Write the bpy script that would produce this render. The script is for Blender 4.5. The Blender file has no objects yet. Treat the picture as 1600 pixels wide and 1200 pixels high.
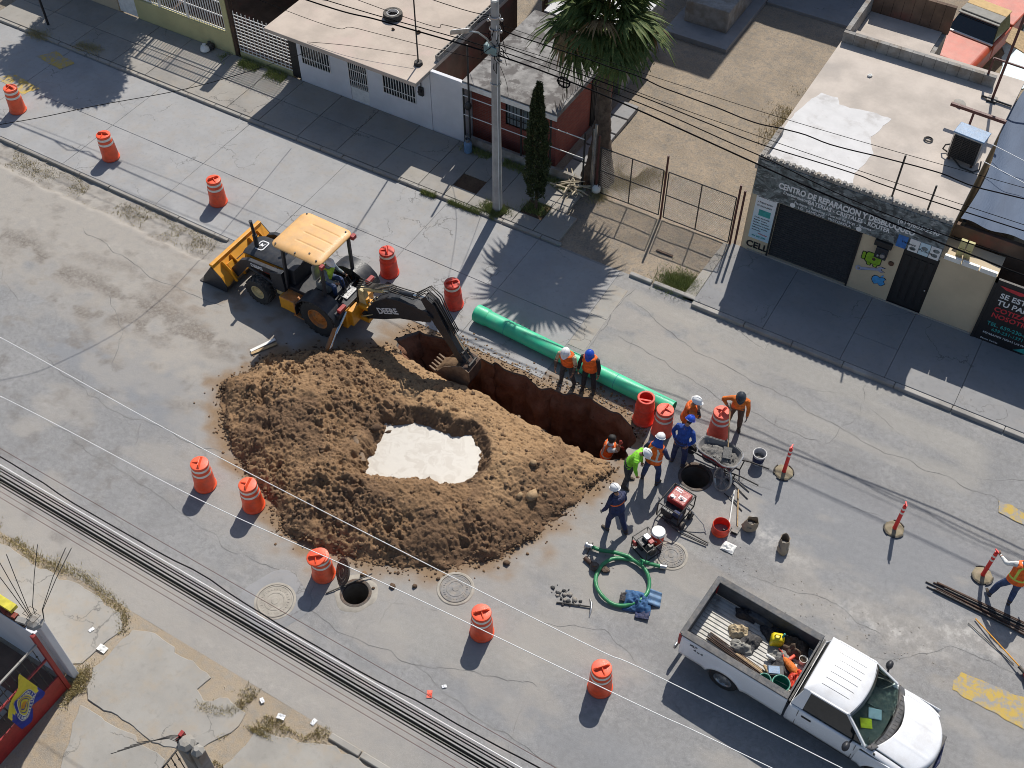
import bpy, bmesh, math, random
import numpy as np
from mathutils import Vector, Matrix, Euler
from mathutils.kdtree import KDTree
PI = math.pi
R = math.radians
random.seed(7)
rng = np.random.default_rng(7)
SC = bpy.context.scene
COL = SC.collection
# World axes: x runs along the street (to the lower right of the photograph),
# y across it towards the far houses, z up; metres.
# ---------------------------------------------------------------- camera
cd = bpy.data.cameras.new('camera')
cam = bpy.data.objects.new('camera', cd)
COL.objects.link(cam)
cam.location = (0, 0, 26.2)
cam.rotation_euler = (R(90 - 50.4), 0, R(30.5))
cd.sensor_width = 36
cd.lens = 36 * 1780 / 1600
cd.clip_end = 3000
SC.camera = cam
# ---------------------------------------------------------------- light
SUN_AZ, SUN_EL = R(101), R(49.5)
w = bpy.data.worlds.new('World')
SC.world = w
w.use_nodes = True
wn = w.node_tree
sky = wn.nodes.new('ShaderNodeTexSky')
sky.sky_type = 'NISHITA'
sky.sun_disc = False
sky.sun_elevation = SUN_EL
sky.sun_rotation = PI / 2 - SUN_AZ
wn.nodes['Background'].inputs['Strength'].default_value = 0.086
wn.links.new(sky.outputs[0], wn.nodes['Background'].inputs[0])
sl = bpy.data.lights.new('sun', 'SUN')
sun = bpy.data.objects.new('sun', sl)
COL.objects.link(sun)
sl.energy = 4.2
sl.angle = R(0.53)
sl.color = (1, .955, .88)
sun.rotation_euler = (PI / 2 - SUN_EL, 0, SUN_AZ + PI / 2)
sun.location = (0, 40, 40)
SC.view_settings.view_transform = 'Standard'
SC.view_settings.look = 'None'
SC.view_settings.exposure = 0.26
SC.view_settings.gamma = 1
SC.view_settings.use_curve_mapping = False
SC.cycles.pixel_filter_type = 'BLACKMAN_HARRIS'; SC.cycles.filter_width = .95
SC.cycles.max_bounces = 6
SC.cycles.transparent_max_bounces = 12

# ---------------------------------------------------------------- object helpers
def tag(o, label=None, cat=None, group=None, kind=None):
    if label: o['label'] = label
    if cat: o['category'] = cat
    if group: o['group'] = group
    if kind: o['kind'] = kind
    return o

def thing(name, label, cat, loc=(0, 0, 0), rz=0, group=None):
    o = bpy.data.objects.new(name, None)
    COL.objects.link(o)
    o.empty_display_size = .2
    o.location = loc
    o.rotation_euler = (0, 0, rz)
    return tag(o, label, cat, group)

def copy_tree(o, parent=None):
    c = o.copy()
    COL.objects.link(c)
    if parent: c.parent = parent
    for ch in list(o.children): copy_tree(ch, c)
    return c

def relabel(o, label):
    o['label'] = label
    return o

# ---------------------------------------------------------------- mesh builder
def frame(d):
    d = Vector(d).normalized()
    a = Vector((0, 0, 1)) if abs(d.z) < .95 else Vector((1, 0, 0))
    x = a.cross(d).normalized()
    return x, d.cross(x)

class MB:
    def __init__(s):
        s.v, s.f, s.m = [], [], []
        s.uv = None
        s.mi = 0
        s.T = Matrix.Identity(4)
    def mat(s, i):
        s.mi = i
        return s
    def at(s, loc=(0, 0, 0), rot=(0, 0, 0)):
        s.T = Matrix.Translation(loc) @ Euler(rot).to_matrix().to_4x4()
        return s
    def add(s, vs, fs):
        b = len(s.v)
        s.v += [tuple(s.T @ Vector(p)) for p in vs]
        s.f += [tuple(b + i for i in f) for f in fs]
        s.m += [s.mi] * len(fs)
        return s
    def box(s, c, d, rz=0, taper=1.0):
        x, y, z = d[0] / 2, d[1] / 2, d[2] / 2
        cs, sn = math.cos(rz), math.sin(rz)
        vs = []
        for k, t in ((-z, 1), (z, taper)):
            for a, b in ((-x, -y), (x, -y), (x, y), (-x, y)):
                a *= t; b *= t
                vs.append((c[0] + a * cs - b * sn, c[1] + a * sn + b * cs, c[2] + k))
        return s.add(vs, [(3, 2, 1, 0), (4, 5, 6, 7), (0, 1, 5, 4), (1, 2, 6, 5), (2, 3, 7, 6), (3, 0, 4, 7)])
    def bb(s, a, b):
        return s.box([(a[i] + b[i]) / 2 for i in range(3)], [abs(b[i] - a[i]) for i in range(3)])
    def hexa(s, b4, t4):
        return s.add(list(b4) + list(t4), [(3, 2, 1, 0), (4, 5, 6, 7), (0, 1, 5, 4), (1, 2, 6, 5), (2, 3, 7, 6), (3, 0, 4, 7)])
    def bar(s, a, b, w, h=None, up=(0, 0, 1)):
        h = h or w
        a, b = Vector(a), Vector(b)
        d = (b - a).normalized()
        u = Vector(up)
        if abs(d.dot(u)) > .97: u = Vector((1, 0, 0)) if abs(d.x) < .9 else Vector((0, 1, 0))
        x = d.cross(u).normalized() * w / 2
        y = x.cross(d).normalized() * h / 2
        return s.hexa([a - x - y, a + x - y, a + x + y, a - x + y], [b - x - y, b + x - y, b + x + y, b - x + y])
    def cyl(s, a, b, r, r2=None, n=12, cap=True):
        r2 = r if r2 is None else r2
        a, b = Vector(a), Vector(b)
        x, y = frame(b - a)
        vs = []
        for p, q in ((a, r), (b, r2)):
            vs += [p + (x * math.cos(2 * PI * i / n) + y * math.sin(2 * PI * i / n)) * q for i in range(n)]
        fs = [(i, (i + 1) % n, n + (i + 1) % n, n + i) for i in range(n)]
        if cap: fs += [tuple(range(n))[::-1], tuple(range(n, 2 * n))]
        return s.add(vs, fs)
    def tube(s, pts, r, n=8, cap=True, closed=False):
        pts = [Vector(p) for p in pts]
        m = len(pts)
        rs = r if isinstance(r, (list, tuple)) else [r] * m
        vs = []
        px = None
        for i, p in enumerate(pts):
            if closed: d = pts[(i + 1) % m] - pts[i - 1]
            else: d = pts[min(i + 1, m - 1)] - pts[max(i - 1, 0)]
            d.normalize()
            if px is None: x, y = frame(d)
            else:
                x = (px - d * px.dot(d)).normalized()
                y = d.cross(x)
            px = x
            vs += [p + (x * math.cos(2 * PI * k / n) + y * math.sin(2 * PI * k / n)) * rs[i] for k in range(n)]
        fs = []
        for i in range(m if closed else m - 1):
            j = (i + 1) % m
            fs += [(i * n + k, i * n + (k + 1) % n, j * n + (k + 1) % n, j * n + k) for k in range(n)]
        if cap and not closed: fs += [tuple(range(n))[::-1], tuple((m - 1) * n + k for k in range(n))]
        return s.add(vs, fs)
    def lathe(s, prof, n=24, c=(0, 0, 0), ax='z', cap0=True, cap1=True, sx=1, sy=1):
        vs = []
        for r, z in prof:
            for k in range(n):
                a = 2 * PI * k / n
                p = (r * math.cos(a) * sx, r * math.sin(a) * sy, z)
                if ax == 'x': p = (p[2], p[0], p[1])
                if ax == 'y': p = (p[1], p[2], p[0])
                vs.append((p[0] + c[0], p[1] + c[1], p[2] + c[2]))
        fs = []
        for i in range(len(prof) - 1):
            fs += [(i * n + k, i * n + (k + 1) % n, (i + 1) * n + (k + 1) % n, (i + 1) * n + k) for k in range(n)]
        if cap0: fs.append(tuple(range(n))[::-1])
        if cap1: fs.append(tuple((len(prof) - 1) * n + k for k in range(n)))
        return s.add(vs, fs)
    def prism(s, poly, a, b, ax='z'):
        """polygon (2D) extruded from a to b along an axis; for 'y' the polygon is (x,z), for 'x' it is (y,z)"""
        def P(p, t):
            return (p[0], p[1], t) if ax == 'z' else ((p[0], t, p[1]) if ax == 'y' else (t, p[0], p[1]))
        n = len(poly)
        vs = [P(p, a) for p in poly] + [P(p, b) for p in poly]
        fs = [(i, (i + 1) % n, n + (i + 1) % n, n + i) for i in range(n)] + [tuple(range(n))[::-1], tuple(range(n, 2 * n))]
        return s.add(vs, fs)
    def ell(s, c, r, nu=12, nv=8, rot=None):
        M = Euler(rot).to_matrix() if rot else Matrix.Identity(3)
        vs = []
        for j in range(1, nv):
            t = PI * j / nv
            for i in range(nu):
                a = 2 * PI * i / nu
                vs.append(Vector(c) + M @ Vector((r[0] * math.sin(t) * math.cos(a), r[1] * math.sin(t) * math.sin(a), r[2] * math.cos(t))))
        vs += [Vector(c) + M @ Vector((0, 0, r[2])), Vector(c) + M @ Vector((0, 0, -r[2]))]
        fs = []
        for j in range(nv - 2):
            fs += [(j * nu + i, (j + 1) * nu + i, (j + 1) * nu + (i + 1) % nu, j * nu + (i + 1) % nu) for i in range(nu)]
        t, b = len(vs) - 2, len(vs) - 1
        fs += [(t, i, (i + 1) % nu) for i in range(nu)] + [(b, (nv - 2) * nu + (i + 1) % nu, (nv - 2) * nu + i) for i in range(nu)]
        return s.add(vs, fs)
    def loft(s, rings, cap=True, closed=True):
        n = len(rings[0])
        vs = [p for r in rings for p in r]
        fs = []
        for i in range(len(rings) - 1):
            for k in range(n if closed else n - 1):
                fs.append((i * n + k, i * n + (k + 1) % n, (i + 1) * n + (k + 1) % n, (i + 1) * n + k))
        if cap and closed: fs += [tuple(range(n))[::-1], tuple((len(rings) - 1) * n + k for k in range(n))]
        return s.add(vs, fs)
    def grid(s, fn, nu, nv):
        vs = [fn(i / nu, j / nv) for j in range(nv + 1) for i in range(nu + 1)]
        fs = [(j * (nu + 1) + i, j * (nu + 1) + i + 1, (j + 1) * (nu + 1) + i + 1, (j + 1) * (nu + 1) + i) for j in range(nv) for i in range(nu)]
        return s.add(vs, fs)
    def mesh(s, name, mats):
        me = bpy.data.meshes.new(name)
        me.from_pydata(s.v, [], s.f)
        for m in (mats if isinstance(mats, (list, tuple)) else [mats]): me.materials.append(m)
        if any(s.m): me.polygons.foreach_set('material_index', s.m)
        me.update()
        return me
    def build(s, name, mats, parent=None, smooth=False, bevel=0, seg=2, loc=None, fixn=True, thick=0, sub=0):
        me = s.mesh(name, mats)
        if fixn:
            bm = bmesh.new(); bm.from_mesh(me)
            bmesh.ops.recalc_face_normals(bm, faces=bm.faces)
            bm.to_mesh(me); bm.free()
        return put(name, me, parent, smooth, bevel, seg, loc, thick, sub)

def put(name, me, parent=None, smooth=False, bevel=0, seg=2, loc=None, thick=0, sub=0):
    o = bpy.data.objects.new(name, me)
    COL.objects.link(o)
    if parent: o.parent = parent
    if loc: o.location = loc
    if thick:
        m = o.modifiers.new('Solid', 'SOLIDIFY'); m.thickness = thick; m.offset = 0
    if bevel:
        m = o.modifiers.new('Bevel', 'BEVEL')
        m.width = bevel; m.segments = seg; m.limit_method = 'ANGLE'; m.angle_limit = R(35)
        m.use_clamp_overlap = True
    if sub:
        m = o.modifiers.new('Sub', 'SUBSURF'); m.levels = sub; m.render_levels = sub
    if smooth: shade(me, smooth if isinstance(smooth, (int, float)) and smooth is not True else 40)
    return o

def shade(me, deg):
    bm = bmesh.new(); bm.from_mesh(me)
    for f in bm.faces: f.smooth = True
    for e in bm.edges:
        if len(e.link_faces) == 2 and e.calc_face_angle(0) > R(deg): e.smooth = False
    bm.to_mesh(me); bm.free()

def lettering(txt, size, mat, parent, loc, rot, name='lettering', extrude=.004, align='LEFT', sx=1, bold=0, shear=0):
    c = bpy.data.curves.new(name, 'FONT')
    c.body = txt; c.size = size; c.extrude = extrude; c.align_x = align; c.offset = bold; c.shear = shear
    c.resolution_u = 3
    t = bpy.data.objects.new('t', c)
    COL.objects.link(t)
    bpy.context.view_layer.update()
    me = bpy.data.meshes.new_from_object(t.evaluated_get(bpy.context.evaluated_depsgraph_get()))
    bpy.data.objects.remove(t)
    me.name = name
    me.materials.clear(); me.materials.append(mat)
    o = bpy.data.objects.new(name, me)
    COL.objects.link(o)
    o.parent = parent
    o.location = loc; o.rotation_euler = rot; o.scale = (sx, 1, 1)
    return o

# ---------------------------------------------------------------- numpy noise
def _hash(ix, iy, seed):
    h = (ix.astype(np.int64) * 374761393 + iy.astype(np.int64) * 668265263 + seed * 982451653) & 0x7fffffff
    h = ((h ^ (h >> 13)) * 1274126177) & 0x7fffffff
    h = (h ^ (h >> 16)) & 0xffff
    return h / 65535.0
def vnoise(x, y, seed=0):
    x = np.asarray(x, float); y = np.asarray(y, float)
    ix = np.floor(x); iy = np.floor(y)
    fx = x - ix; fy = y - iy
    fx = fx * fx * fx * (fx * (fx * 6 - 15) + 10); fy = fy * fy * fy * (fy * (fy * 6 - 15) + 10)
    a = _hash(ix, iy, seed); b = _hash(ix + 1, iy, seed); c = _hash(ix, iy + 1, seed); d = _hash(ix + 1, iy + 1, seed)
    return (a * (1 - fx) + b * fx) * (1 - fy) + (c * (1 - fx) + d * fx) * fy
def fbm(x, y, o=4, seed=0, gain=.5):
    t = 0; a = 1; s = 0
    for k in range(o):
        t = t + a * vnoise(np.asarray(x) * 2 ** k + 17.3 * k, np.asarray(y) * 2 ** k - 9.1 * k, seed + k); s += a; a *= gain
    return t / s
def sst(a, b, x):
    t = np.clip((x - a) / (b - a), 0, 1)
    return t * t * (3 - 2 * t)
def poly_sd(px, py, poly):
    """signed distance to a polygon, positive inside, plus the nearest boundary point"""
    px = np.asarray(px, float); py = np.asarray(py, float)
    d = np.full(px.shape, 1e9); ins = np.zeros(px.shape, bool)
    nx = np.zeros(px.shape); ny = np.zeros(px.shape)
    n = len(poly)
    for i in range(n):
        ax, ay = poly[i]; bx, by = poly[(i + 1) % n]
        ex, ey = bx - ax, by - ay
        t = np.clip(((px - ax) * ex + (py - ay) * ey) / (ex * ex + ey * ey + 1e-12), 0, 1)
        qx, qy = ax + t * ex, ay + t * ey
        dd = np.hypot(px - qx, py - qy)
        k = dd < d
        d = np.where(k, dd, d); nx = np.where(k, qx, nx); ny = np.where(k, qy, ny)
        c = ((ay > py) != (by > py)) & (px < (bx - ax) * (py - ay) / (by - ay + 1e-12) + ax)
        ins ^= c
    return np.where(ins, d, -d), nx, ny

def np_mesh(name, V, F, mats):
    me = bpy.data.meshes.new(name)
    me.vertices.add(len(V)); me.vertices.foreach_set('co', np.asarray(V, np.float32).ravel())
    F = np.asarray(F, np.int32)
    k = F.shape[1]
    me.loops.add(F.size); me.loops.foreach_set('vertex_index', F.ravel())
    me.polygons.add(len(F)); me.polygons.foreach_set('loop_start', np.arange(0, F.size, k, dtype=np.int32))
    me.polygons.foreach_set('loop_total', np.full(len(F), k, np.int32))
    me.update(calc_edges=True)
    for m in (mats if isinstance(mats, (list, tuple)) else [mats]): me.materials.append(m)
    return me
def vattr(me, name, rgba):
    a = me.attributes.new(name, 'FLOAT_COLOR', 'POINT')
    a.data.foreach_set('color', np.asarray(rgba, np.float32).ravel())
def all_smooth(me):
    me.polygons.foreach_set('use_smooth', np.ones(len(me.polygons), bool))

# ---------------------------------------------------------------- materials
class NT:
    """small node-graph helper"""
    def __init__(s, name):
        s.m = bpy.data.materials.new(name); s.m.use_nodes = True
        s.t = s.m.node_tree
        s.b = s.t.nodes['Principled BSDF']
        s.geo = None; s.tc = None
    def n(s, typ, **kw):
        x = s.t.nodes.new(typ)
        for k, v in kw.items():
            if k.startswith('i_'):
                key = k[2:]
                x.inputs[int(key) if key.isdigit() else key].default_value = v
            else: setattr(x, k, v)
        return x
    def l(s, a, b): s.t.links.new(a, b)
    def co(s, space):
        if space == 'w':
            if not s.geo: s.geo = s.n('ShaderNodeNewGeometry')
            return s.geo.outputs['Position']
        if not s.tc: s.tc = s.n('ShaderNodeTexCoord')
        return s.tc.outputs['Object']
    def noise(s, scale, detail=4, rough=.55, space='w', dist=0, stretch=None, off=None):
        n = s.n('ShaderNodeTexNoise', i_Scale=scale, i_Detail=detail, i_Roughness=rough, i_Distortion=dist)
        v = s.co(space)
        if stretch or off:
            mp = s.n('ShaderNodeMapping'); mp.inputs['Scale'].default_value = stretch or (1, 1, 1)
            mp.inputs['Location'].default_value = off or (0, 0, 0)
            s.l(v, mp.inputs[0]); v = mp.outputs[0]
        s.l(v, n.inputs['Vector'])
        return n.outputs['Fac']
    def ramp(s, fac, a, b, ca=0., cb=1.):
        r = s.n('ShaderNodeMapRange', interpolation_type='SMOOTHSTEP')
        r.inputs[1].default_value = a; r.inputs[2].default_value = b; r.inputs[3].default_value = ca; r.inputs[4].default_value = cb
        s.l(fac, r.inputs[0])
        return r.outputs[0]
    def math(s, op, a, b=None):
        r = s.n('ShaderNodeMath', operation=op)
        for i, q in enumerate((a, b)):
            if q is None: continue
            if isinstance(q, (int, float)): r.inputs[i].default_value = q
            else: s.l(q, r.inputs[i])
        return r.outputs[0]
    def mix(s, fac, a, b, mode='MIX'):
        r = s.n('ShaderNodeMix', data_type='RGBA', blend_type=mode)
        for i, q in ((0, fac), (6, a), (7, b)):
            if isinstance(q, (int, float)): r.inputs[i].default_value = q
            elif isinstance(q, tuple): r.inputs[i].default_value = q if len(q) == 4 else q + (1,)
            else: s.l(q, r.inputs[i])
        return r.outputs[2]
    def attr(s, name):
        a = s.n('ShaderNodeAttribute', attribute_name=name)
        sp = s.n('ShaderNodeSeparateColor')
        s.l(a.outputs['Color'], sp.inputs[0])
        return sp.outputs[0], sp.outputs[1], sp.outputs[2], a.outputs['Alpha']
    def bump(s, h, strength=.3, dist=.02, prev=None):
        b = s.n('ShaderNodeBump'); b.inputs['Strength'].default_value = strength; b.inputs['Distance'].default_value = dist
        s.l(h, b.inputs['Height'])
        if prev: s.l(prev, b.inputs['Normal'])
        return b.outputs[0]
    def out(s, col=None, rough=None, nrm=None, metal=None, spec=None):
        def setv(k, v):
            if v is None: return
            if isinstance(v, (int, float)): s.b.inputs[k].default_value = v
            elif isinstance(v, tuple): s.b.inputs[k].default_value = v if len(v) == 4 else v + (1,)
            else: s.l(v, s.b.inputs[k])
        setv('Base Color', col); setv('Roughness', rough); setv('Normal', nrm); setv('Metallic', metal); setv('Specular IOR Level', spec)
        return s.m

def sc(c, k): return tuple(min(1, x * k) for x in c)
DUST = (.36, .30, .23)
def pm(name, c, rough=.5, metal=0, var=.18, scale=6, bump=.15, bdist=.01, fine=40, dust=0, space='o', spec=.5, c2=None, th=(.45, .65), fade=0):
    """general weathered material: tone variation, fine grain, optional second colour in patches and dust lying on top faces"""
    g = NT(name)
    a = g.noise(scale, 5, .6, space)
    col = g.mix(g.ramp(a, .3, .7), sc(c, 1 - var), sc(c, 1 + var))
    if fade:
        oi = g.n('ShaderNodeObjectInfo')
        col = g.mix(g.math('MULTIPLY', oi.outputs['Random'], fade), col, sc((c[0] * .8, c[1] * 1.6 + .05, c[2] * 2 + .04), .95))
    if c2:
        b = g.noise(scale * .6, 6, .65, space, off=(3.1, 7.7, 1.3))
        col = g.mix(g.ramp(b, th[0], th[1]), col, c2)
    if dust:
        gm = g.n('ShaderNodeNewGeometry')
        sp = g.n('ShaderNodeSeparateXYZ'); g.l(gm.outputs['Normal'], sp.inputs[0])
        up = g.ramp(sp.outputs[2], .2, 1)
        dn = g.ramp(g.noise(scale * 1.7, 5, .65, space, off=(9, 2, 5)), .35, .75)
        col = g.mix(g.math('MULTIPLY', g.math('MULTIPLY', up, dn), dust), col, DUST)
    f = g.noise(fine, 3, .6, space)
    r = g.ramp(f, .3, .7, max(.02, rough - .1), min(1, rough + .1))
    return g.out(col, r, g.bump(f, bump, bdist) if bump else None, metal, spec)

M = {}
M['black_rubber'] = pm('black_rubber', (.022, .022, .023), .8, dust=.45, scale=5)
M['tread_rubber'] = pm('tread_rubber', (.03, .029, .028), .85, dust=.5, scale=7)
M['black_paint'] = pm('black_paint', (.014, .017, .024), .5, var=.2, dust=.08, scale=4)
M['dark_steel'] = pm('dark_steel', (.03, .03, .032), .5, metal=.3, dust=.3)
M['rust_steel'] = pm('rust_steel', (.055, .03, .02), .75, c2=(.10, .05, .028), scale=9)
M['steel'] = pm('steel', (.4, .4, .4), .35, metal=.8, var=.2)
M['chrome'] = pm('chrome', (.6, .6, .6), .18, metal=1, var=.05, bump=0)
M['machine_yellow'] = pm('machine_yellow', (.66, .29, .015), .45, var=.12, dust=.25, c2=(.40, .22, .06), th=(.6, .8))
M['roof_yellow'] = pm('roof_yellow', (.68, .39, .15), .5, var=.08, scale=2.5, dust=.25, bump=.05)
M['white_paint'] = pm('white_paint', (.78, .79, .80), .25, var=.03, scale=1.5, bump=0, spec=.6, dust=.12)
M['white_plastic'] = pm('white_plastic', (.72, .71, .67), .5, var=.08)
M['glass'] = pm('glass', (.012, .016, .018), .06, var=.1, bump=0, spec=.9)
M['drum_orange'] = pm('drum_orange', (.88, .085, .022), .5, var=.14, scale=5, dust=.14, bump=.06, c2=(.60, .085, .045), th=(.5, .72), fade=.35)
M['drum_faded'] = pm('drum_faded', (.82, .12, .07), .6, var=.12, scale=4, dust=.2, bump=.06)
M['drum_red'] = pm('drum_red', (.66, .045, .02), .6, var=.2, scale=5, dust=.3, c2=(.48, .05, .03), th=(.5, .7), bump=.06)
M['reflective'] = pm('reflective', (.72, .68, .60), .4, var=.1, scale=10)
M['concrete'] = pm('concrete', (.30, .285, .265), .9, var=.2, scale=1.3, bump=.3, space='w', c2=(.22, .20, .18), th=(.5, .75))
M['cable_black'] = pm('cable_black', (.006, .006, .007), .9, bump=0, spec=.1)
M['cable_white'] = pm('cable_white', (.75, .75, .74), .5, bump=0, var=.05)
M['wood'] = pm('wood', (.38, .26, .13), .7, scale=12, var=.25)
M['red_paint'] = pm('red_paint', (.30, .02, .02), .5, var=.15, dust=.15)
M['green_hose'] = pm('green_hose', (.02, .20, .075), .45, var=.15, dust=.1)
M['pipe_green'] = pm('pipe_green', (.04, .54, .29), .45, var=.1, scale=2, bump=.03, dust=.2, c2=(.09, .50, .31), th=(.5, .7))
M['skin'] = pm('skin', (.30, .16, .10), .6, var=.1, bump=.05)
M['hair'] = pm('hair', (.012, .010, .009), .7, bump=.4, fine=90)
M['denim'] = pm('denim', (.035, .055, .12), .9, var=.3, scale=8, bump=.3, dust=.15)
# ================================================================ GROUND
TRENCH = [(-15.0, 18.45), (-14.7, 19.1), (-13.5, 19.14), (-12.1, 19.06), (-11.1, 19.1), (-10.1, 19.05), (-9.2, 19.34), (-7.95, 19.36),
          (-7.2, 19.12), (-6.9, 18.6), (-6.84, 17.9), (-7.5, 17.5), (-8.6, 17.5), (-9.9, 17.66), (-11.4, 17.86), (-12.9, 17.84), (-14.1, 17.86), (-14.8, 18.0)]
def jag(poly, step, amp, seed):
    out = []
    n = len(poly)
    for i in range(n):
        a, b = np.array(poly[i]), np.array(poly[(i + 1) % n])
        L = np.hypot(*(b - a)); k = max(1, int(L / step))
        for j in range(k):
            p = a + (b - a) * j / k
            out.append(tuple(p + (np.array([float(vnoise(p[0] * 4, p[1] * 4, seed)), float(vnoise(p[0] * 4, p[1] * 4, seed + 1))]) - .5) * amp))
    return out
TRENCHJ = jag(TRENCH, .09, .26, 5)
MH_OPEN = [(-10.92, 10.56, .36), (-4.87, 18.38, .44)]
PILE = [(-18.45, 14.3), (-17.75, 13.3), (-16.3, 12.35), (-14.75, 11.75), (-13.6, 11.05), (-12.1, 11.2), (-10.7, 11.55), (-9.25, 12.4), (-8.25, 13.3),
        (-7.75, 14.4), (-7.5, 15.4), (-7.15, 16.6), (-6.9, 17.5), (-7.5, 17.6), (-8.6, 17.62), (-9.9, 17.75), (-11.4, 17.95), (-12.9, 17.95), (-14.1, 17.98), (-14.8, 18.1),
        (-15.6, 17.6), (-16.7, 16.9), (-17.85, 15.8)]
PUDDLE = [(-13.25, 15.35), (-12.6, 15.85), (-11.8, 16.0), (-11.4, 16.0), (-10.92, 16.3), (-10.4, 15.9), (-10.1, 15.3), (-10.3, 14.75), (-10.75, 14.4), (-11.3, 14.35), (-11.65, 14.15), (-12.2, 13.85), (-12.75, 13.65), (-12.9, 14.0), (-12.98, 14.5)]

# ---- asphalt material: aggregate, patches, seams, cracks; dust / dark / pale / soil come as wear masks on the sheet
def mat_asphalt():
    g = NT('asphalt')
    dust, dark, pale, soil = g.attr('wear')
    n1 = g.noise(.55, 6, .6); n2 = g.noise(7, 5, .65); n3 = g.noise(55, 4, .7); n4 = g.noise(2.1, 5, .6, off=(5, 3, 0))
    c = g.mix(g.ramp(n1, .3, .7), (.222, .221, .222), (.275, .272, .27))
    c = g.mix(g.ramp(n4, .5, .8, 0, .6), c, (.30, .29, .275))
    c = g.mix(g.ramp(n2, .3, .75, 0, .55), c, sc((.225, .22, .215), .72), 'MIX')
    n5 = g.noise(17, 4, .75, off=(3, 1, 0))
    c = g.mix(g.ramp(n3, .52, .72, 0, .6), c, (.44, .43, .41))
    c = g.mix(g.ramp(n3, .47, .3, 0, .55), c, (.09, .09, .095))
    c = g.mix(g.ramp(n5, .56, .7, 0, .5), c, (.37, .36, .345))
    c = g.mix(g.ramp(n5, .44, .3, 0, .5), c, (.13, .13, .135))
    bl, wm, _, _ = g.attr('tone')
    c = g.mix(g.math('MULTIPLY', bl, .8), c, g.mix(n3, (.175, .18, .19), (.25, .255, .265)))
    c = g.mix(g.math('MULTIPLY', wm, .7), c, g.mix(n3, (.25, .235, .21), (.38, .36, .325)))
    # cracks
    vo = g.n('ShaderNodeTexVoronoi', feature='DISTANCE_TO_EDGE', i_Scale=.3)
    mp = g.n('ShaderNodeMix', data_type='VECTOR'); mp.inputs[0].default_value = .22
    nz = g.n('ShaderNodeTexNoise', i_Scale=1.1, i_Detail=6.0, i_Roughness=.65)
    g.l(g.co('w'), nz.inputs['Vector']); g.l(g.co('w'), mp.inputs[4]); g.l(nz.outputs['Color'], mp.inputs[5])
    sca = g.n('ShaderNodeVectorMath', operation='SCALE'); sca.inputs['Scale'].default_value = 1.28
    g.l(mp.outputs[1], sca.inputs[0]); g.l(sca.outputs[0], vo.inputs['Vector'])
    cr = g.ramp(vo.outputs['Distance'], .006, .002)
    cr = g.math('MULTIPLY', cr, g.ramp(g.noise(.4, 4, .6, off=(11, 4, 0)), .52, .64))
    c = g.mix(g.math('MULTIPLY', cr, .55), c, (.09, .088, .085))
    # wear masks
    nb = g.noise(3.3, 6, .7, off=(2, 8, 0))
    dm = g.math('MULTIPLY', dust, g.ramp(nb, .12, .62, .45, 1))
    c = g.mix(dm, c, g.mix(n2, (.295, .27, .238), (.365, .335, .298)))
    pmk = g.math('MULTIPLY', pale, g.ramp(nb, .42, .68, 0, .75))
    c = g.mix(pmk, c, (.55, .53, .50))
    dk = g.math('MULTIPLY', dark, g.ramp(g.noise(9, 6, .8), .25, .7, .1, .9))
    c = g.mix(dk, c, (.125, .105, .088))
    c = g.mix(g.math('MULTIPLY', soil, g.ramp(nb, .1, .5, .6, 1)), c, g.mix(n2, (.17, .11, .065), (.30, .21, .13)))
    h = g.math('ADD', g.math('MULTIPLY', n3, .6), n2)
    nr = g.bump(h, .7, .014)
    return g.out(c, g.ramp(n2, .3, .7, .78, .95), nr, spec=.25)
M['asphalt'] = mat_asphalt()

def mat_conc(name, c, patch, dustk=.35):
    g = NT(name)
    oi = g.n('ShaderNodeObjectInfo')
    n1 = g.noise(.9, 6, .6); n2 = g.noise(6, 5, .7); n3 = g.noise(45, 3, .7)
    col = g.mix(g.ramp(n1, .3, .7), sc(c, .88), sc(c, 1.1))
    col = g.mix(g.math('MULTIPLY', oi.outputs['Random'], .5), col, patch)
    col = g.mix(g.ramp(n2, .5, .8, 0, .4), col, sc(c, .62))
    col = g.mix(g.ramp(n3, .55, .75, 0, .3), col, sc(c, 1.35))
    dn = g.ramp(g.noise(1.5, 6, .7, off=(4, 4, 0)), .45, .7, 0, dustk)
    col = g.mix(dn, col, (.34, .285, .22))
    # hairline cracks
    vo = g.n('ShaderNodeTexVoronoi', feature='DISTANCE_TO_EDGE', i_Scale=.6)
    nz = g.n('ShaderNodeTexNoise', i_Scale=1.4, i_Detail=5.0, i_Roughness=.6)
    ad = g.n('ShaderNodeVectorMath', operation='ADD')
    g.l(g.co('w'), nz.inputs['Vector']); g.l(g.co('w'), ad.inputs[0]); g.l(nz.outputs['Color'], ad.inputs[1]); g.l(ad.outputs[0], vo.inputs['Vector'])
    cr = g.math('MULTIPLY', g.ramp(vo.outputs['Distance'], .012, .004), g.ramp(g.noise(.5, 3, .5, off=(1, 14, 0)), .5, .62))
    col = g.mix(g.math('MULTIPLY', cr, .6), col, (.09, .085, .08))
    return g.out(col, g.ramp(n2, .3, .7, .8, .95), g.bump(g.math('ADD', n2, n3), .3, .008), spec=.25)
M['lane_concrete'] = mat_conc('lane_concrete', (.30, .298, .298), (.32, .316, .312), .25)
M['walk_concrete'] = mat_conc('walk_concrete', (.27, .255, .235), (.35, .325, .285), .4)
M['grey_concrete'] = mat_conc('grey_concrete', (.24, .24, .245), (.27, .265, .26), .15)
M['old_concrete'] = mat_conc('old_concrete', (.30, .285, .26), (.33, .31, .28), .6)

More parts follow.
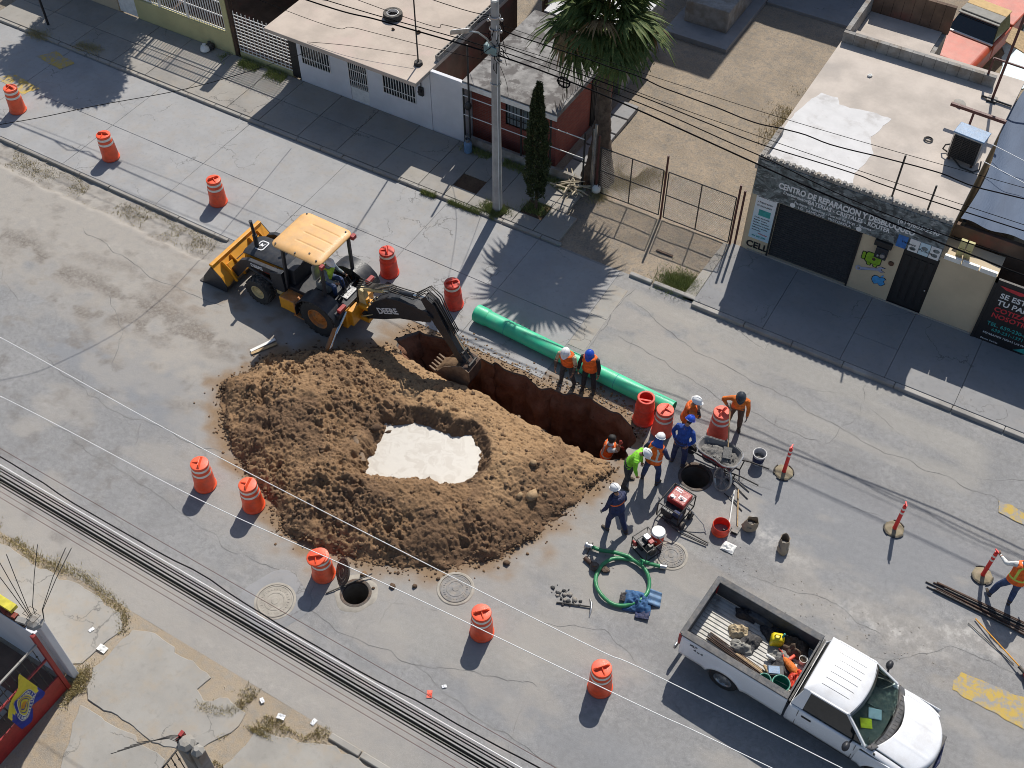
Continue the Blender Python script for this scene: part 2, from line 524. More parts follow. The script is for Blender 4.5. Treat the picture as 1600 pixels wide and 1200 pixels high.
def mat_dirt(name, a, b, cst, fine=38):
    g = NT(name)
    n1 = g.noise(.7, 6, .6); n2 = g.noise(5, 6, .7); n3 = g.noise(fine, 4, .75)
    c = g.mix(g.ramp(n1, .3, .7), a, b)
    c = g.mix(g.ramp(n2, .4, .7, 0, .8), c, cst)
    c = g.mix(g.ramp(g.noise(1.9, 5, .7, off=(7, 2, 0)), .5, .66, 0, .6), c, sc(cst, .85))
    c = g.mix(g.ramp(n3, .5, .32, 0, .6), c, sc(a, .45))
    c = g.mix(g.ramp(n3, .55, .72, 0, .55), c, sc(b, 1.35))
    return g.out(c, .95, g.bump(g.math('ADD', n3, n2), .7, .02), spec=.15)
M['yard_dirt'] = mat_dirt('yard_dirt', (.25, .205, .155), (.335, .27, .20), (.215, .195, .17), 18)
M['verge_dirt'] = mat_dirt('verge_dirt', (.33, .265, .19), (.37, .30, .22), (.29, .265, .23))
M['gravel'] = mat_dirt('gravel', (.24, .215, .19), (.30, .27, .235), (.20, .185, .17), 30)

def sheet(name, x0, x1, y0, y1, st, mats, z=0., amp=.015, fz=None):
    nx, ny = int(round((x1 - x0) / st)), int(round((y1 - y0) / st))
    X, Y = np.meshgrid(np.linspace(x0, x1, nx + 1), np.linspace(y0, y1, ny + 1))
    Z = z + (fbm(X * .8, Y * .8, 3, 3) - .5) * amp
    if fz is not None: Z = fz(X, Y, Z)
    I = np.arange((nx + 1) * (ny + 1)).reshape(ny + 1, nx + 1)
    F = np.stack([I[:-1, :-1], I[:-1, 1:], I[1:, 1:], I[1:, :-1]], -1).reshape(-1, 4)
    me = np_mesh(name, np.stack([X, Y, Z], -1).reshape(-1, 3), F, mats)
    all_smooth(me)
    o = put(name, me); tag(o, kind='structure')
    return o

def build_road():
    x0, x1, y0, y1, st = -38., 8., 7.22, 24.58, .08
    nx, ny = int(round((x1 - x0) / st)), int(round((y1 - y0) / st))
    X, Y = np.meshgrid(np.linspace(x0, x1, nx + 1), np.linspace(y0, y1, ny + 1))
    sd, qx, qy = poly_sd(X, Y, TRENCHJ)
    k = np.abs(sd) < st * .62
    X = np.where(k, qx, X); Y = np.where(k, qy, Y)
    kill = sd
    for cx, cy, r in MH_OPEN:
        d = np.hypot(X - cx, Y - cy); k = np.abs(d - r) < st * .62
        X = np.where(k, cx + (X - cx) / d * r, X); Y = np.where(k, cy + (Y - cy) / d * r, Y)
        kill = np.maximum(kill, r - d)
    Z = (fbm(X * .8, Y * .8, 3, 3) - .5) * .018
    strip = sst(18.02, 18.2, Y + (fbm(X * 1.3, Y * 1.3, 3, 31) - .5) * .35) * (Y < 19.28) * sst(-22.0, -22.6, X)
    Z = Z - strip * .085 + strip * (fbm(X * 5, Y * 5, 3, 8) - .5) * .06
    # ---- wear masks
    N = fbm(X * .5, Y * .9, 5, 11); N2 = fbm(X * 1.7, Y * 2.4, 5, 12); N3 = fbm(X * .35, Y * 1.6, 4, 13)
    dust = sst(-15.5, -20.5, X + (N - .5) * 9) * sst(11.6, 14.2, Y + (N2 - .5) * 4 - sst(-18, -27, X) * 1.6) * (1 - sst(18.6, 19.3, Y)) * .95
    dust = np.maximum(dust, .5 * sst(.52, .66, N) * (Y < 19))
    dust = np.maximum(dust, strip)
    pd, _, _ = poly_sd(X, Y, PILE)
    soil = sst(-.75, .05, pd + (N2 - .5) * 1.1)
    dust = np.maximum(dust, sst(-2.2, -.2, pd + (N2 - .5) * 1.6) * .7)
    dust = np.maximum(dust, .75 * sst(9.3, 7.6, Y + (N2 - .5) * 1.5) * sst(-4, -9, X))
    td = -sd
    soil = np.maximum(soil, sst(.55, .02, td + (N2 - .5) * .8) * (Y > 18.4))
    soil = np.maximum(soil, .9 * sst(1.05, .2, td + (N2 - .5) * 1.1) * (Y > 18.4) * sst(-9.2, -10.2, X))
    dust = np.maximum(dust, sst(1.1, .1, td + (N2 - .5) * .8) * .8)
    dust = np.maximum(dust, .7 * np.exp(-((X + 8.2) / 3.2) ** 2 - ((Y - 22.9) / 1.6) ** 2) * sst(.4, .6, N2 + .1))
    soil = np.maximum(soil, .5 * sst(.5, .7, N2) * np.exp(-((X + 20.) / 2.5) ** 2 - ((Y - 17.3) / 1.4) ** 2))
    # mud tracks left by tyres
    dark = np.zeros_like(X)
    for (ax, ay, bx, by, wd, st_) in [(-29, 15.6, -18.2, 15.4, .35, 1), (-25.5, 14.4, -20.5, 15.15, .3, 1), (-24.5, 13.2, -20.4, 13.3, .3, .8), (-22.6, 15.9, -19.8, 15.2, .3, .9),
                                      (-27.5, 16.4, -22, 16.3, .25, .6), (-21.5, 12.2, -18.2, 13.2, .25, .6), (-24.3, 14.6, -22.6, 13.1, .25, .7), (-31, 16.2, -27, 15.4, .3, .7)]:
        t = np.clip(((X - ax) * (bx - ax) + (Y - ay) * (by - ay)) / ((bx - ax) ** 2 + (by - ay) ** 2), 0, 1)
        d = np.hypot(X - ax - t * (bx - ax), Y - ay - t * (by - ay) + (N - .5) * .9)
        dark = np.maximum(dark, np.exp(-(d / wd) ** 2) * st_ * sst(.38, .55, N2))
    dark = np.maximum(dark, .5 * sst(.6, .74, N2) * sst(-16, -19, X) * (Y < 18.1))
    dark = np.maximum(dark, strip * .55 * sst(.42, .6, fbm(X * 4, Y * 4, 4, 41)))
    # tyre-polished bands along the carriageway
    for c, wd, k in [(16.2, .8, .35), (13.4, .7, .22), (20.6, .6, .25), (9.6, .6, .15)]:
        dark = np.maximum(dark, k * np.exp(-((Y - c + (N3 - .5) * 1.0) / wd) ** 2) * sst(-9, -4, X) * sst(.3, .6, N3))
    pale = .9 * np.exp(-((X - 3.2) / 1.0) ** 2 - ((Y - 17.4) / .5) ** 2) + .7 * np.exp(-((X - 1.2) / 1.6) ** 2 - ((Y - 16.6) / .35) ** 2) + .5 * np.exp(-((X + 2.6) / 1.2) ** 2 - ((Y - 17.5) / .5) ** 2) \
        + .45 * np.exp(-((X + 2.) / .4) ** 2 - ((Y - 17.35) / .3) ** 2) + .16 * sst(.62, .76, fbm(X * .8, Y * 2, 5, 77))
    dust = np.maximum(dust, .55 * np.exp(-((Y - 16.2 - (N - .5) * 2) / .7) ** 2) * sst(-3, -.5, X) * sst(.38, .55, N2))
    I = np.arange((nx + 1) * (ny + 1)).reshape(ny + 1, nx + 1)
    F = np.stack([I[:-1, :-1], I[:-1, 1:], I[1:, 1:], I[1:, :-1]], -1).reshape(-1, 4)
    kf = kill.ravel()[F].max(1) > st * .6
    km = kill.ravel()[F].mean(1) > 0
    F = F[~(kf | km)]
    me = np_mesh('road', np.stack([X, Y, Z], -1).reshape(-1, 3), F, M['asphalt'])
    all_smooth(me)
    vattr(me, 'wear', np.stack([np.clip(dust, 0, 1), np.clip(dark, 0, 1), np.clip(pale, 0, 1), np.clip(soil, 0, 1)], -1).reshape(-1, 4))
    tz = np.zeros_like(X)
    def pm_(poly, soft): return sst(-soft, soft, poly_sd(X, Y, poly)[0] + (N2 - .5) * soft * 1.6)
    bl = pm_([(-24.5, 12.6), (-20, 12.0), (-17, 12.2), (-16.4, 13.4), (-18.6, 14.2), (-23, 14.0)], .25)
    bl = np.maximum(bl, .75 * pm_([(-3.4, 17.6), (-1.2, 17.2), (4.0, 18.3), (8, 18.2), (8, 20.4), (2, 20.3), (-1.5, 20.6), (-3.3, 19.2)], .5))
    bl = np.maximum(bl, .6 * pm_([(-7.6, 9.4), (-2.2, 9.2), (-2.2, 10.6), (-7.0, 10.2)], .3))
    bl = np.maximum(bl, .5 * np.exp(-((np.hypot(X + 1.2, (Y - 17.6) * 1.1) - .75) / .16) ** 2))
    wmv = pm_([(-9.9, 10.2), (-8.6, 9.8), (-5.4, 10.6), (-4.6, 12.6), (-7.4, 12.4)], .3) * .7
    wmv = np.maximum(wmv, .55 * pm_([(-7, 15.2), (-5.8, 12.9), (-3.4, 14.2), (-3.6, 16.6), (-6.2, 17.0)], .5))
    wmv = np.maximum(wmv, .8 * pm_([(-9.6, 24.4), (-9.4, 21.0), (-6.4, 20.6), (-2, 21.3), (2, 21.2), (2, 24.2)], .4) * sst(.3, .6, N3))
    vattr(me, 'tone', np.stack([np.clip(bl, 0, 1), np.clip(wmv, 0, 1), tz, tz], -1).reshape(-1, 4))
    return tag(put('road', me), kind='structure')
ROAD = build_road()

# far ground out to the horizon
b = MB()
for x0, y0, x1, y1 in [(-900, -900, -38, 900), (8, -900, 900, 900), (-38, -900, 8, -4), (-38, 50, 8, 900)]:
    b.add([(x0, y0, -.02), (x1, y0, -.02), (x1, y1, -.02), (x0, y1, -.02)], [(0, 1, 2, 3)])
tag(b.build('ground', M['yard_dirt']), kind='structure')
sheet('verge_ground', -38, 8, -4, 7.22, .14, M['verge_dirt'], 0, .05)
def yardz(X, Y, Z):
    return Z + .02 * (fbm(X * 4, Y * 4, 3, 5) - .5)
sheet('yard_ground', -38, 8, 24.58, 50, .2, M['yard_dirt'], -.0, .05, yardz)

# ---------------------------------------------------------------- trench
def build_trench():
    loop = np.array(TRENCHJ)
    n = len(loop)
    c0 = loop.mean(0)
    rows = 16
    V = []
    for j in range(rows + 1):
        t = j / rows
        for i in range(n):
            p = loop[i]
            nrm = np.array([loop[(i + 1) % n][1] - loop[i - 1][1], -(loop[(i + 1) % n][0] - loop[i - 1][0])])
            nrm /= np.hypot(*nrm) + 1e-9
            sd, _, _ = poly_sd(np.array([p[0] + nrm[0] * .05]), np.array([p[1] + nrm[1] * .05]), TRENCHJ)
            if sd[0] < 0: nrm = -nrm
            ramp = 0
            if p[0] < -14.2: ramp = (-14.2 - p[0]) * 1.9       # dug slope at the machine end
            if p[1] < 18.3 and p[0] > -8.9 : ramp = max(ramp, .22)
            dep = 2.7
            z = -t * dep
            r = (fbm(i * .35 + 3, j * .5, 4, 21) - .5)
            off = .0 if j == 0 else (-.035 if j == 1 else .06 * t + .42 * (r + .03) * min(1, t * 4)) + ramp * t
            q = p + nrm * off
            V.append((q[0], q[1], z - (0.0 if j else -.0)))
    F = []
    for j in range(rows):
        for i in range(n): F.append((j * n + i, (j + 1) * n + i, (j + 1) * n + (i + 1) % n, j * n + (i + 1) % n))
    V.append((c0[0], c0[1], -2.72)); c = len(V) - 1
    me = bpy.data.meshes.new('trench')
    me.from_pydata(V, [], F + [(rows * n + i, c, rows * n + (i + 1) % n) for i in range(n)])
    me.materials.append(M['trench_soil'])
    all_smooth(me)
    return tag(put('trench', me), kind='structure')
g = NT('trench_soil')
n1 = g.noise(2.2, 6, .65); n2 = g.noise(14, 5, .7); n3 = g.noise(1.1, 4, .6, stretch=(1, 1, 5))
c = g.mix(g.ramp(n1, .3, .7), (.17, .08, .05), (.28, .155, .10))
c = g.mix(g.ramp(n3, .45, .65, 0, .6), c, (.25, .12, .075))
c = g.mix(g.ramp(n2, .45, .3, 0, .6), c, (.10, .05, .03))
sp = g.n('ShaderNodeSeparateXYZ'); g.l(g.co('w'), sp.inputs[0])
c = g.mix(g.ramp(sp.outputs[2], -.16, -.06), c, (.15, .145, .14))   # cut edge of the road slab
M['trench_soil'] = g.out(c, .95, g.bump(g.math('ADD', n1, n2), .9, .06), spec=.1)
build_trench()

# ---------------------------------------------------------------- spoil heap
def mat_soil():
    g = NT('spoil')
    dry, moist, _, _ = g.attr('wear')
    n1 = g.noise(1.6, 6, .65); n2 = g.noise(11, 6, .75); n3 = g.noise(40, 4, .75)
    c = g.mix(g.ramp(n1, .3, .7), (.205, .126, .07), (.275, .172, .098))
    c = g.mix(dry, c, g.mix(g.ramp(n1, .3, .7), (.31, .195, .105), (.375, .245, .138)))
    c = g.mix(moist, c, g.mix(n2, (.135, .083, .05), (.205, .128, .078)))
    c = g.mix(g.ramp(n2, .47, .3, 0, .55), c, (.075, .045, .027))
    c = g.mix(g.ramp(n3, .55, .72, 0, .6), c, (.40, .28, .175))
    c = g.mix(g.ramp(n3, .46, .3, 0, .6), c, (.08, .048, .028))
    return g.out(c, .96, g.bump(g.math('ADD', n2, g.math('MULTIPLY', n3, .5)), .8, .035), spec=.1)
M['spoil'] = mat_soil()
def heap_h(X, Y):
    pd, _, _ = poly_sd(X, Y, PILE)
    ud, _, _ = poly_sd(X, Y, PUDDLE)
    N = fbm(X * .75, Y * .75, 4, 51)
    e = pd + (fbm(X * 1.4, Y * 1.4, 4, 52) - .5) * .55
    cap = .62 + .75 * np.exp(-((X + 16.1) / 1.6) ** 2 - ((Y - 14.6) / 1.5) ** 2) + .55 * np.exp(-((X + 13.3) / 2.2) ** 2 - ((Y - 12.6) / .8) ** 2) \
        + .55 * np.exp(-((X + 10.4) / 2.) ** 2 - ((Y - 13.3) / .8) ** 2) + .3 * np.exp(-((X + 12.3) / 1.8) ** 2 - ((Y - 16.9) / .5) ** 2) + .35 * np.exp(-((X + 8.9) / .8) ** 2 - ((Y - 15.8) / .8) ** 2)
    cap = cap * (.8 + .4 * N)
    cap = cap * (1 - .8 * sst(16.2, 17.9, Y)) * (1 - .25 * sst(17.0, 17.9, Y)) * (1 - .55 * sst(-8.4, -7.2, X))
    e = np.maximum(e, 0)
    Z = cap * (1 - np.exp(-e * .95 / np.maximum(cap, .2)))
    dp = -ud + (fbm(X * 3, Y * 3, 3, 58) - .5) * .2
    Z = np.minimum(Z, .22 + np.maximum(dp, -.3) * 1.25 + .0)
    Z = np.where(ud > .12, .1, Z)
    on = sst(0, .35, e)
    rough = .55 + .75 * sst(.42, .58, fbm(X * .9, Y * .9, 3, 53)) * (1 - .7 * sst(15.6, 16.8, Y + .3 * (X + 13)))
    rg = 1 - np.abs(2 * fbm(X * 2.4, Y * 2.4, 4, 54) - 1)
    b1 = np.abs(2 * vnoise(X * 5.3, Y * 5.3, 63) - 1); b2 = np.abs(2 * vnoise(X * 10.5 + 3, Y * 10.5, 64) - 1); b3 = np.abs(2 * vnoise(X * 19, Y * 19 + 5, 65) - 1)
    Z = Z + on * rough * ((rg - .75) * .2 + (b1 - .5) * .065 + (b2 - .5) * .075 + (fbm(X * 4, Y * 4, 3, 55) - .5) * .12)
    Z = Z + on * (.35 + .65 * np.minimum(rough, 1)) * ((b3 - .5) * .06 + (vnoise(X * 34, Y * 34, 57) - .5) * .045)
    Z = np.where(ud > .03, np.minimum(Z, .12), Z)
    return Z, pd, ud, rough
def build_heap():
    x0, x1, y0, y1, st = -19., -6.3, 10.6, 18.4, .026
    nx, ny = int((x1 - x0) / st), int((y1 - y0) / st)
    X, Y = np.meshgrid(np.linspace(x0, x1, nx + 1), np.linspace(y0, y1, ny + 1))
    Z, pd, ud, rough = heap_h(X, Y)
    td, _, _ = poly_sd(X, Y, TRENCHJ)
    e = pd + (fbm(X * 6, Y * 6, 3, 60) - .5) * .35
    Z = np.where(e < .02, np.minimum(Z, 0) - .12, Z - .012 + np.minimum(e, .1) * .4)
    dry = sst(15.3, 16.7, Y + .35 * (X + 13.5) * (X > -13) + (fbm(X * 1.2, Y * 1.2, 4, 61) - .5) * 2.2) * (1 - .6 * sst(.9, 1.2, rough)) * sst(-7.6, -9.5, X) + .8 * np.exp(-((X + 16.8) / 1.2) ** 2 - ((Y - 15.6) / 1.) ** 2)
    dry = np.maximum(dry, .7 * sst(-9.4, -7.8, X + (fbm(X, Y, 3, 66) - .5)) * sst(15.4, 16.6, Y))
    moist = sst(.5, .62, fbm(X * .8, Y * .8, 4, 62)) * (1 - dry) + .9 * sst(-.55, -.08, ud) * (Y > 14.6) + .4 * sst(.25, -.1, ud + .2) * (ud > -.3)
    I = np.arange((nx + 1) * (ny + 1)).reshape(ny + 1, nx + 1)
    F = np.stack([I[:-1, :-1], I[:-1, 1:], I[1:, 1:], I[1:, :-1]], -1).reshape(-1, 4)
    keep = (Z.ravel()[F].max(1) > -.1) & (td.ravel()[F].max(1) < .04)
    F = F[keep]
    used = np.unique(F); mp = np.zeros(X.size, int); mp[used] = np.arange(len(used))
    V = np.stack([X, Y, Z], -1).reshape(-1, 3)[used]
    me = np_mesh('spoil_heap', V, mp[F], M['spoil'])
    all_smooth(me)
    z0 = np.zeros_like(X)
    vattr(me, 'wear', np.stack([np.clip(dry, 0, 1), np.clip(moist, 0, 1), z0, z0], -1).reshape(-1, 4)[used])
    return tag(put('spoil_heap', me), 'large brown heap of excavated soil beside the trench, hollowed round a milky puddle', 'soil heap', kind='stuff')
build_heap()

# clods and stones that rolled off or lie on the heap and at the trench edge
def rock_shapes(k, seed):
    out = []
    r = random.Random(seed)
    for _ in range(k):
        bm = bmesh.new(); bmesh.ops.create_icosphere(bm, subdivisions=1, radius=1)
        for v in bm.verts: v.co *= r.uniform(.6, 1.15)
        vs = [tuple(v.co) for v in bm.verts]; fs = [[v.index for v in f.verts] for f in bm.faces]
        bm.free(); out.append((np.array(vs), fs))
    return out
ROCKS = rock_shapes(8, 3)
def scatter(name, pts, mats, label, cat):
    V, F, MI = [], [], []
    b = 0
    for (x, y, z, s, mi) in pts:
        vs, fs = random.choice(ROCKS)
        a = random.uniform(0, 6.28); c, sn = math.cos(a), math.sin(a)
        q = vs * np.array([s * random.uniform(.8, 1.4), s, s * random.uniform(.5, .85)])
        q = np.stack([q[:, 0] * c - q[:, 1] * sn + x, q[:, 0] * sn + q[:, 1] * c + y, q[:, 2] + z], -1)
        V.append(q); F += [[b + i for i in f] for f in fs]; b += len(vs); MI += [mi] * len(fs)
    me = np_mesh(name, np.concatenate(V), np.array(F), mats)
    me.polygons.foreach_set('material_index', MI)
    return tag(put(name, me), label, cat, kind='stuff')
M['clod'] = mat_dirt('clod', (.19, .12, .07), (.27, .175, .10), (.13, .08, .05), 20)
M['clod_dark'] = mat_dirt('clod_dark', (.10, .065, .042), (.15, .10, .065), (.08, .05, .035), 20)
M['rubble'] = mat_dirt('rubble', (.27, .25, .22), (.36, .33, .29), (.22, .19, .16), 20)
pts = []
NC = 24000
hx = rng.uniform(-19, -6.6, NC); hy = rng.uniform(10.4, 18.2, NC)
hz, hpd, hud, hr = heap_h(hx, hy)
htd, _, _ = poly_sd(hx, hy, TRENCHJ)
for i in range(NC):
    if htd[i] > -.08 or hud[i] > -.05: continue
    d = hpd[i]
    if d < 0 and random.random() > math.exp(d / .11) * .7: continue
    if d > .3 and random.random() > .16 + .34 * min(1, max(0, hr[i] - .6)): continue
    s = random.choice([.016, .02, .022, .026, .03, .034, .04, .05, .07 if d > .1 else .04])
    pts.append((hx[i], hy[i], max(0, hz[i]) + s * .1, s, 0 if random.random() < .6 else 1))
for i in range(700):   # far edge of the trench
    p = random.choice([q for q in TRENCHJ if q[1] > 18.5])
    a = abs(random.gauss(0, .26)) + .05
    x, y = p[0] + random.uniform(-.2, .2), p[1] + a
    if poly_sd(np.array([x]), np.array([y]), TRENCHJ)[0][0] > -.04: continue
    pts.append((x, y, .01, random.choice([.016, .02, .03, .04]), random.choice([0, 0, 0, 2, 3])))
for (x, y, s, m) in [(-8.35, 15.2, .24, 3), (-8.75, 16.0, .14, 3), (-8.1, 15.5, .1, 3), (-8.6, 15.0, .12, 3), (-9.6, 15.9, .1, 3), (-11.05, 11.1, .11, 0), (-10.2, 11.2, .09, 1), (-10.6, 10.9, .06, 1), (-9.7, 11.5, .08, 1), (-13.3, 14.95, .16, 1), (-13.05, 15.2, .13, 1), (-9.3, 12.0, .06, 1), (-8.0, 13.3, .1, 1), (-12.35, 11.35, .13, 0)]:
    z = float(heap_h(np.array([x]), np.array([y]))[0][0])
    pts.append((x, y, max(z, 0) + s * .35, s, m))
M['clod_dry'] = mat_dirt('clod_dry', (.33, .225, .13), (.40, .28, .165), (.28, .19, .11), 14)
scatter('soil_clods', pts, [M['clod'], M['clod_dark'], M['rubble'], M['clod_dry']], 'loose clods and stones strewn over the soil heap and along the trench', 'soil clods')

# milky slurry
g = NT('slurry')
n1 = g.noise(2.4, 6, .6, dist=1.2); n2 = g.noise(9, 5, .6)
c = g.mix(g.ramp(n1, .4, .55), (.46, .42, .365), (.52, .485, .43))
c = g.mix(g.ramp(g.noise(1.1, 5, .6, dist=1.5, off=(2, 5, 0)), .32, .24), c, (.36, .335, .315))
M['slurry'] = g.out(c, g.ramp(n2, .3, .7, .28, .5), g.bump(n2, .12, .015), spec=.5)
b = MB()
b.prism([(c[0] * 1.0 + (c[0] + 11.8) * .25, c[1] + (c[1] - 15.1) * .3) for c in PUDDLE], .05, .205)
tag(b.build('puddle_water', M['slurry']), kind='structure')

# ---------------------------------------------------------------- service lane: concrete slabs
lane = thing('service_lane', None, None, (0, 0, 0)); tag(lane, kind='structure')
def slab(x0, x1, y0, y1, z0, z1, mat, parent, name='concrete_slab', gap=.012):
    b = MB(); b.bb((x0 + gap, y0 + gap, z0), (x1 - gap, y1 - gap, z1))
    return b.build(name, mat, parent, bevel=.012, seg=1)
xs = [-39, -34.6, -29.9, -25.6, -21.2, -17.0, -13.4, -10.35]
for i in range(len(xs) - 1):
    for y0, y1 in ((19.3, 21.85), (21.85, 24.5)):
        slab(xs[i], xs[i + 1], y0, y1, -.05, .016 + random.uniform(-.003, .003), M['lane_concrete'], lane, gap=.005)
# smoother apron strip at the end of the concrete
for y0, y1 in ((20.9, 22.4), (22.4, 23.9)):
    slab(-10.35, -9.75, y0, y1, -.05, .012, M['old_concrete'], lane, gap=.008)

# kerb of the median strip
kb = thing('median_kerb', 'low concrete kerb along the dirt strip at the left edge of the lane', 'kerb', (0, 0, 0))
x = -38.
while x < -22.3:
    L = random.uniform(1.3, 1.7)
    b = MB(); b.bb((x + .01, 19.17, -.2), (min(x + L, -22.3) - .01, 19.285, .03 + random.uniform(-.008, .012)))
    b.build('kerb_stone', M['walk_concrete'], kb, bevel=.015, seg=1); x += L

# ---------------------------------------------------------------- far pavement
pav = thing('pavement', None, None, (0, 0, 0)); tag(pav, kind='structure')
PZ = .1
def pave(x0, x1, y0, y1, mat='walk_concrete', dz=0., gap=.008):
    slab(x0, x1, y0, y1, -.05, PZ + dz, M[mat], pav, gap=gap)
xs = [-39, -37, -34.8, -32.6, -30.9, -28.9, -26.9, -25.4, -23.6, -21.9, -20.1, -18.35]
for i in range(len(xs) - 1):
    pave(xs[i], xs[i + 1], 24.72, 26.1, 'walk_concrete', random.uniform(-.004, .006))
    pave(xs[i], xs[i + 1], 26.1, 27.5, 'walk_concrete', random.uniform(-.004, .006))
# round two planting pits
for (x0, x1, y0, y1) in [(-18.35, -17.3, 24.72, 27.5), (-17.3, -16.35, 24.72, 25.32), (-17.3, -16.35, 26.05, 27.5), (-16.35, -15.6, 24.72, 27.5), (-15.6, -14.6, 25.32, 27.5), (-15.0, -14.6, 24.72, 25.32),
                         (-14.6, -13.75, 24.72, 25.3), (-14.6, -13.75, 26.05, 27.5), (-13.75, -12.75, 24.72, 26.0), (-13.75, -13.2, 26.0, 27.5)]:
    pave(x0, x1, y0, y1, 'walk_concrete', random.uniform(-.003, .004))
b = MB(); b.bb((-17.3, 25.3, -.02), (-16.33, 26.06, .05)); b.bb((-14.62, 25.28, -.02), (-13.73, 26.06, .05))
tag(b.build('planting_pit_soil', M['clod_dark']), kind='structure')
kb = thing('pavement_kerb', 'pale concrete kerb between the service lane and the far pavement', 'kerb', (0, 0, 0))
x = -39.
while x < -12.6:
    L = random.uniform(.9, 1.6)
    b = MB(); b.bb((x + .008, 24.56, -.1), (min(x + L, -12.6) - .008, 24.71, PZ + random.uniform(-.02, .012)))
    b.build('kerb_stone', M['old_concrete'], kb, bevel=.02, seg=1); x += L
# shop pavement
sp = thing('shop_pavement', None, None, (0, 0, 0)); tag(sp, kind='structure')
for (x0, x1, y0, y1) in [(-7.75, -5.4, 24.45, 27.5), (-5.4, -2.9, 24.45, 27.5), (-2.9, -1.5, 24.45, 25.7), (-2.9, -1.5, 25.7, 27.5), (-1.5, .6, 24.45, 27.5), (.6, 3.2, 24.45, 27.5), (3.2, 6, 24.45, 27.5), (6, 8, 24.45, 27.5)]:
    slab(x0, x1, y0, y1, -.05, .14 + random.uniform(-.002, .002), M['grey_concrete'], sp, gap=.004)
kb = thing('shop_kerb', 'grey concrete kerb along the shop pavement in the shade', 'kerb', (0, 0, 0))
x = -7.75
while x < 8:
    L = random.uniform(1.4, 1.9)
    b = MB(); b.bb((x + .006, 24.28, -.1), (x + L - .006, 24.446, .13))
    b.build('kerb_stone', M['concrete'], kb, bevel=.025, seg=2); x += L
kb = thing('gate_kerb', 'short broken kerb in front of the wire gate', 'kerb', (0, 0, 0))
for x in (-10.05, -9.2, -8.45):
    b = MB(); b.bb((x + .01, 24.5, -.1), (x + .8, 24.66, .12 + random.uniform(-.02, .01))); b.build('kerb_stone', M['concrete'], kb, bevel=.03, seg=2)
# ramp stub next to the shop pavement
b = MB(); b.hexa([(-8.15, 24.5, -.05), (-7.76, 24.5, -.05), (-7.76, 27.4, -.05), (-8.0, 27.4, -.05)], [(-8.15, 24.5, .09), (-7.76, 24.5, .11), (-7.76, 27.4, .13), (-8.0, 27.4, .12)])
tag(b.build('pavement_edge', M['old_concrete'], bevel=.02), kind='structure')

# ---------------------------------------------------------------- near pavement: broken old concrete
npv = thing('near_pavement', None, None, (0, 0, 0)); tag(npv, kind='structure')
PATCHES = [
    [(-26, 7.0), (-23.2, 7.05), (-20.13, 7.0), (-18.81, 6.92), (-17.8, 7.0), (-17.2, 7.15), (-15.75, 7.0), (-15.4, 6.65), (-15.5, 6.15), (-15.6, 5.5), (-16.2, 5.05), (-19, 5.1), (-26, 5.1)],
    [(-15.2, 6.85), (-14.65, 7.0), (-13.3, 6.9), (-12.63, 6.8), (-12.75, 6.45), (-12.4, 6.3), (-11.9, 6.6), (-11.25, 6.55), (-11.3, 6.0), (-11.45, 5.7), (-11.73, 5.15), (-12.4, 4.9), (-13.9, 4.9), (-14.8, 4.85), (-15.1, 5.1), (-15.25, 5.5), (-15.2, 6.2)],
    [(-10.75, 6.45), (-9.72, 6.6), (-8.95, 6.95), (-7.7, 7.0), (-5, 7.0), (-1, 7.0), (-1, 4.6), (-10.2, 4.6), (-10.9, 5.3)],
    [(-14.9, 4.7), (-13.2, 4.75), (-12.2, 4.7), (-12.0, 3.6), (-12.6, 2.6), (-13.6, 2.4), (-14.2, 3.4)]]
for i, p in enumerate(PATCHES):
    pj = jag(p, .16, .13, 80 + i)
    b = MB(); b.prism(pj, -.1, .034 - (i == 3) * .008)
    b.build('concrete_slab', M['old_concrete'], npv, bevel=.012, seg=1)
kb = thing('near_kerb', 'short pale kerb remnant beside the near pavement', 'kerb', (0, 0, 0))
for x in (-9.2, -8.3, -7.4, -6.5):
    b = MB(); b.bb((x, 7.03, -.1), (x + .87, 7.2, .09)); b.build('kerb_stone', M['old_concrete'], kb, bevel=.02, seg=1)

# faded yellow paint of a speed bump, worn through to the surface below
g = NT('worn_yellow')
n1 = g.noise(3.5, 6, .7); n2 = g.noise(22, 4, .7)
c = g.mix(g.ramp(g.math('ADD', n1, g.math('MULTIPLY', n2, .35)), .56, .76), (.27, .262, .255), (.46, .32, .075))
M['worn_yellow'] = g.out(c, .9, g.bump(n2, .3, .01))
def marking(poly, z):
    b = MB(); pj = jag(poly, .12, .1, 91); b.add([(x, y, z) for x, y in pj], [tuple(range(len(pj)))])
    return tag(b.build('road_marking', M['worn_yellow'], fixn=False), kind='structure')
marking([(-35.5, 23.55), (-35.1, 24.2), (-33.85, 23.95), (-34.1, 23.4)], .024)
marking([(-35.8, 21.75), (-35.4, 22.25), (-33.85, 22.15), (-34.1, 21.5)], .024)
marking([(2.75, 21.5), (2.65, 21.9), (4.6, 21.75), (4.6, 21.3)], .014)
marking([(3.15, 15.75), (3.2, 16.35), (5.0, 16.45), (5.0, 15.7)], .014)

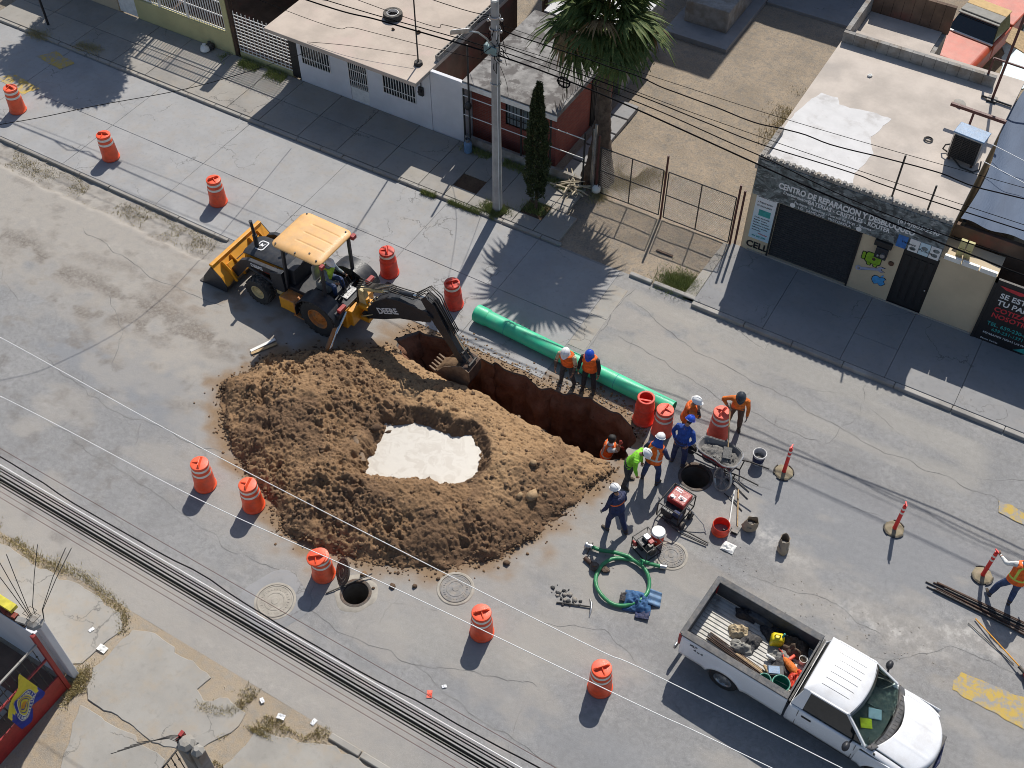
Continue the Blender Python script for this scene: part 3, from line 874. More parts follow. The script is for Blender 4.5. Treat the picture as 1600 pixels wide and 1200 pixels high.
# tar-dark seams and cracks as thin ribbons lying on the asphalt
M['crack'] = pm('crack', (.13, .127, .122), .95, bump=0, space='w', scale=2, c2=(.2, .195, .185), th=(.42, .6))
def ribbon(pts, w_, seed, z=.012):
    q = []
    for i in range(len(pts) - 1):
        a, c = np.array(pts[i]), np.array(pts[i + 1]); L = np.hypot(*(c - a)); d = (c - a) / L; n_ = np.array([-d[1], d[0]]); k = max(2, int(L / .12))
        for j in range(k):
            p = a + (c - a) * j / k
            q.append(p + n_ * ((float(fbm(p[0] * 1.7 + seed, p[1] * 1.7, 4, seed)) - .5) * .34))
    q.append(np.array(pts[-1])); q = np.array(q)
    t = np.gradient(q, axis=0); t /= np.hypot(t[:, 0], t[:, 1])[:, None] + 1e-9
    nn = np.stack([-t[:, 1], t[:, 0]], -1)
    ww = w_ * .75 * (.35 + 1.1 * vnoise(q[:, 0] * 5, q[:, 1] * 5, seed)) * np.minimum(1, np.minimum(np.arange(len(q)), np.arange(len(q))[::-1]) / 3 + .15)
    zz = (fbm(q[:, 0] * .8, q[:, 1] * .8, 3, 3) - .5) * .018 + .004
    V = np.concatenate([np.column_stack([q + nn * ww[:, None] / 2, zz]), np.column_stack([q - nn * ww[:, None] / 2, zz])])
    k = len(q)
    me = np_mesh('road_crack', V, [(i, i + 1, k + i + 1, k + i) for i in range(k - 1)], M['crack'])
    tag(put('road_crack', me), kind='structure')
for i, (p, w_) in enumerate([
    ([(-24.6, 12.5), (-21, 11.9), (-17.2, 12.2), (-16.6, 12.4)], .022), ([(-22, 10.6), (-17, 10.2), (-14.2, 9.9)], .018), ([(-14.2, 9.9), (-12.6, 10.2), (-11.9, 9.6)], .02),
    ([(-11.9, 9.6), (-10.4, 9.5), (-8.6, 9.7), (-5.6, 10.7)], .022), ([(-8.6, 9.7), (-7.2, 9.3), (-3.4, 9.2)], .02), ([(-12.0, 10.3), (-11.7, 9.6)], .016), ([(-10.3, 9.9), (-9.9, 8.8), (-9.2, 8.2)], .016),
    ([(-18.5, 9.2), (-15.2, 8.8), (-12, 8.5), (-8, 8.6)], .016), ([(-6.4, 12.2), (-4.9, 12.9), (-3.6, 12.4)], .016), ([(-24, 15.4), (-22.4, 14.3), (-21.6, 13.0)], .02), ([(-27, 17.2), (-23, 16.6), (-20.4, 16.8)], .02),
    ([(-9.4, 23.6), (-6.8, 22.6), (-4.2, 22.4), (-.6, 21.9), (3.5, 21.9)], .02), ([(-9.2, 22.0), (-5.8, 21.4), (-2.2, 21.2)], .016), ([(-2.2, 21.2), (-1.6, 22.8), (-1.9, 24)], .016), ([(1.0, 15.3), (2.8, 16.9), (4.6, 17.0)], .018), ([(-2.4, 16.2), (-.6, 16.6), (1.4, 16.2)], .014), ([(-9.7, 24.2), (-9.7, 20.8)], .03)]):
    ribbon(p, w_, 300 + i)
# ================================================================ BUILDINGS
M['plaster_white'] = pm('plaster_white', (.62, .62, .64), .9, var=.06, scale=1.2, c2=(.46, .42, .38), th=(.62, .85), space='w', bump=.2)
M['roof_screed'] = pm('roof_screed', (.44, .37, .31), .92, var=.12, scale=.9, c2=(.47, .37, .32), th=(.5, .7), space='w', bump=.25, fine=25)
M['shop_roof'] = pm('shop_roof', (.45, .395, .345), .92, var=.14, scale=.8, c2=(.36, .32, .285), th=(.52, .72), space='w', bump=.3, fine=22)
M['roof_white'] = pm('roof_white', (.56, .55, .545), .85, var=.05, scale=2, space='w', bump=.15, c2=(.42, .40, .385), th=(.5, .72))
M['block'] = pm('block', (.26, .25, .235), .95, var=.2, scale=3, bump=.4, fine=30, c2=(.2, .17, .14))
M['brown_wall'] = pm('brown_wall', (.13, .085, .06), .95, var=.25, scale=1.6, bump=.4, space='w', c2=(.19, .075, .055), th=(.5, .7))
M['beige_wall'] = pm('beige_wall', (.50, .41, .285), .9, var=.07, scale=1.1, space='w', c2=(.40, .32, .22), th=(.6, .85), bump=.2)
M['yellow_wall'] = pm('yellow_wall', (.47, .43, .22), .9, var=.08, scale=1.2, space='w', c2=(.36, .32, .18), th=(.6, .8), bump=.2)
M['grey_roof'] = pm('grey_roof', (.22, .21, .20), .95, var=.3, scale=2.6, space='w', c2=(.11, .10, .095), th=(.46, .56), bump=.4, fine=20)
M['curtain'] = pm('curtain', (.22, .26, .28), .9, scale=5)
M['dark_room'] = pm('dark_room', (.02, .018, .016), .95, bump=0)
M['iron_black'] = pm('iron_black', (.015, .015, .016), .6, bump=0, dust=.15)
M['iron_white'] = pm('iron_white', (.72, .70, .66), .6, bump=0, var=.1)
M['iron_maroon'] = pm('iron_maroon', (.09, .025, .022), .6, bump=0, dust=.2)
g = NT('brick_red')   # far brickwork, 1-2 px per brick
bt = g.n('ShaderNodeTexBrick', i_Scale=1.0)
bt.inputs['Color1'].default_value = (.24, .048, .034, 1); bt.inputs['Color2'].default_value = (.31, .075, .05, 1); bt.inputs['Mortar'].default_value = (.2, .12, .10, 1)
bt.inputs['Mortar Size'].default_value = .008; bt.inputs['Brick Width'].default_value = .24; bt.inputs['Row Height'].default_value = .075
mp = g.n('ShaderNodeMapping'); mp.inputs['Rotation'].default_value = (R(90), 0, 0)
sx = g.n('ShaderNodeSeparateXYZ'); cx = g.n('ShaderNodeCombineXYZ')
g.l(g.co('w'), sx.inputs[0]); g.l(g.math('ADD', sx.outputs[0], sx.outputs[1]), cx.inputs[0]); g.l(sx.outputs[2], cx.inputs[1]); g.l(cx.outputs[0], bt.inputs[0])
c = g.mix(g.ramp(g.noise(1.3, 5, .6), .35, .7, 0, .5), bt.outputs[0], (.15, .04, .03))
M['brick_red'] = g.out(c, .9, g.bump(bt.outputs['Fac'], .4, -.01))

def barred_window(parent, x0, x1, y, z0, z1, step=.11, bar='iron_white', pane='glass', name='window', nrail=2):
    """recess-filling pane, frame and a grille standing proud of a wall that faces -y"""
    b = MB()
    for p, q in [((x0 - .05, y - .03, z0 - .06), (x1 + .05, y + .05, z0)), ((x0 - .05, y - .03, z1), (x1 + .05, y + .05, z1 + .05)),
                 ((x0 - .05, y - .03, z0), (x0, y + .05, z1)), ((x1, y - .03, z0), (x1 + .05, y + .05, z1))]: b.bb(p, q)
    o = b.build(name, M['concrete'], parent)
    b = MB(); b.bb((x0, y + .02, z0), (x1, y + .04, z1)); b.build('pane', M[pane], o)
    b = MB()
    n = int((x1 - x0) / step)
    for i in range(n + 1):
        x = x0 + (x1 - x0) * i / n
        b.bar((x, y - .06, z0), (x, y - .06, z1), .022)
    for k in range(nrail):
        z = z0 + (z1 - z0) * (k + .5) / nrail
        b.bar((x0, y - .045, z), (x1, y - .045, z), .012, .03)
    b.build('grille', M[bar], o)
    return o

# ---------------------------------------------------------------- white house
wh = thing('white_house', 'white plastered single storey house with flat tan roof and barred windows', 'house', (-22.8, 27.5, 0))
P0 = (22.8, -27.5, 0)
def wb(*a, **k):
    b = MB(); b.at(P0); return b
Y0 = 27.5
W1 = (-25.3, -24.0, .95, 2.0); DR = (-23.15, -22.32, .1, 2.15); W2 = (-21.6, -20.2, 1.0, 2.0)
b = wb()
# facade pieces round the openings
def facade(b, x0, x1, z0, z1, ops, y, th=.15):
    cuts = sorted(ops)
    x = x0
    for (a, c, d, e) in cuts:
        b.bb((x, y, z0), (a, y + th, z1))
        if d > z0: b.bb((a, y, z0), (c, y + th, d))
        if e < z1: b.bb((a, y, e), (c, y + th, z1))
        x = c
    b.bb((x, y, z0), (x1, y + th, z1))
facade(b, -25.5, -19.55, 0, 2.5, [W1, DR, W2], Y0)
b.bb((-25.5, Y0 + .15, 0), (-25.35, 33.6, 2.5))
b.build('wall', M['plaster_white'], wh)
b = wb(); b.bb((-19.72, Y0 + .15, 0), (-19.56, 33.6, 2.5)); b.build('side_wall', M['brown_wall'], wh)
b = wb(); b.bb((-26.12, 26.62, 2.5), (-19.52, 33.9, 2.66)); roof = b.build('roof', M['roof_screed'], wh, bevel=.02)
for x in (W1, W2):
    o = barred_window(wh, x[0], x[1], Y0 + .04, x[2], x[3]); o.location = (22.8, -27.5, 0)
o = barred_window(wh, DR[0], DR[1], Y0 + .05, .75, DR[3], .085, nrail=3, name='door'); o.location = (22.8, -27.5, 0)
b = MB(); b.bb((DR[0], Y0 + .03, DR[2]), (DR[1], Y0 + .07, .7)); b.build('door_panel', M['iron_white'], o)
# taller end wall and its return
b = wb(); b.bb((-19.545, Y0 + .02, 0), (-18.2, Y0 + .17, 2.62)); b.bb((-18.33, Y0 + .17, 0), (-18.2, 30.4, 2.55)); b.build('end_wall', M['plaster_white'], wh, bevel=.015)
# parapet of hollow blocks along the roof's right edge
for k in range(12):
    y = 28.1 + k * .41
    b = wb()
    bl = [(-19.66, y), (-19.53, y), (-19.53, y + .39), (-19.66, y + .39)]
    b.bb((-19.67, y, 2.662), (-19.53, y + .395, 2.80)); b.bb((-19.67, y, 2.8), (-19.64, y + .395, 2.87)); b.bb((-19.56, y, 2.8), (-19.53, y + .395, 2.87))
    for yy in (y, y + .183, y + .365): b.bb((-19.64, yy, 2.8), (-19.56, yy + .03, 2.87))
    b.build('block', M['block'], wh)
# electric meter on the end of the facade
b = wb(); b.bb((-20.02, Y0 - .09, 1.5), (-19.82, Y0 - .003, 1.85)); b.cyl((-19.92, Y0 - .09, 1.7), (-19.92, Y0 - .17, 1.7), .075, n=12); b.bar((-19.92, Y0 - .03, 1.85), (-19.92, Y0 - .03, 2.48), .03); b.build('meter_box', M['dark_steel'], wh, bevel=.01)
# antenna mast at the roof corner
t = thing('antenna_mast', 'thin dark antenna mast at the front corner of the tan roof', 'antenna', (-20.05, 27.6, 2.66))
b = MB(); b.cyl((0, 0, 0), (0, 0, 4.6), .028, .022, 8); b.build('mast', M['iron_black'], t)
b = MB(); b.cyl((0, 0, 0), (0, 0, .12), .16, .14, 14); b.build('weight', M['black_rubber'], t)
b = MB()
for k in range(6): b.bar((-.45 + .05 * k, -.05 * k + .1, 4.25 + .06 * k), (.45 - .05 * k, -.05 * k + .1, 4.25 + .06 * k), .012)
b.bar((0, -.3, 4.2), (0, .3, 4.6), .015); b.build('aerial', M['steel'], t)
# tyre on the roof
def tyre_mesh(name, R1, w, rimr, mat, lug=0, n=36):
    b = MB()
    pr = [(rimr, -w * .42), (R1 * .80, -w * .5), (R1 * .95, -w * .44), (R1, -w * .3), (R1, w * .3), (R1 * .95, w * .44), (R1 * .80, w * .5), (rimr, w * .42), (rimr, -w * .42)]
    b.lathe(pr, n, cap0=False, cap1=False)
    return b
t = thing('tyre_on_roof', 'worn car tyre lying flat on the tan house roof', 'tyre', (-22.45, 29.55, 2.78))
tyre_mesh('', .36, .22, .22, None).build('tyre', M['black_rubber'], t, smooth=True)
b = MB(); b.lathe([(.225, -.02), (.225, .09), (.2, .1), (.2, -.02), (.225, -.02)], 28, cap0=False, cap1=False); b.build('bead_ring', M['iron_white'], t, smooth=True)
# small things on that roof
for i, (x, y, s) in enumerate([(-25.3, 29.3, .13), (-22.0, 28.9, .07), (-21.1, 29.2, .09)]):
    b = MB(); vs, fs = ROCKS[i]; b.add([(v[0] * s + x, v[1] * s + y, v[2] * s + 2.69) for v in vs], fs)
    tag(b.build('roof_stone', M['clod_dark']), ['dark stone near the left edge of the tan roof', 'small dark stone on the tan roof in front of the tyre', 'dark stone on the tan roof right of the tyre'][i], 'stone')
# floor and back yard between the two houses
b = MB(); b.bb((-19.5, 27.72, -.02), (-18.34, 33.6, .05)); tag(b.build('patio', M['brown_wall']), kind='structure')

# ---------------------------------------------------------------- brick house
bh = thing('brick_house', 'small red brick house under a stained grey slab roof behind the utility pole', 'house', (0, 0, 0))
b = MB()
WB = (-16.75, -15.75, 1.1, 2.35)
facade(b, -18.15, -14.75, 0, 2.55, [WB], 28.05)
b.bb((-14.9, 28.2, 0), (-14.75, 32.4, 2.55)); b.bb((-18.15, 28.2, 0), (-18.0, 32.4, 2.55))
b.build('wall', M['brick_red'], bh)
b = MB(); b.bb((-18.17, 27.45, 2.55), (-14.45, 32.5, 2.76)); b.build('roof', M['grey_roof'], bh, bevel=.02)
barred_window(bh, WB[0], WB[1], 28.09, WB[2], WB[3], .13, 'iron_black', 'curtain')
b = MB(); b.bb((-14.745, 30.6, .1), (-14.70, 31.6, 2.1)); b.build('door', M['iron_black'], bh)
b = MB()
for k in range(9): b.bar((-14.66, 30.6 + k * .125, .1), (-14.66, 30.6 + k * .125, 2.15), .02)
b.build('door_grille', M['iron_black'], bh)
b = MB()   # starter bars on the roof edge
for k in range(16):
    b.bar((-14.55 - .02 * (k % 2), 27.6 + k * .17, 2.76), (-14.55 + random.uniform(-.06, .06), 27.6 + k * .17 + random.uniform(-.05, .05), 3.1 + random.uniform(0, .2)), .014)
b.build('starter_bars', M['rust_steel'], bh)
b = MB()   # drip fascia
b.bb((-18.2, 27.42, 2.5), (-14.42, 27.449, 2.70)); b.build('fascia', M['iron_white'], bh)
for i in range(5):
    b = MB(); b.bb((-14.4, 27.75 + i * .95, 0), (-13.65, 28.65 + i * .95, .1 + .025 * i)); o = b.build('paving_slab', M['grey_concrete'], None, bevel=.02); tag(o, kind='structure')
# street fence of the brick house
ff = thing('iron_fence', 'thin dark pipe fence with pale rails in front of the brick house', 'fence', (0, 0, 0))
b = MB()
for x in (-18.12, -16.95, -15.8, -14.65, -13.35):
    bb_ = MB(); bb_.cyl((x, 27.45, 0), (x, 27.45, 2.45), .035, n=8); bb_.build('post', M['iron_black'], ff)
for z in (1.4, 2.2):
    bb_ = MB(); bb_.cyl((-18.12, 27.42, z), (-13.35, 27.42, z), .018, n=6); bb_.build('rail', M['iron_white'], ff)
bb_ = MB(); bb_.bb((-18.1, 27.4, 0), (-13.4, 27.52, .5)); bb_.build('plinth', M['block'], ff)
b = MB(); b.cyl((-17.8, 27.3, 0), (-17.8, 27.3, 4.4), .035, n=8); b.ell((-17.8, 27.22, 2.0), (.13, .13, .17), 10, 8)
tag(b.build('service_mast', M['dark_steel'], smooth=True), 'slim service pipe with a round meter beside the white house', 'pipe mast')
t = thing('gas_cylinder', 'small blue gas cylinder on the pavement beside the white end wall', 'gas cylinder', (-17.78, 27.1, .1))
M['blue_paint'] = pm('blue_paint', (.12, .22, .36), .5, dust=.2)
b = MB(); b.lathe([(.12, 0), (.15, .03), (.15, .36), (.12, .44), (.05, .48), (.05, .52)], 16); b.build('body', M['blue_paint'], t, smooth=True)
b = MB(); b.lathe([(.09, .44), (.1, .58), (.09, .58), (.085, .45)], 14, cap0=False, cap1=False); b.cyl((0, 0, .5), (0, 0, .56), .025, n=8); b.build('collar', M['steel'], t)

# ---------------------------------------------------------------- yellow house and white grid fence at the upper left
yh = thing('yellow_house_front', 'low yellow front wall topped with a white bar grille at the upper left', 'front wall', (0, 0, 0))
b = MB(); b.bb((-33.75, 27.5, 0), (-28.95, 27.72, 1.0)); b.bb((-33.75, 27.72, 0), (-33.5, 31, 2.9)); b.build('wall', M['yellow_wall'], yh, bevel=.02)
b = MB(); b.bb((-28.95, 27.46, 0), (-28.7, 27.75, 3.0)); b.build('pillar', M['yellow_wall'], yh, bevel=.02)
b = MB(); b.bb((-28.7, 27.5, 0), (-28.55, 27.72, 3.0)); b.build('gate_pillar', M['rust_steel'], yh)
b = MB()
for i in range(36): b.bar((-33.5 + i * .13, 27.6, 1.0), (-33.5 + i * .13, 27.6, 2.75), .03)
for z in (1.06, 1.65, 2.25, 2.75): b.bar((-33.6, 27.58, z), (-28.95, 27.58, z), .025, .05)
for x in (-32.4, -30.9): b.bar((x, 27.57, 1.0), (x, 27.57, 2.75), .07)
b.build('grille', M['iron_white'], yh)
b = MB(); b.bb((-34.75, 27.55, .1), (-33.8, 27.62, 1.1)); b.build('door_panel', M['iron_white'], yh)
b = MB()
for i in range(8): b.bar((-34.7 + i * .125, 27.58, 1.1), (-34.7 + i * .125, 27.58, 2.3), .03)
b.bar((-34.75, 27.58, 2.3), (-33.8, 27.58, 2.3), .05); b.build('door_bars', M['iron_white'], yh)
b = MB(); b.bb((-40, 27.5, 0), (-34.78, 27.7, 2.4)); b.build('side_wall', M['beige_wall'], yh)
b = MB(); b.bb((-33.4, 27.75, -.02), (-25.6, 34, .06)); tag(b.build('carport_floor', M['brown_wall']), kind='structure')
hb = thing('carport', 'dark brown carport structure behind the white grid fence', 'carport', (0, 0, 0))
b = MB(); b.bb((-33.4, 33.0, 0), (-25.9, 33.2, 2.8)); b.build('wall', M['brown_wall'], hb)
b = MB(); b.bb((-33.45, 29.6, 2.8), (-26.3, 33.4, 2.95)); b.build('roof', M['brown_wall'], hb)
gf = thing('white_grid_fence', 'white grid fence of flat bars between the yellow pillar and the white house', 'fence', (0, 0, 0))
b = MB()
for i in range(16): b.bar((-28.5 + i * .2, 27.6, .3), (-28.5 + i * .2, 27.6, 2.05), .022)
for z in np.arange(.32, 2.06, .145): b.bar((-28.52, 27.59, z), (-25.5, 27.59, z), .02, .03)
b.build('grid', M['iron_white'], gf)
b = MB(); b.bb((-28.5, 27.55, 0), (-25.95, 27.67, .3)); b.build('plinth', M['yellow_wall'], gf)
b = MB(); b.bb((-25.94, 27.56, .1), (-25.52, 27.62, 2.1)); b.build('side_door', M['iron_black'], gf)
t = thing('street_post', 'thin dark leaning-free post on the pavement at the upper left', 'post', (-36.55, 25.3, 0)); t['label'] = 'thin dark post standing in the tree shade at the upper left'
b = MB(); b.cyl((0, 0, 0), (0, 0, 3.2), .05, .045, 8); b.build('pole', M['iron_black'], t)
b = MB(); b.bb((-.12, -.12, 0), (.12, .12, .1)); b.build('foot', M['concrete'], t)
gm = thing('garbage_bag', 'white and black tied rubbish bags against the yellow wall', 'rubbish bag', (-29.9, 27.1, .1))
for k, (x, y, s, m) in enumerate([(0, 0, .2, 'white_plastic'), (.06, .22, .2, 'black_rubber'), (-.16, .1, .14, 'white_plastic')]):
    b = MB(); b.lathe([(s * .5, 0), (s, s * .35), (s * .9, s * .9), (s * .3, s * 1.3), (s * .15, s * 1.35), (s * .35, s * 1.6)], 9, (x, y, 0)); b.build('bag', M[m], gm, smooth=60)

# ---------------------------------------------------------------- yard behind the wire gate
cs = thing('concrete_cistern', 'low grey concrete tank on a slab at the back of the yard', 'water tank', (0, 0, 0))
b = MB(); b.bb((-14.6, 38.4, .2), (-12.75, 43, 1.15)); b.build('tank', M['block'], cs, bevel=.03)
b = MB(); b.bb((-15.0, 37.4, -.02), (-12.3, 44, .2)); tag(b.build('yard_slab', M['grey_concrete'], bevel=.02), kind='structure')
b = MB(); b.bb((-12.29, 41.5, -.02), (-7.6, 44, .12)); tag(b.build('yard_slab', M['grey_concrete'], bevel=.02), kind='structure')
bk = thing('back_house', 'tall grey block house closing the far end of the yard', 'house', (0, 0, 0))
b = MB(); b.bb((-22, 44.4, 0), (-13.9, 52, 10.6)); b.bb((-13.9, 44.6, 0), (-9.2, 52, 5.4)); b.bb((-9.2, 44.8, 0), (-7.6, 52, 3.6)); b.build('wall', M['block'], bk)
# white sheet roof seen left of the palm, and wall
wr = thing('white_sheet_roof', 'low shed with bright white sheet roof left of the palm crown', 'shed', (0, 0, 0))
b = MB(); b.hexa([(-18.0, 32.9, 2.5), (-14.6, 32.9, 2.4), (-14.6, 36.5, 2.5), (-18.0, 36.5, 2.6)], [(-18.0, 32.9, 2.56), (-14.6, 32.9, 2.46), (-14.6, 36.5, 2.56), (-18.0, 36.5, 2.66)]); b.build('roof', M['roof_white'], wr)
b = MB(); b.bb((-17.9, 33.0, 0), (-14.7, 36.4, 2.39)); b.build('wall', M['block'], wr)

# ---------------------------------------------------------------- phone repair shop
SX0, SX1, SY, SH = -7.5, -1.5, 27.46, 3.56
sh = thing('phone_shop', 'beige phone repair shop with black roller shutter and dark sign band', 'shop', (0, 0, 0))
SHUT = (-6.5, -3.86, .2, 2.45); SDOOR = (-2.5, -1.42, .14, 2.48)
b = MB()
facade(b, SX0 + .25, .22, 0, 2.62, [SHUT, SDOOR], SY, .2)
facade(b, SX0 + .25, SX1, 2.62, SH - .16, [], SY, .2)
b.lathe([(.25, 0), (.25, 2.62)], 20, (SX0 + .25, SY + .25, 0))          # rounded corner
b.bb((SX0, SY + .25, 0), (SX0 + .2, 35.9, SH - .16)); b.bb((SX1 - .2, SY + .2, 0), (SX1, 35.9, SH - .16)); b.bb((SX0, 35.7, 0), (SX1, 35.9, SH - .16))
b.bb((-1.5, SY + .2, 2.4), (.22, 28.4, 2.62))
b.bb((.02, SY + .2, 0), (.22, 35.9, 2.4))
b.build('wall', M['beige_wall'], sh)
b = MB(); b.bb((SX0 - .02, SY + .02, SH - .16), (SX1 + .02, 35.95, SH)); b.build('roof', M['shop_roof'], sh, bevel=.015)
WPT = [(-7.42, 28.0), (-7.42, 30.2), (-7.3, 31.2), (-7.05, 31.9), (-6.5, 31.95), (-6.33, 31.6), (-5.85, 31.68), (-5.2, 31.8), (-4.62, 31.72), (-4.75, 31.1), (-4.9, 30.5), (-4.55, 29.8), (-4.6, 29.2), (-4.78, 28.6), (-4.62, 28.0)]
b = MB(); b.prism(jag(WPT, .14, .12, 99), SH + .001, SH + .006); b.build('white_coating', M['roof_white'], sh)
# roller shutter: real slats
slm = MB()
slm.at((0, 0, 0))
for k in range(26):
    z = SHUT[2] + k * (SHUT[3] - SHUT[2]) / 26; dz = (SHUT[3] - SHUT[2]) / 26
    slm.prism([(SY + .08, z), (SY + .045, z + dz * .5), (SY + .08, z + dz * .92), (SY + .1, z + dz * .92), (SY + .1, z)], SHUT[0], SHUT[1], 'x')
s_ = slm.build('roller_shutter', M['iron_black'], sh)
b = MB(); b.bb((SHUT[0] - .06, SY - .03, SHUT[2]), (SHUT[0] - .003, SY + .1, SHUT[3])); b.build('guide_rail', M['iron_black'], s_)
b = MB(); b.bb((SHUT[1] + .003, SY - .03, SHUT[2]), (SHUT[1] + .06, SY + .1, SHUT[3])); b.build('guide_rail', M['iron_black'], s_)
b = MB(); b.bb((SDOOR[0], SY + .06, SDOOR[2]), (SDOOR[1], SY + .1, SDOOR[3])); d_ = b.build('door', M['iron_black'], sh)
b = MB()
for k in range(4): b.bb((SDOOR[0] + .1 + .24 * k, SY + .035, .4), (SDOOR[0] + .27 + .24 * k, SY + .058, 2.2))
b.build('door_panel', M['iron_black'], d_)
b = MB(); b.ell((SDOOR[1] - .1, SY + .0, 1.15), (.03, .03, .03), 8, 6); b.build('handle', M['chrome'], d_)
b = MB(); b.bb((SX0 + .3, SY - .02, .14), (SX1 + 1.7, SY - .002, .2)); b.build('sill', M['old_concrete'], sh)
# front coping of small blocks
for k in range(30):
    x = SX0 + .05 + k * .2; SHO = SH; SH = SH + .3
    b = MB(); b.bb((x, SY - .02, SH + .002), (x + .185, SY + .12, SH + .11)); b.bb((x + .05, SY - .005, SH + .11), (x + .135, SY + .105, SH + .16)); b.build('coping_block', M['block' if k % 3 else 'old_concrete'], sh); SH = SHO
b = MB(); b.bb((SX0 + .05, SY, SH + .002), (SX1, SY + .12, SH + .3)); b.build('front_parapet', M['block'], sh)
# hollow blocks at the front left corner
for k in range(5):
    b = MB(); y = SY + .25 + k * .33
    b.bb((SX0 - .0, y, SH + .002), (SX0 + .15, y + .31, SH + .2)); b.cyl((SX0 + .07, y + .09, SH + .201), (SX0 + .07, y + .09, SH + .204), .045, n=10); b.cyl((SX0 + .07, y + .22, SH + .201), (SX0 + .07, y + .22, SH + .204), .045, n=10)
    b.build('block', M['block'], sh)
# back parapet: block course with shadow, and the higher room walls behind
for k in range(13):
    x = SX0 + .0 + k * .4
    b = MB(); b.bb((x, 35.0, SH + .002), (x + .39, 35.16, SH + .40)); b.build('block', M['block'], sh)
for k in range(7):
    b = MB(); b.bb((SX0, 35.165 + k * .4, SH - .3), (SX0 + .16, 35.555 + k * .4, SH + .42)); b.build('block', M['block'], sh)
b = MB(); b.bb((SX0 - .0, 35.96, 0), (-4.6, 38.0, SH - .31)); b.build('back_room', M['block'], sh)
for k in range(8):
    b = MB(); b.bb((SX0 + .17 + k * .35, 37.75, SH - .3), (SX0 + .51 + k * .35, 37.9, SH + .75)); b.build('block', M['brown_wall'], sh)
b = MB(); b.bb((SX0 + .17, 35.17, SH - .306), (-4.75, 37.74, SH - .25)); b.build('back_roof', M['shop_roof'], sh)
# side ledge on the right and dark fascia beyond
b = MB(); b.bb((-1.46, 28.45, 2.7), (3.5, 28.6, 3.15)); b.build('fascia_board', M['brown_wall'], sh)
for k in range(3):
    b = MB(); b.bb((-1.35 + .53 * k, SY - .05, 2.63), (-.86 + .53 * k, SY + .04, 2.78)); b.build('lintel_block', M['white_plastic'], sh)
for k in range(2):
    for j in range(2):
        b = MB(); b.bb((-1.1 + .22 * k, SY + .3, 2.63 + .3 * j), (-.92 + .22 * k, SY + .42, 2.9 + .3 * j)); b.build('pillar_block', M['yellow_wall'], sh)

# sign band
g = NT('sign_dark')
n1 = g.noise(2.2, 5, .6, dist=2.0); n2 = g.noise(7, 4, .75, stretch=(.4, 1, 1.6))
c = g.mix(g.ramp(n1, .4, .62), (.04, .05, .056), (.17, .20, .21)); c = g.mix(g.ramp(n2, .55, .63, 0, .85), c, (.33, .35, .36))
M['sign_dark'] = g.out(c, .5)
M['sign_white'] = pm('sign_white', (.68, .68, .69), .5, var=.05, bump=0)
M['sign_blue'] = pm('sign_blue', (.03, .14, .42), .5, var=.2, bump=0)
M['sign_cyan'] = pm('sign_cyan', (.50, .64, .72), .5, var=.1, bump=0)
M['ink_black'] = pm('ink_black', (.01, .01, .012), .6, bump=0)
M['ink_teal'] = pm('ink_teal', (.03, .28, .27), .6, bump=0)
M['ink_red'] = pm('ink_red', (.5, .03, .04), .6, bump=0)
sg = thing('shop_sign', 'long dark sign band with white lettering above the roller shutter', 'sign', (-7.4, SY - .05, 2.5))
b = MB(); b.bb((0, 0, 0), (5.95, .045, 1.36)); b.build('board', M['sign_dark'], sg)
RX = (R(90), 0, 0)
def ink(txt, size, mat, par, x, z, y=-.004, **k):
    return lettering(txt, size, M[mat], par, (x, y, z), RX, **k)
ink('CENTRO DE REPARACION Y DESBLOQUEO', .30, 'sign_white', sg, .76, .56, bold=.012, sx=.73)
ink('BATERIAS - CRISTALES - ROUTER', .22, 'sign_white', sg, 1.75, .35, bold=.006, sx=.8)
ink('Desbloqueos', .15, 'sign_white', sg, .95, .40, bold=.002)
ink('Flasheos - Reballing - Puertos de carga - Bocinas', .14, 'sign_white', sg, 1.35, .18, bold=.001, sx=.9)
ink('(614)602-2290', .22, 'sign_white', sg, 4.45, .86, bold=.003, sx=.95)
ink('LG   SAMSUNG   MOTOROLA', .13, 'sign_white', sg, 1.5, .04, bold=.001)
b = MB(); b.cyl((1.32, -.006, .09), (1.32, 0, .09), .085, n=20); b.cyl((3.45, -.006, .09), (3.45, 0, .09), .085, n=20); b.build('emblem', M['sign_white'], sg)
for i, (x, m) in enumerate([(4.62, 'sign_blue'), (4.98, 'sign_white'), (5.3, 'sign_cyan'), (5.62, 'sign_white')]):
    b = MB(); b.bb((x, -.012, -.02), (x + .3, -.002, .44)); b.build('picture_panel', M[m], sg)
for i, (x, z) in enumerate([(5.05, .1), (5.38, .25), (5.7, .12), (5.72, .3)]):
    b = MB(); b.ell((x + .07, -.014, z), (.1, .004, .07), 12, 6); b.build('picture', M['sign_dark'], sg)
ink('Visitanos', .12, 'ink_black', sg, 4.75, .2, y=-.016); ink('Pantallas', .12, 'ink_black', sg, 5.3, .12, y=-.016)
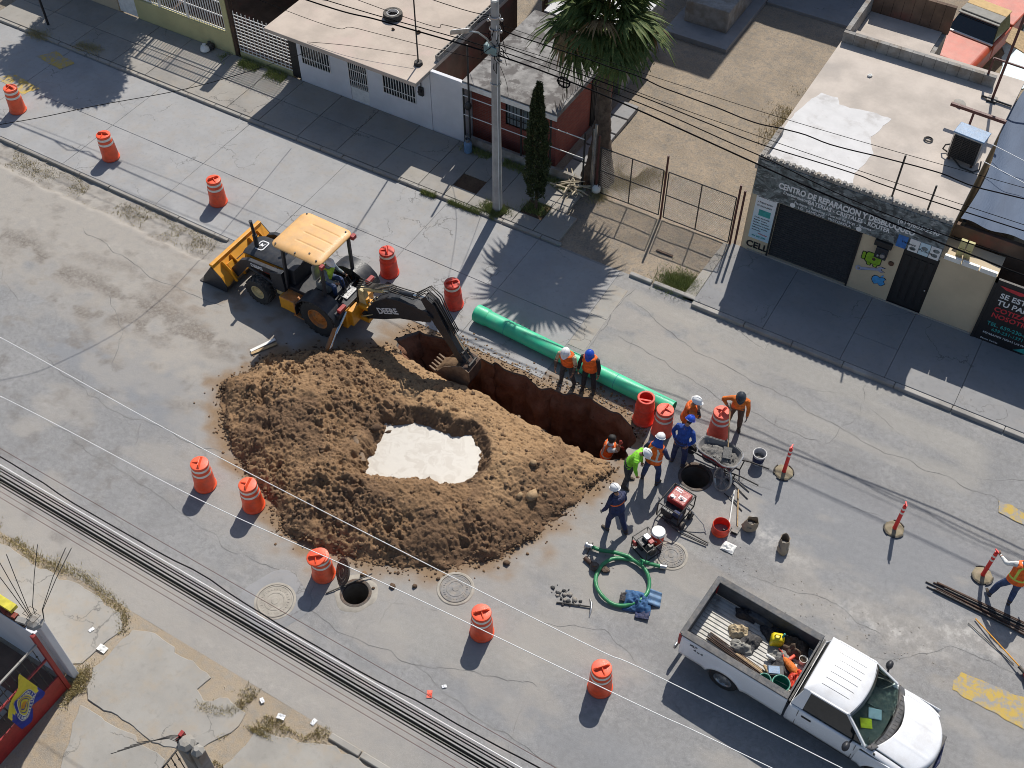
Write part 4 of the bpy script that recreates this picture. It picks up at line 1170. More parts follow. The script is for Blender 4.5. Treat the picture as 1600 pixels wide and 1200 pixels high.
# left poster
ps = thing('repair_poster', 'tall pale blue price poster left of the roller shutter', 'poster', (-7.25, SY - .02, .72))
g = NT('poster_fade'); n1 = g.noise(1.5, 3, .5)
sp_ = g.n('ShaderNodeSeparateXYZ'); g.l(g.co('o'), sp_.inputs[0])
M['poster_fade'] = g.out(g.mix(g.ramp(sp_.outputs[2], 1.7, .4), (.66, .67, .70), (.42, .58, .68)), .5)
b = MB(); b.bb((0, 0, 0), (.72, .018, 2.15)); b.build('board', M['poster_fade'], ps)
ink('Desbloqueo', .14, 'ink_black', ps, .05, 1.72, sx=.85); ink('y Reparacion', .1, 'ink_black', ps, .06, 1.5)
ink('DE CELULARES', .075, 'ink_black', ps, .06, 1.36)
b = MB(); b.bb((.17, -.006, 1.0), (.56, -.001, 1.24)); b.build('picture_panel', M['ink_teal'], ps)
for k, s in enumerate(['Cambio de pantalla', 'Baterias  Centro', 'Flasheo y liberacion', 'Reparamos tu equipo', 'Software y cuentas', 'Accesorios']):
    ink(s, .066, 'ink_black', ps, .06, .88 - .105 * k)
ink('614 602 2290', .085, 'ink_teal', ps, .1, .1, bold=.002); ink('WhatsApp', .07, 'ink_red', ps, .3, .24)
tt = thing('painted_lettering', 'black painted letters CELL on the beige wall below the poster', 'wall lettering', (-7.28, SY - .006, .32))
ink('CELL', .36, 'ink_black', tt, 0, 0, y=0, bold=.012, sx=.95)
# painted emblems between shutter and door
M['emblem_green'] = pm('emblem_green', (.20, .36, .02), .6, var=.2, bump=0)
M['emblem_blue'] = pm('emblem_blue', (.06, .30, .62), .6, var=.15, bump=0)
M['emblem_grey'] = pm('emblem_grey', (.30, .33, .46), .6, var=.15, bump=0)
em = thing('painted_emblems', 'green canister, grey spanner and blue apple painted beside the shop door', 'mural', (-3.25, SY - .004, 1.0))
def flat(poly, y0, y1, nm, mat, par):
    b = MB(); b.prism(poly, y0, y1, 'y'); return b.build(nm, M[mat], par)
def rr(x0, z0, x1, z1, r, n=5):
    o = []
    for cx, cz, a in ((x1 - r, z1 - r, 0), (x0 + r, z1 - r, 90), (x0 + r, z0 + r, 180), (x1 - r, z0 + r, 270)):
        for k in range(n + 1):
            t = R(a + 90 * k / n); o.append((cx + r * math.cos(t), cz + r * math.sin(t)))
    return o
for dx, mt, e in ((0, 'ink_black', .025), (1, 'emblem_green', 0)):
    y = -.001 - .003 * dx
    flat(rr(-.25 - e, .45 - e, .22 + e, .85 + e, .1), y - .003, y, 'green_body' if dx else 'outline', mt, em)
    flat(rr(-.37 - e, .52 - e, -.28 + e, .80 + e, .04), y - .003, y, 'green_body' if dx else 'outline', mt, em)
    flat(rr(-.16 - e, .36 - e, -.06 + e, .47, .04), y - .003, y, 'green_body' if dx else 'outline', mt, em)
    flat(rr(.04 - e, .36 - e, .14 + e, .47, .04), y - .003, y, 'green_body' if dx else 'outline', mt, em)
b = MB(); b.cyl((0, -.007, .64), (0, -.009, .64), .06, n=14); b.build('disc', M['rust_steel'], em)
sp2 = [(-.34, .1), (-.28, .06), (.22, .26), (.30, .22), (.42, .28), (.30, .32), (.32, .38), (.42, .42), (.28, .44), (.2, .38), (.2, .34), (-.3, .16)]
flat([(x * 1.06, (z - .25) * 1.12 + .25) for x, z in sp2], -.004, -.001, 'outline', 'ink_black', em); flat(sp2, -.008, -.005, 'spanner', 'emblem_grey', em)
b = MB(); b.lathe([(.05, -.0085), (.095, -.0085), (.095, -.0055), (.05, -.0055), (.05, -.0085)], 18, (-.36, 0, .1), 'y', False, False); b.build('spanner_eye', M['emblem_grey'], em)
ap = [(0, .02), (.06, -.04), (.12, -.03), (.17, .03), (.21, .10), (.17, .12), (.15, .17), (.16, .22), (.2, .25), (.14, .30), (.06, .29), (0, .26), (-.07, .29), (-.15, .28), (-.2, .2), (-.2, .1), (-.15, .01), (-.09, -.04)]
apo = [(x * 1.12 + .34, (z - .13) * 1.12 - .12) for x, z in ap]
flat(apo, -.004, -.001, 'outline', 'ink_black', em); flat([(x + .34, z - .25) for x, z in ap], -.008, -.005, 'apple', 'emblem_blue', em)
flat([(.36, .06), (.42, .16), (.46, .15), (.42, .05)], -.008, -.005, 'apple_leaf', 'emblem_blue', em)
mb = thing('meter_cabinet', 'black electricity meter box above the green painted emblem', 'meter box', (-3.1, SY - .1, 1.85))
b = MB(); b.bb((-.17, -.06, 0), (.2, .095, .42)); b.build('box', M['black_paint'], mb, bevel=.015)
b = MB(); b.bb((-.28, -.02, .43), (.26, .095, .62)); b.build('hood', M['iron_black'], mb, bevel=.01)
b = MB(); b.cyl((.08, -.06, .2), (.08, -.13, .2), .075, n=14); b.ell((-.06, -.07, .12), (.04, .03, .05), 8, 6); b.build('dial', M['steel'], mb)
b = MB(); b.cyl((0, 0, 0), (0, -.03, 0), .085, n=16); o = b.build('wall_plug', M['rust_steel']); o.location = (-2.72, SY - .003, 1.72); tag(o, 'round rusty cover plate on the beige wall beside the door', 'cover plate')
# banner to the right
bn = thing('black_banner', 'black advertising banner with white and red lettering right of the shop', 'banner', (.3, SY - .06, .12))
b = MB(); b.bb((0, 0, 0), (3.4, .05, 2.35)); b.build('board', M['ink_black'], bn)
b = MB(); b.bb((-.08, -.02, -.02), (-.003, .06, 2.5)); b.bb((-.08, -.02, 2.36), (3.5, .06, 2.5)); b.build('frame', M['iron_black'], bn)
ink('SE ESTRELLO', .27, 'sign_white', bn, .22, 1.86, bold=.006); ink('TU PANTALLA', .27, 'sign_white', bn, .22, 1.58, bold=.006)
ink('COTIZA CON', .25, 'ink_red', bn, .22, 1.31, bold=.006); ink('NOSOTROS', .25, 'ink_red', bn, .22, 1.06, bold=.006)
ink('TEL. 639-230-0299', .19, 'ink_teal', bn, .2, .72, bold=.003); ink('639-231-1371', .17, 'ink_teal', bn, .4, .52, bold=.002)
ink('REPARAMOS TODAS LAS MARCAS', .1, 'sign_white', bn, .2, .34); ink('Centro, Delicias', .08, 'sign_white', bn, .2, .1)
b = MB(); b.prism([(.1, 2.3), (1.1, 2.3), (.7, 2.16), (.3, 2.2)], -.006, -.002, 'y'); b.build('flash', M['ink_red'], bn)
b = MB(); b.prism([(1.2, .1), (2.4, .95), (3.3, .9), (3.3, .1)], -.006, -.002, 'y'); b.build('picture', M['ink_teal'], bn)
b = MB(); b.prism([(1.45, .02), (2.5, .78), (3.3, .7), (3.3, .02)], -.010, -.007, 'y'); b.build('picture', M['sign_dark'], bn)
# blue tarpaulin roof next door
g = NT('tarp_blue'); n1 = g.noise(1.2, 5, .6, stretch=(1, .25, 1)); n2 = g.noise(14, 3, .6, stretch=(2, .3, 1))
M['tarp_blue'] = g.out(g.mix(g.ramp(n1, .3, .7), (.045, .068, .115), (.075, .11, .175)), .75, g.bump(n2, .4, .03))
tp = thing('blue_tarpaulin', 'blue tarpaulin awning stretched beside the shop roof', 'tarpaulin', (0, 0, 0))
def tarpf(u, v):
    x = -1.38 + 4.9 * u; y = 28.5 + 8.4 * v
    z = 3.36 + .12 * math.sin(v * 9 + u * 3) * math.sin(u * PI) - .1 * math.sin(u * PI) + .05 * math.sin(u * 26 + v * 6) * (1 - u)
    if v < .08: x -= 0.0
    return (x + .12 * math.sin(v * 7), y, z)
b = MB(); b.grid(tarpf, 60, 60); b.build('sheet', M['tarp_blue'], tp, smooth=180)
for q in [((-1.5, 30.9, 3.75), (3, 30.0, 3.46)), ((-1.5, 31.8, 3.78), (3, 31.0, 3.46))]:
    b = MB(); b.tube([q[0], q[1]], .012, 6); b.build('tie_rope', M['cable_white'], tp)
b = MB(); b.bb((-1.3, 28.47, 0), (-1.2, 28.57, 3.3)); b.bb((3.3, 28.4, 0), (3.4, 28.5, 3.4)); b.build('post', M['iron_black'], tp)
b = MB(); b.bb((-1.0, 28.7, 0), (3.4, 28.85, 2.6)); b.build('back_wall', M['brown_wall'], tp)
# things on the shop roof
ac = thing('air_cooler', 'grey evaporative air cooler with black grille on the shop roof', 'air cooler', (-2.1, 31.0, SH), R(-6))
b = MB(); b.bb((-.46, -.36, .12), (.46, .16, 1.0)); b.build('cabinet', M['steel'], ac, bevel=.02)
b = MB(); b.bb((-.41, -.40, .16), (.41, -.362, .94)); b.build('grille', M['iron_black'], ac)
b = MB()
for k in range(13): b.bb((-.4, -.42, .19 + .058 * k), (.4, -.401, .202 + .058 * k))
for k in range(4): b.bb((-.36 + .24 * k - .01, -.43, .17), (-.36 + .24 * k + .01, -.4, .94))
b.build('louvre', M['dark_steel'], ac)
b = MB(); b.bb((-.48, -.38, 1.0), (.48, .2, 1.05)); b.build('lid', M['blue_paint'], ac, bevel=.015)
b = MB()
for x in (-.36, .36):
    for y in (-.3, .34): b.bb((x - .03, y - .03, 0), (x + .03, y + .03, .12))
b.build('foot', M['rust_steel'], ac)
b = MB(); b.tube([(-.45, -.1, .4), (-.62, -.12, .3), (-.66, -.1, .12), (-.5, -.05, .03), (-.3, -.2, .04), (.1, -.5, .03), (.5, -.5, .03), (.62, -.3, .05), (.55, -.1, .2)], .025, 6); b.build('hose', M['black_rubber'], ac)
rf = thing('roof_beam_frame', 'rust red steel beam on a short post beside the air cooler', 'steel frame', (-2.3, 32.6, SH))
b = MB(); b.bar((-.85, .0, .62), (.9, -.08, .62), .1, .1); b.build('beam', M['iron_maroon'], rf)
b = MB(); b.bar((-.1, 0, 0), (-.1, 0, .57), .07); b.build('post', M['iron_maroon'], rf)
for i, (x, y, h, lab) in enumerate([(-3.41, 28.07, 1.62, 'thin black rod standing at the front edge of the shop roof'), (-2.3, 27.9, 1.1, 'shorter black rod at the right front edge of the shop roof'), ]):
    b = MB(); b.cyl((x, y, SH), (x, y, SH + h), .03, n=7); b.cyl((x, y, SH), (x, y, SH + .04), .08, n=8)
    tag(b.build('roof_rod', M['iron_black']), lab, 'rod')
fr = thing('maroon_post_frame', 'maroon tubular frame standing at the back right of the shop roof', 'steel frame', (0, 0, 0))
b = MB(); b.bar((-2.15, 34.36, SH), (-2.15, 34.36, SH + 3.3), .08); b.build('post', M['iron_maroon'], fr)
b = MB(); b.bar((-2.6, 35.1, SH), (-2.6, 35.1, SH + 1.0), .07); b.build('post', M['iron_maroon'], fr)
b = MB(); b.bar((-2.6, 35.1, SH + 1.0), (.2, 34.9, SH + 1.02), .05); b.build('rail', M['iron_maroon'], fr)
b = MB(); b.bar((-2.5, 34.36, SH + .05), (-1.5, 34.3, SH + .05), .05); b.bb((-2.3, 34.2, SH), (-2.0, 34.5, SH + .08)); b.build('foot', M['dark_steel'], fr)
b = MB(); b.lathe([(.11, 0), (.15, .03), (.11, .06), (.09, .03), (.11, 0)], 16, (-3.3, 31.3, SH + .01), cap0=False, cap1=False); tag(b.build('cable_coil', M['black_rubber'], smooth=True), 'small black coil of cable lying on the shop roof', 'cable coil')
for i, (x, y, s, mt, lab) in enumerate([(-6.0, 33.6, .1, 'white_plastic', 'pale brick piece in the middle of the shop roof'), (-3.0, 33.6, .3, 'old_concrete', 'flat pale plaster lump near the back of the shop roof'), (-5.55, 35.9, .13, 'clod_dark', 'dark stone in the walled back part of the shop roof'), (-5.3, 35.85, .11, 'clod', 'brown stone in the walled back part of the shop roof')]):
    b = MB(); vs, fs = ROCKS[i + 2]; b.add([(v[0] * s + x, v[1] * s + y, v[2] * s * (.15 if i == 1 else .6) + SH + (-.2 if i > 1 else .03)) for v in vs], fs); tag(b.build('roof_stone', M[mt]), lab, 'stone')

# ---------------------------------------------------------------- old red pickup behind the shop
M['red_car'] = pm('red_car', (.40, .055, .02), .5, var=.15, scale=2, dust=.15, bump=.05)
M['tan_cloth'] = pm('tan_cloth', (.52, .36, .17), .9, var=.1)
M['grey_cloth'] = pm('grey_cloth', (.26, .25, .225), .9, var=.12)
rc = thing('old_red_pickup', 'faded red old pickup with covered cab parked behind the shop', 'pickup truck', (-4.35, 40.65, 0), R(-9))
b = MB()
b.prism([(-1.0, .45), (-.98, 1.0), (-.85, 1.12), (.85, 1.12), (.98, 1.0), (1.0, .45)], -.9, .95, 'y'); b.build('hood', M['red_car'], rc, bevel=.06)
b = MB(); b.bb((-1.0, .96, .45), (1.0, 2.6, 1.12)); b.build('cab_body', M['red_car'], rc, bevel=.05)
b = MB(); b.bb((-1.0, 2.62, .45), (1.0, 5.4, 1.2)); b.build('bed', M['red_car'], rc, bevel=.05)
b = MB(); b.loft([[(-.9, 1.0, 1.13), (.9, 1.0, 1.13), (.93, 2.55, 1.13), (-.93, 2.55, 1.13)], [(-.76, 1.45, 1.72), (.76, 1.45, 1.72), (.78, 2.42, 1.74), (-.78, 2.42, 1.74)]]); b.build('greenhouse', M['glass'], rc, bevel=.03)
b = MB(); b.bb((-.8, 1.42, 1.745), (.8, 1.95, 1.80)); b.bb((-.82, 1.28, 1.70), (.82, 1.42, 1.75)); b.build('grey_cover', M['grey_cloth'], rc, bevel=.02)
b = MB(); b.bb((-.8, 1.952, 1.745), (.8, 2.5, 1.805)); b.build('tan_cover', M['tan_cloth'], rc, bevel=.02)
b = MB(); b.loft([[(-.9, .96, 1.14), (.9, .96, 1.14), (.78, 1.3, 1.60), (-.78, 1.3, 1.60)], [(-.9, .99, 1.16), (.9, .99, 1.16), (.78, 1.33, 1.62), (-.78, 1.33, 1.62)]]); b.build('windscreen', M['glass'], rc)
b = MB(); b.bb((-.93, .85, 1.13), (.93, .94, 1.17)); b.build('cowl', M['white_plastic'], rc)
for x in (-.98, .82):
    for y in (-.1, 4.3):
        b = MB(); b.lathe([(.2, 0), (.36, .02), (.36, .16), (.2, .17)], 20, (x, y, .36), 'x'); b.build('wheel', M['black_rubber'], rc, smooth=True)
b = MB(); b.hexa([(-2.9, 41.3, 1.5), (-1.9, 41.2, 1.25), (-2.3, 42.3, 1.45), (-2.9, 42.2, 1.6)], [(-2.9, 41.3, 1.54), (-1.9, 41.2, 1.29), (-2.3, 42.3, 1.49), (-2.9, 42.2, 1.64)]); 
tag(b.build('tan_board', M['wood']), 'tan board sticking out beside the covered red pickup', 'board')
b = MB(); b.prism(jag([(-4.2, 46.5), (-1.4, 48), (-1.2, 41.2), (-2.6, 40.4), (-2.9, 43)], .4, .3, 44), .0, .03); tag(b.build('pale_sheet', M['sign_cyan']), 'pale blue sheet lying on the ground beside the red pickup', 'sheet')
b = MB(); b.bb((-1.35, 36.5, 0), (-1.15, 50, 2.2)); tag(b.build('lot_wall', M['yellow_wall']), 'weathered yellow lot wall at the upper right', 'wall')
# ================================================================ VEGETATION
def leafmat(name, a, b, cst):
    g = NT(name)
    n = g.noise(3, 3, .6); n2 = g.noise(30, 2, .5)
    c = g.mix(g.ramp(n, .3, .7), a, b); c = g.mix(g.ramp(n2, .5, .7), c, cst)
    m = g.out(c, .7, spec=.3)
    return m
M['palm_green'] = leafmat('palm_green', (.05, .085, .02), (.085, .125, .032), (.17, .16, .05))
M['palm_dead'] = leafmat('palm_dead', (.20, .125, .055), (.30, .20, .095), (.16, .09, .04))
M['bark'] = pm('bark', (.085, .058, .042), .95, var=.3, scale=7, bump=.9, fine=24, space='w', c2=(.13, .095, .07))
M['cypress_green'] = leafmat('cypress_green', (.028, .042, .014), (.055, .072, .024), (.10, .10, .04))
M['tree_green'] = leafmat('tree_green', (.03, .05, .015), (.06, .085, .025), (.09, .11, .04))
M['grass_dry'] = leafmat('grass_dry', (.38, .31, .15), (.48, .40, .21), (.30, .27, .12))
M['grass_green'] = leafmat('grass_green', (.13, .18, .05), (.22, .26, .08), (.34, .30, .13))

def palm_leaf_mesh(seed, dead=False):
    r = random.Random(seed)
    b = MB()
    L = r.uniform(.45, .8)
    b.tube([(0, 0, 0), (L * .5, 0, .04), (L, 0, 0)], [.022, .016, .01], 5)
    n = 24; rad = r.uniform(.72, .9) * (.8 if dead else 1)
    for i in range(n):
        a = R(-112 + 224 * i / (n - 1)) + r.uniform(-.03, .03)
        d = Vector((math.cos(a), math.sin(a), 0)); pr = Vector((-math.sin(a), math.cos(a), 0))
        base = Vector((L, 0, 0)); le = rad * r.uniform(.6, 1.08) * (1 - .12 * abs(a))
        rows = []
        dr = r.uniform(.3, .85) if not dead else r.uniform(.6, .9)
        for k, t in enumerate((0, .45, .75, 1)):
            w_ = (.012, .05, .036, .004)[k] * (.7 if dead else 1)
            c = base + d * (le * t) + Vector((0, 0, -dr * le * t ** 2.2))
            rows.append((c - pr * w_, c + Vector((0, 0, -.012)), c + pr * w_))
        b.add([p for q in rows for p in q], [(k * 3 + j, k * 3 + j + 1, k * 3 + 4 + j, k * 3 + 3 + j) for k in range(3) for j in range(2)])
    me = b.mesh('palm_frond', M['palm_dead' if dead else 'palm_green'])
    return me
palm = thing('palm_tree', 'tall fan palm with drooping crown beside the yard gate', 'palm tree', (-13.15, 28.25, 0))
def palm_trunk():
    b = MB(); rings = []
    H = 5.5
    n = 18
    for j in range(41):
        t = j / 40
        rr_ = .36 * (1 - t) ** 4 + .25 - .03 * t + (.02 if j % 2 else -.008)
        cx, cy = -.22 * t * t, .3 * t
        rings.append([(cx + rr_ * (1 + .07 * math.sin(5 * k + j)) * math.cos(2 * PI * k / n), cy + rr_ * (1 + .07 * math.cos(4 * k + 2 * j)) * math.sin(2 * PI * k / n), t * H) for k in range(n)])
    b.loft(rings); return b.build('trunk', M['bark'], palm, smooth=60)
palm_trunk()
b = MB()   # leaf stubs under the crown
for k in range(60):
    a = k * 2.4; z = 4.3 + k * .022
    b.bar((-.18 + .2 * math.cos(a), .26 + .2 * math.sin(a), z), (-.18 + .40 * math.cos(a), .26 + .40 * math.sin(a), z + .2), .06, .02)
b.build('leaf_stubs', M['bark'], palm)
leafs = [palm_leaf_mesh(k) for k in range(4)]; dleafs = [palm_leaf_mesh(20 + k, True) for k in range(3)]
def frond(me, az, el, z, scl, roll=0):
    o = bpy.data.objects.new('palm_frond', me); COL.objects.link(o); o.parent = palm
    o.rotation_euler = Euler((roll, -el, az)); o.location = (-.22 + .08 * math.cos(az), .3 + .08 * math.sin(az), z); o.scale = (scl,) * 3
    return o
for k in range(66):
    t = k / 65
    el = R(84 - 120 * t ** .9) + random.uniform(-.22, .22)
    frond((dleafs[0] if k % 9 == 5 else leafs[k % 4]), k * 2.39996 + random.uniform(-.2, .2), el, 6.4 - .5 * t, random.uniform(1.1, 1.55), random.uniform(-.25, .25))
for k in range(44):
    o = frond(dleafs[k % 3], k * 2.39996 + random.uniform(-.3, .3), R(random.uniform(-82, -35)), 5.75 - .3 * random.random(), random.uniform(.55, .85), random.uniform(-.5, .5))

def leaf_cloud(name, pts, nrm, size, mat, parent, asp=.45):
    """many small leaf blades at given points"""
    P_ = np.asarray(pts, float); n = len(P_)
    d = np.asarray(nrm, float) + rng.normal(0, .55, (n, 3)); d /= np.linalg.norm(d, axis=1)[:, None]
    s = np.cross(d, rng.normal(0, 1, (n, 3))); s /= np.linalg.norm(s, axis=1)[:, None] + 1e-9
    L = size * rng.uniform(.6, 1.3, n)[:, None]
    V = np.stack([P_ - s * L * asp * .5, P_ + d * L, P_ + s * L * asp * .5, P_ - d * L * .35], 1).reshape(-1, 3)
    F = np.arange(4 * n).reshape(-1, 4)
    me = np_mesh(name, V, F, mat)
    return put(name, me, parent)
cy = thing('cypress_tree', 'narrow dark green column cypress in the planting pit by the utility pole', 'cypress tree', (-14.2, 25.72, .05))
b = MB(); b.cyl((0, 0, 0), (0, .02, 4.3), .055, .02, 8)
b.build('trunk', M['bark'], cy)
N = 18000
t = rng.uniform(0, 1, N) ** .9
z = .62 + 4.5 * t
rad = .46 * np.sin(np.clip(t * .93 + .1, 0, 1) * PI) ** .6 * (1 - .55 * t)
rad = rad + .05
ang = rng.uniform(0, 2 * PI, N)
cl = fbm(ang * 2.2, z * 2.6, 3, 5)
rr0 = rad * (.55 + .6 * cl) * rng.uniform(.72, 1.04, N) + .05 * (cl > .62)
pts = np.stack([rr0 * np.cos(ang), rr0 * np.sin(ang), z], -1)
leaf_cloud('crown', pts, np.stack([np.cos(ang) * .5, np.sin(ang) * .5, np.full(N, .9)], -1), .075, M['cypress_green'], cy)

def bushy_tree(name, label, loc, trunk_h, cen, rad, n, mat, seed, size=.13):
    t = thing(name, label, 'tree', loc)
    r = np.random.default_rng(seed)
    b = MB(); b.cyl((0, 0, 0), (cen[0] * .3, cen[1] * .3, trunk_h), .16, .11, 9)
    pts = []
    for k in range(16):
        d = r.normal(0, 1, 3); d /= np.linalg.norm(d); d[2] = abs(d[2]) * .6 - .1
        q = np.array(cen) + d * np.array(rad) * r.uniform(.4, .8)
        b.tube([(cen[0] * .3, cen[1] * .3, trunk_h * .9), tuple((np.array([cen[0] * .4, cen[1] * .4, trunk_h]) + q) / 2), tuple(q)], [.07, .04, .015], 5)
        m = n // 16
        u = r.normal(0, 1, (m, 3)); u /= np.linalg.norm(u, axis=1)[:, None]
        pts.append(q + u * np.array(rad) * .42 * r.uniform(.3, 1.1, (m, 1)))
    b.build('trunk', M['bark'], t)
    pts = np.concatenate(pts)
    leaf_cloud('crown', pts, (pts - np.array(cen)) / np.array(rad), size, M[mat], t, .6)
    return t
bushy_tree('shade_tree', 'leafy street tree standing just beyond the upper left corner', (-35.0, 28.9, 0), 3.6, (-.3, .3, 6.0), (3.4, 2.6, 1.6), 34000, 'tree_green', 3, .2)
bushy_tree('yard_tree', 'dark green tree behind the brick house next to the pole top', (-18.9, 34.6, 0), 2.0, (0, 0, 3.1), (1.2, 1.3, 1.1), 6000, 'tree_green', 4, .12)

def grass(name, pts, hs, mat, label, lean=.5):
    n = len(pts); P_ = np.asarray(pts, float)
    a = rng.uniform(0, 2 * PI, n); h = np.asarray(hs) * rng.uniform(.5, 1.2, n)
    w_ = np.stack([np.cos(a), np.sin(a), np.zeros(n)], -1) * .009
    b_ = rng.uniform(0, 2 * PI, n)
    tip = P_ + np.stack([np.cos(b_) * h * lean, np.sin(b_) * h * lean, h], -1)
    V = np.stack([P_ - w_, P_ + w_, tip], 1).reshape(-1, 3)
    me = np_mesh(name, V, np.arange(3 * n).reshape(-1, 3), mat)
    return tag(put(name, me), label, 'grass', kind='stuff')
def along(poly, n, wd, clump=1.5, seed=1, z=.0):
    r = np.random.default_rng(seed); poly = np.array(poly, float)
    L = np.hypot(*(poly[1:] - poly[:-1]).T); cum = np.concatenate([[0], np.cumsum(L)])
    out = []
    while len(out) < n:
        s = r.uniform(0, cum[-1]); i = min(np.searchsorted(cum, s) - 1, len(L) - 1); i = max(i, 0)
        p = poly[i] + (poly[i + 1] - poly[i]) * (s - cum[i]) / L[i]
        p = p + r.normal(0, wd, 2)
        if vnoise(p[0] * clump + 50, p[1] * clump, seed)[()] < .42: continue
        out.append((p[0], p[1], z))
    return out
grass('dry_grass', along([(-24, 7.2), (-20.2, 7.25), (-18.8, 7.1), (-17.3, 7.35), (-15.7, 7.1), (-15.3, 6.6)], 3000, .09, 1.6, 2) + along([(-12.7, 6.5), (-12.3, 6.15), (-11.7, 6.3), (-11.5, 6.7)], 700, .08, 2, 3) + along([(-11.6, 6.9), (-10.4, 6.8), (-9.3, 7.1)], 1100, .15, 1.7, 4) + along([(-15.4, 5.4), (-15.3, 4.9), (-15.1, 4.6)], 1500, .14, 1.5, 5) + along([(-10.6, 6.3), (-11.2, 5.4)], 900, .14, 2, 6),
      .10, M['grass_dry'], 'dry yellow grass growing along the broken edge of the near pavement')
grass('strip_weeds', [(x, y, z - .09) for x, y, z in along([(-36, 18.7), (-22.5, 18.7)], 5200, .26, 1.4, 7)], .07, M['grass_dry'], 'sparse dry weeds on the dirt strip left of the machine')
grass('green_grass', along([(-8.9, 24.95), (-8.2, 25.1), (-7.85, 25.0)], 4500, .24, .9, 8) , .17, M['grass_green'], 'patch of green grass in front of the wire gate', .7)
grass('kerb_weeds', along([(-18.2, 24.5), (-15.2, 24.62)], 2200, .05, 1.8, 9, .02) + along([(-15.7, 24.95), (-15.0, 24.95)], 2200, .14, 1.1, 10, .08) + along([(-18, 27.25), (-13.3, 27.2)], 2600, .12, 1.5, 11, .1) + along([(-14.5, 25.5), (-13.9, 25.8)], 900, .2, 1.2, 12, .05) + along([(-29, 27.2), (-25.6, 27.2)], 2600, .14, 1.4, 13, .1),
      .16, M['grass_green'], 'weeds along the kerb and at the foot of the walls', .6)
grass('yard_weeds', along([(-12.9, 28), (-11.6, 29.5)], 2600, .35, 1.3, 14) + along([(-8.6, 36), (-8.3, 33)], 1600, .4, 1.2, 15) + along([(-34.6, 24.9), (-33.5, 25)], 1600, .14, 1.2, 16, .05) + along([(-36.8, 24.6), (-36, 24.7)], 900, .14, 1.2, 17, .05) + along([(-13.2, 27.9), (-12.6, 27.4)], 1500, .2, 1.5, 18),
      .13, M['grass_dry'], 'dry weeds scattered about the yard and the far pavement')

# ================================================================ POLE AND CABLES
M['pole_concrete'] = pm('pole_concrete', (.34, .33, .32), .9, var=.14, scale=3, bump=.2, space='w')
up = thing('utility_pole', 'octagonal grey concrete utility pole standing in the far kerb', 'utility pole', (-15.3, 25.0, 0))
b = MB(); b.cyl((0, 0, -.2), (0, 0, 8.05), .175, .125, 8); b.build('pole', M['pole_concrete'], up)
b = MB(); b.cyl((0, 0, 8.04), (0, 0, 8.1), .128, n=8); b.build('cap', M['white_plastic'], up)
b = MB()
for z in (5.2, 6.2, 6.55, 7.1, 7.5): b.lathe([(.165, z), (.175, z + .01), (.175, z + .05), (.165, z + .06)], 12, cap0=False, cap1=False)
b.build('band', M['steel'], up)
M['teal_metal'] = pm('teal_metal', (.16, .25, .26), .55, dust=.1)
b = MB(); b.bb((-.33, -.14, 6.25), (-.15, .12, 6.55)); b.bb((-.16, -.22, 6.35), (.16, -.17, 6.6)); b.build('terminal_box', M['teal_metal'], up, bevel=.015)
b = MB()
for z, x in ((7.1, .22), (7.35, -.22), (7.5, .25), (6.1, .2), (6.2, -.2)): b.bar((0, -.02, z), (x, -.03, z), .03); b.ell((x, -.03, z), (.05, .05, .06), 8, 6)
b.build('insulator', M['steel'], up)
b = MB(); b.tube([(.13, -.1, 0), (.12, -.1, 4), (.1, -.09, 7.3)], .014, 5); b.build('earth_wire', M['cable_white'], up)
b = MB()
for k in range(14):
    a = random.uniform(0, 6.28); z = random.uniform(5.9, 7.6); r_ = random.uniform(.15, .5)
    p0 = Vector((.14 * math.cos(a), .14 * math.sin(a), z))
    b.tube([p0, p0 + Vector((math.cos(a) * r_ * .6, math.sin(a) * r_ * .3, -.15)), p0 + Vector((math.cos(a + .7) * r_, math.sin(a + .7) * r_ * .5, -.28)), p0 + Vector((math.cos(a + 1.6) * r_ * .5, math.sin(a + 1.6) * .2, .05))], .012, 5)
b.build('wire_loops', M['cable_black'], up)['kind'] = 'stuff'
b = MB(); b.tube([(0, -.15, 6.6), (-.08, -.35, 6.95), (-.22, -.6, 7.25), (-.38, -.82, 7.36)], .03, 8); lp = b.build('lamp_arm', M['steel'], up, smooth=True)
b = MB(); b.loft([[(-.36 - t * .5 + s * wx * .35 - 0, -.8 - t * .42 + s * wx * .75, 7.36 + dz) for (wx, dz, s) in ((.09, -.04, 1), (.09, .04, 1), (.05, .10, 1), (.05, .10, -1), (.09, .04, -1), (.09, -.04, -1))] for t in (0, .25, .6, .8)]); b.build('lamp_head', M['steel'], up, smooth=50)

def cable(pts, r, label, group=None, mat='cable_black', nm='overhead_cable', seg=10, wob=0):
    q = []
    P_ = [Vector(p) for p in pts]
    for i in range(len(P_) - 1):
        p0 = P_[max(i - 1, 0)]; p1 = P_[i]; p2 = P_[i + 1]; p3 = P_[min(i + 2, len(P_) - 1)]
        for k in range(seg):
            t = k / seg
            q.append(.5 * ((2 * p1) + (p2 - p0) * t + (2 * p0 - 5 * p1 + 4 * p2 - p3) * t * t + (3 * p1 - p0 - 3 * p2 + p3) * t ** 3))
    q.append(P_[-1])
    if wob:
        q = [p + Vector((0, (float(vnoise(p.x * .9, 3.3, 5)) - .5) * wob, (float(vnoise(p.x * .8, 1.1, 6)) - .5) * wob)) for p in q]
    b = MB(); b.tube(q, r, 5)
    return tag(b.build(nm, M[mat], smooth=180), label, 'cable', group)
def sagline(y0, y1, z, sag, x0=-26, x1=14, dz=0):
    return [(x0 + (x1 - x0) * t, y0 + (y1 - y0) * t, z - sag * 4 * t * (1 - t)) for t in (0, .2, .4, .6, .8, 1)]
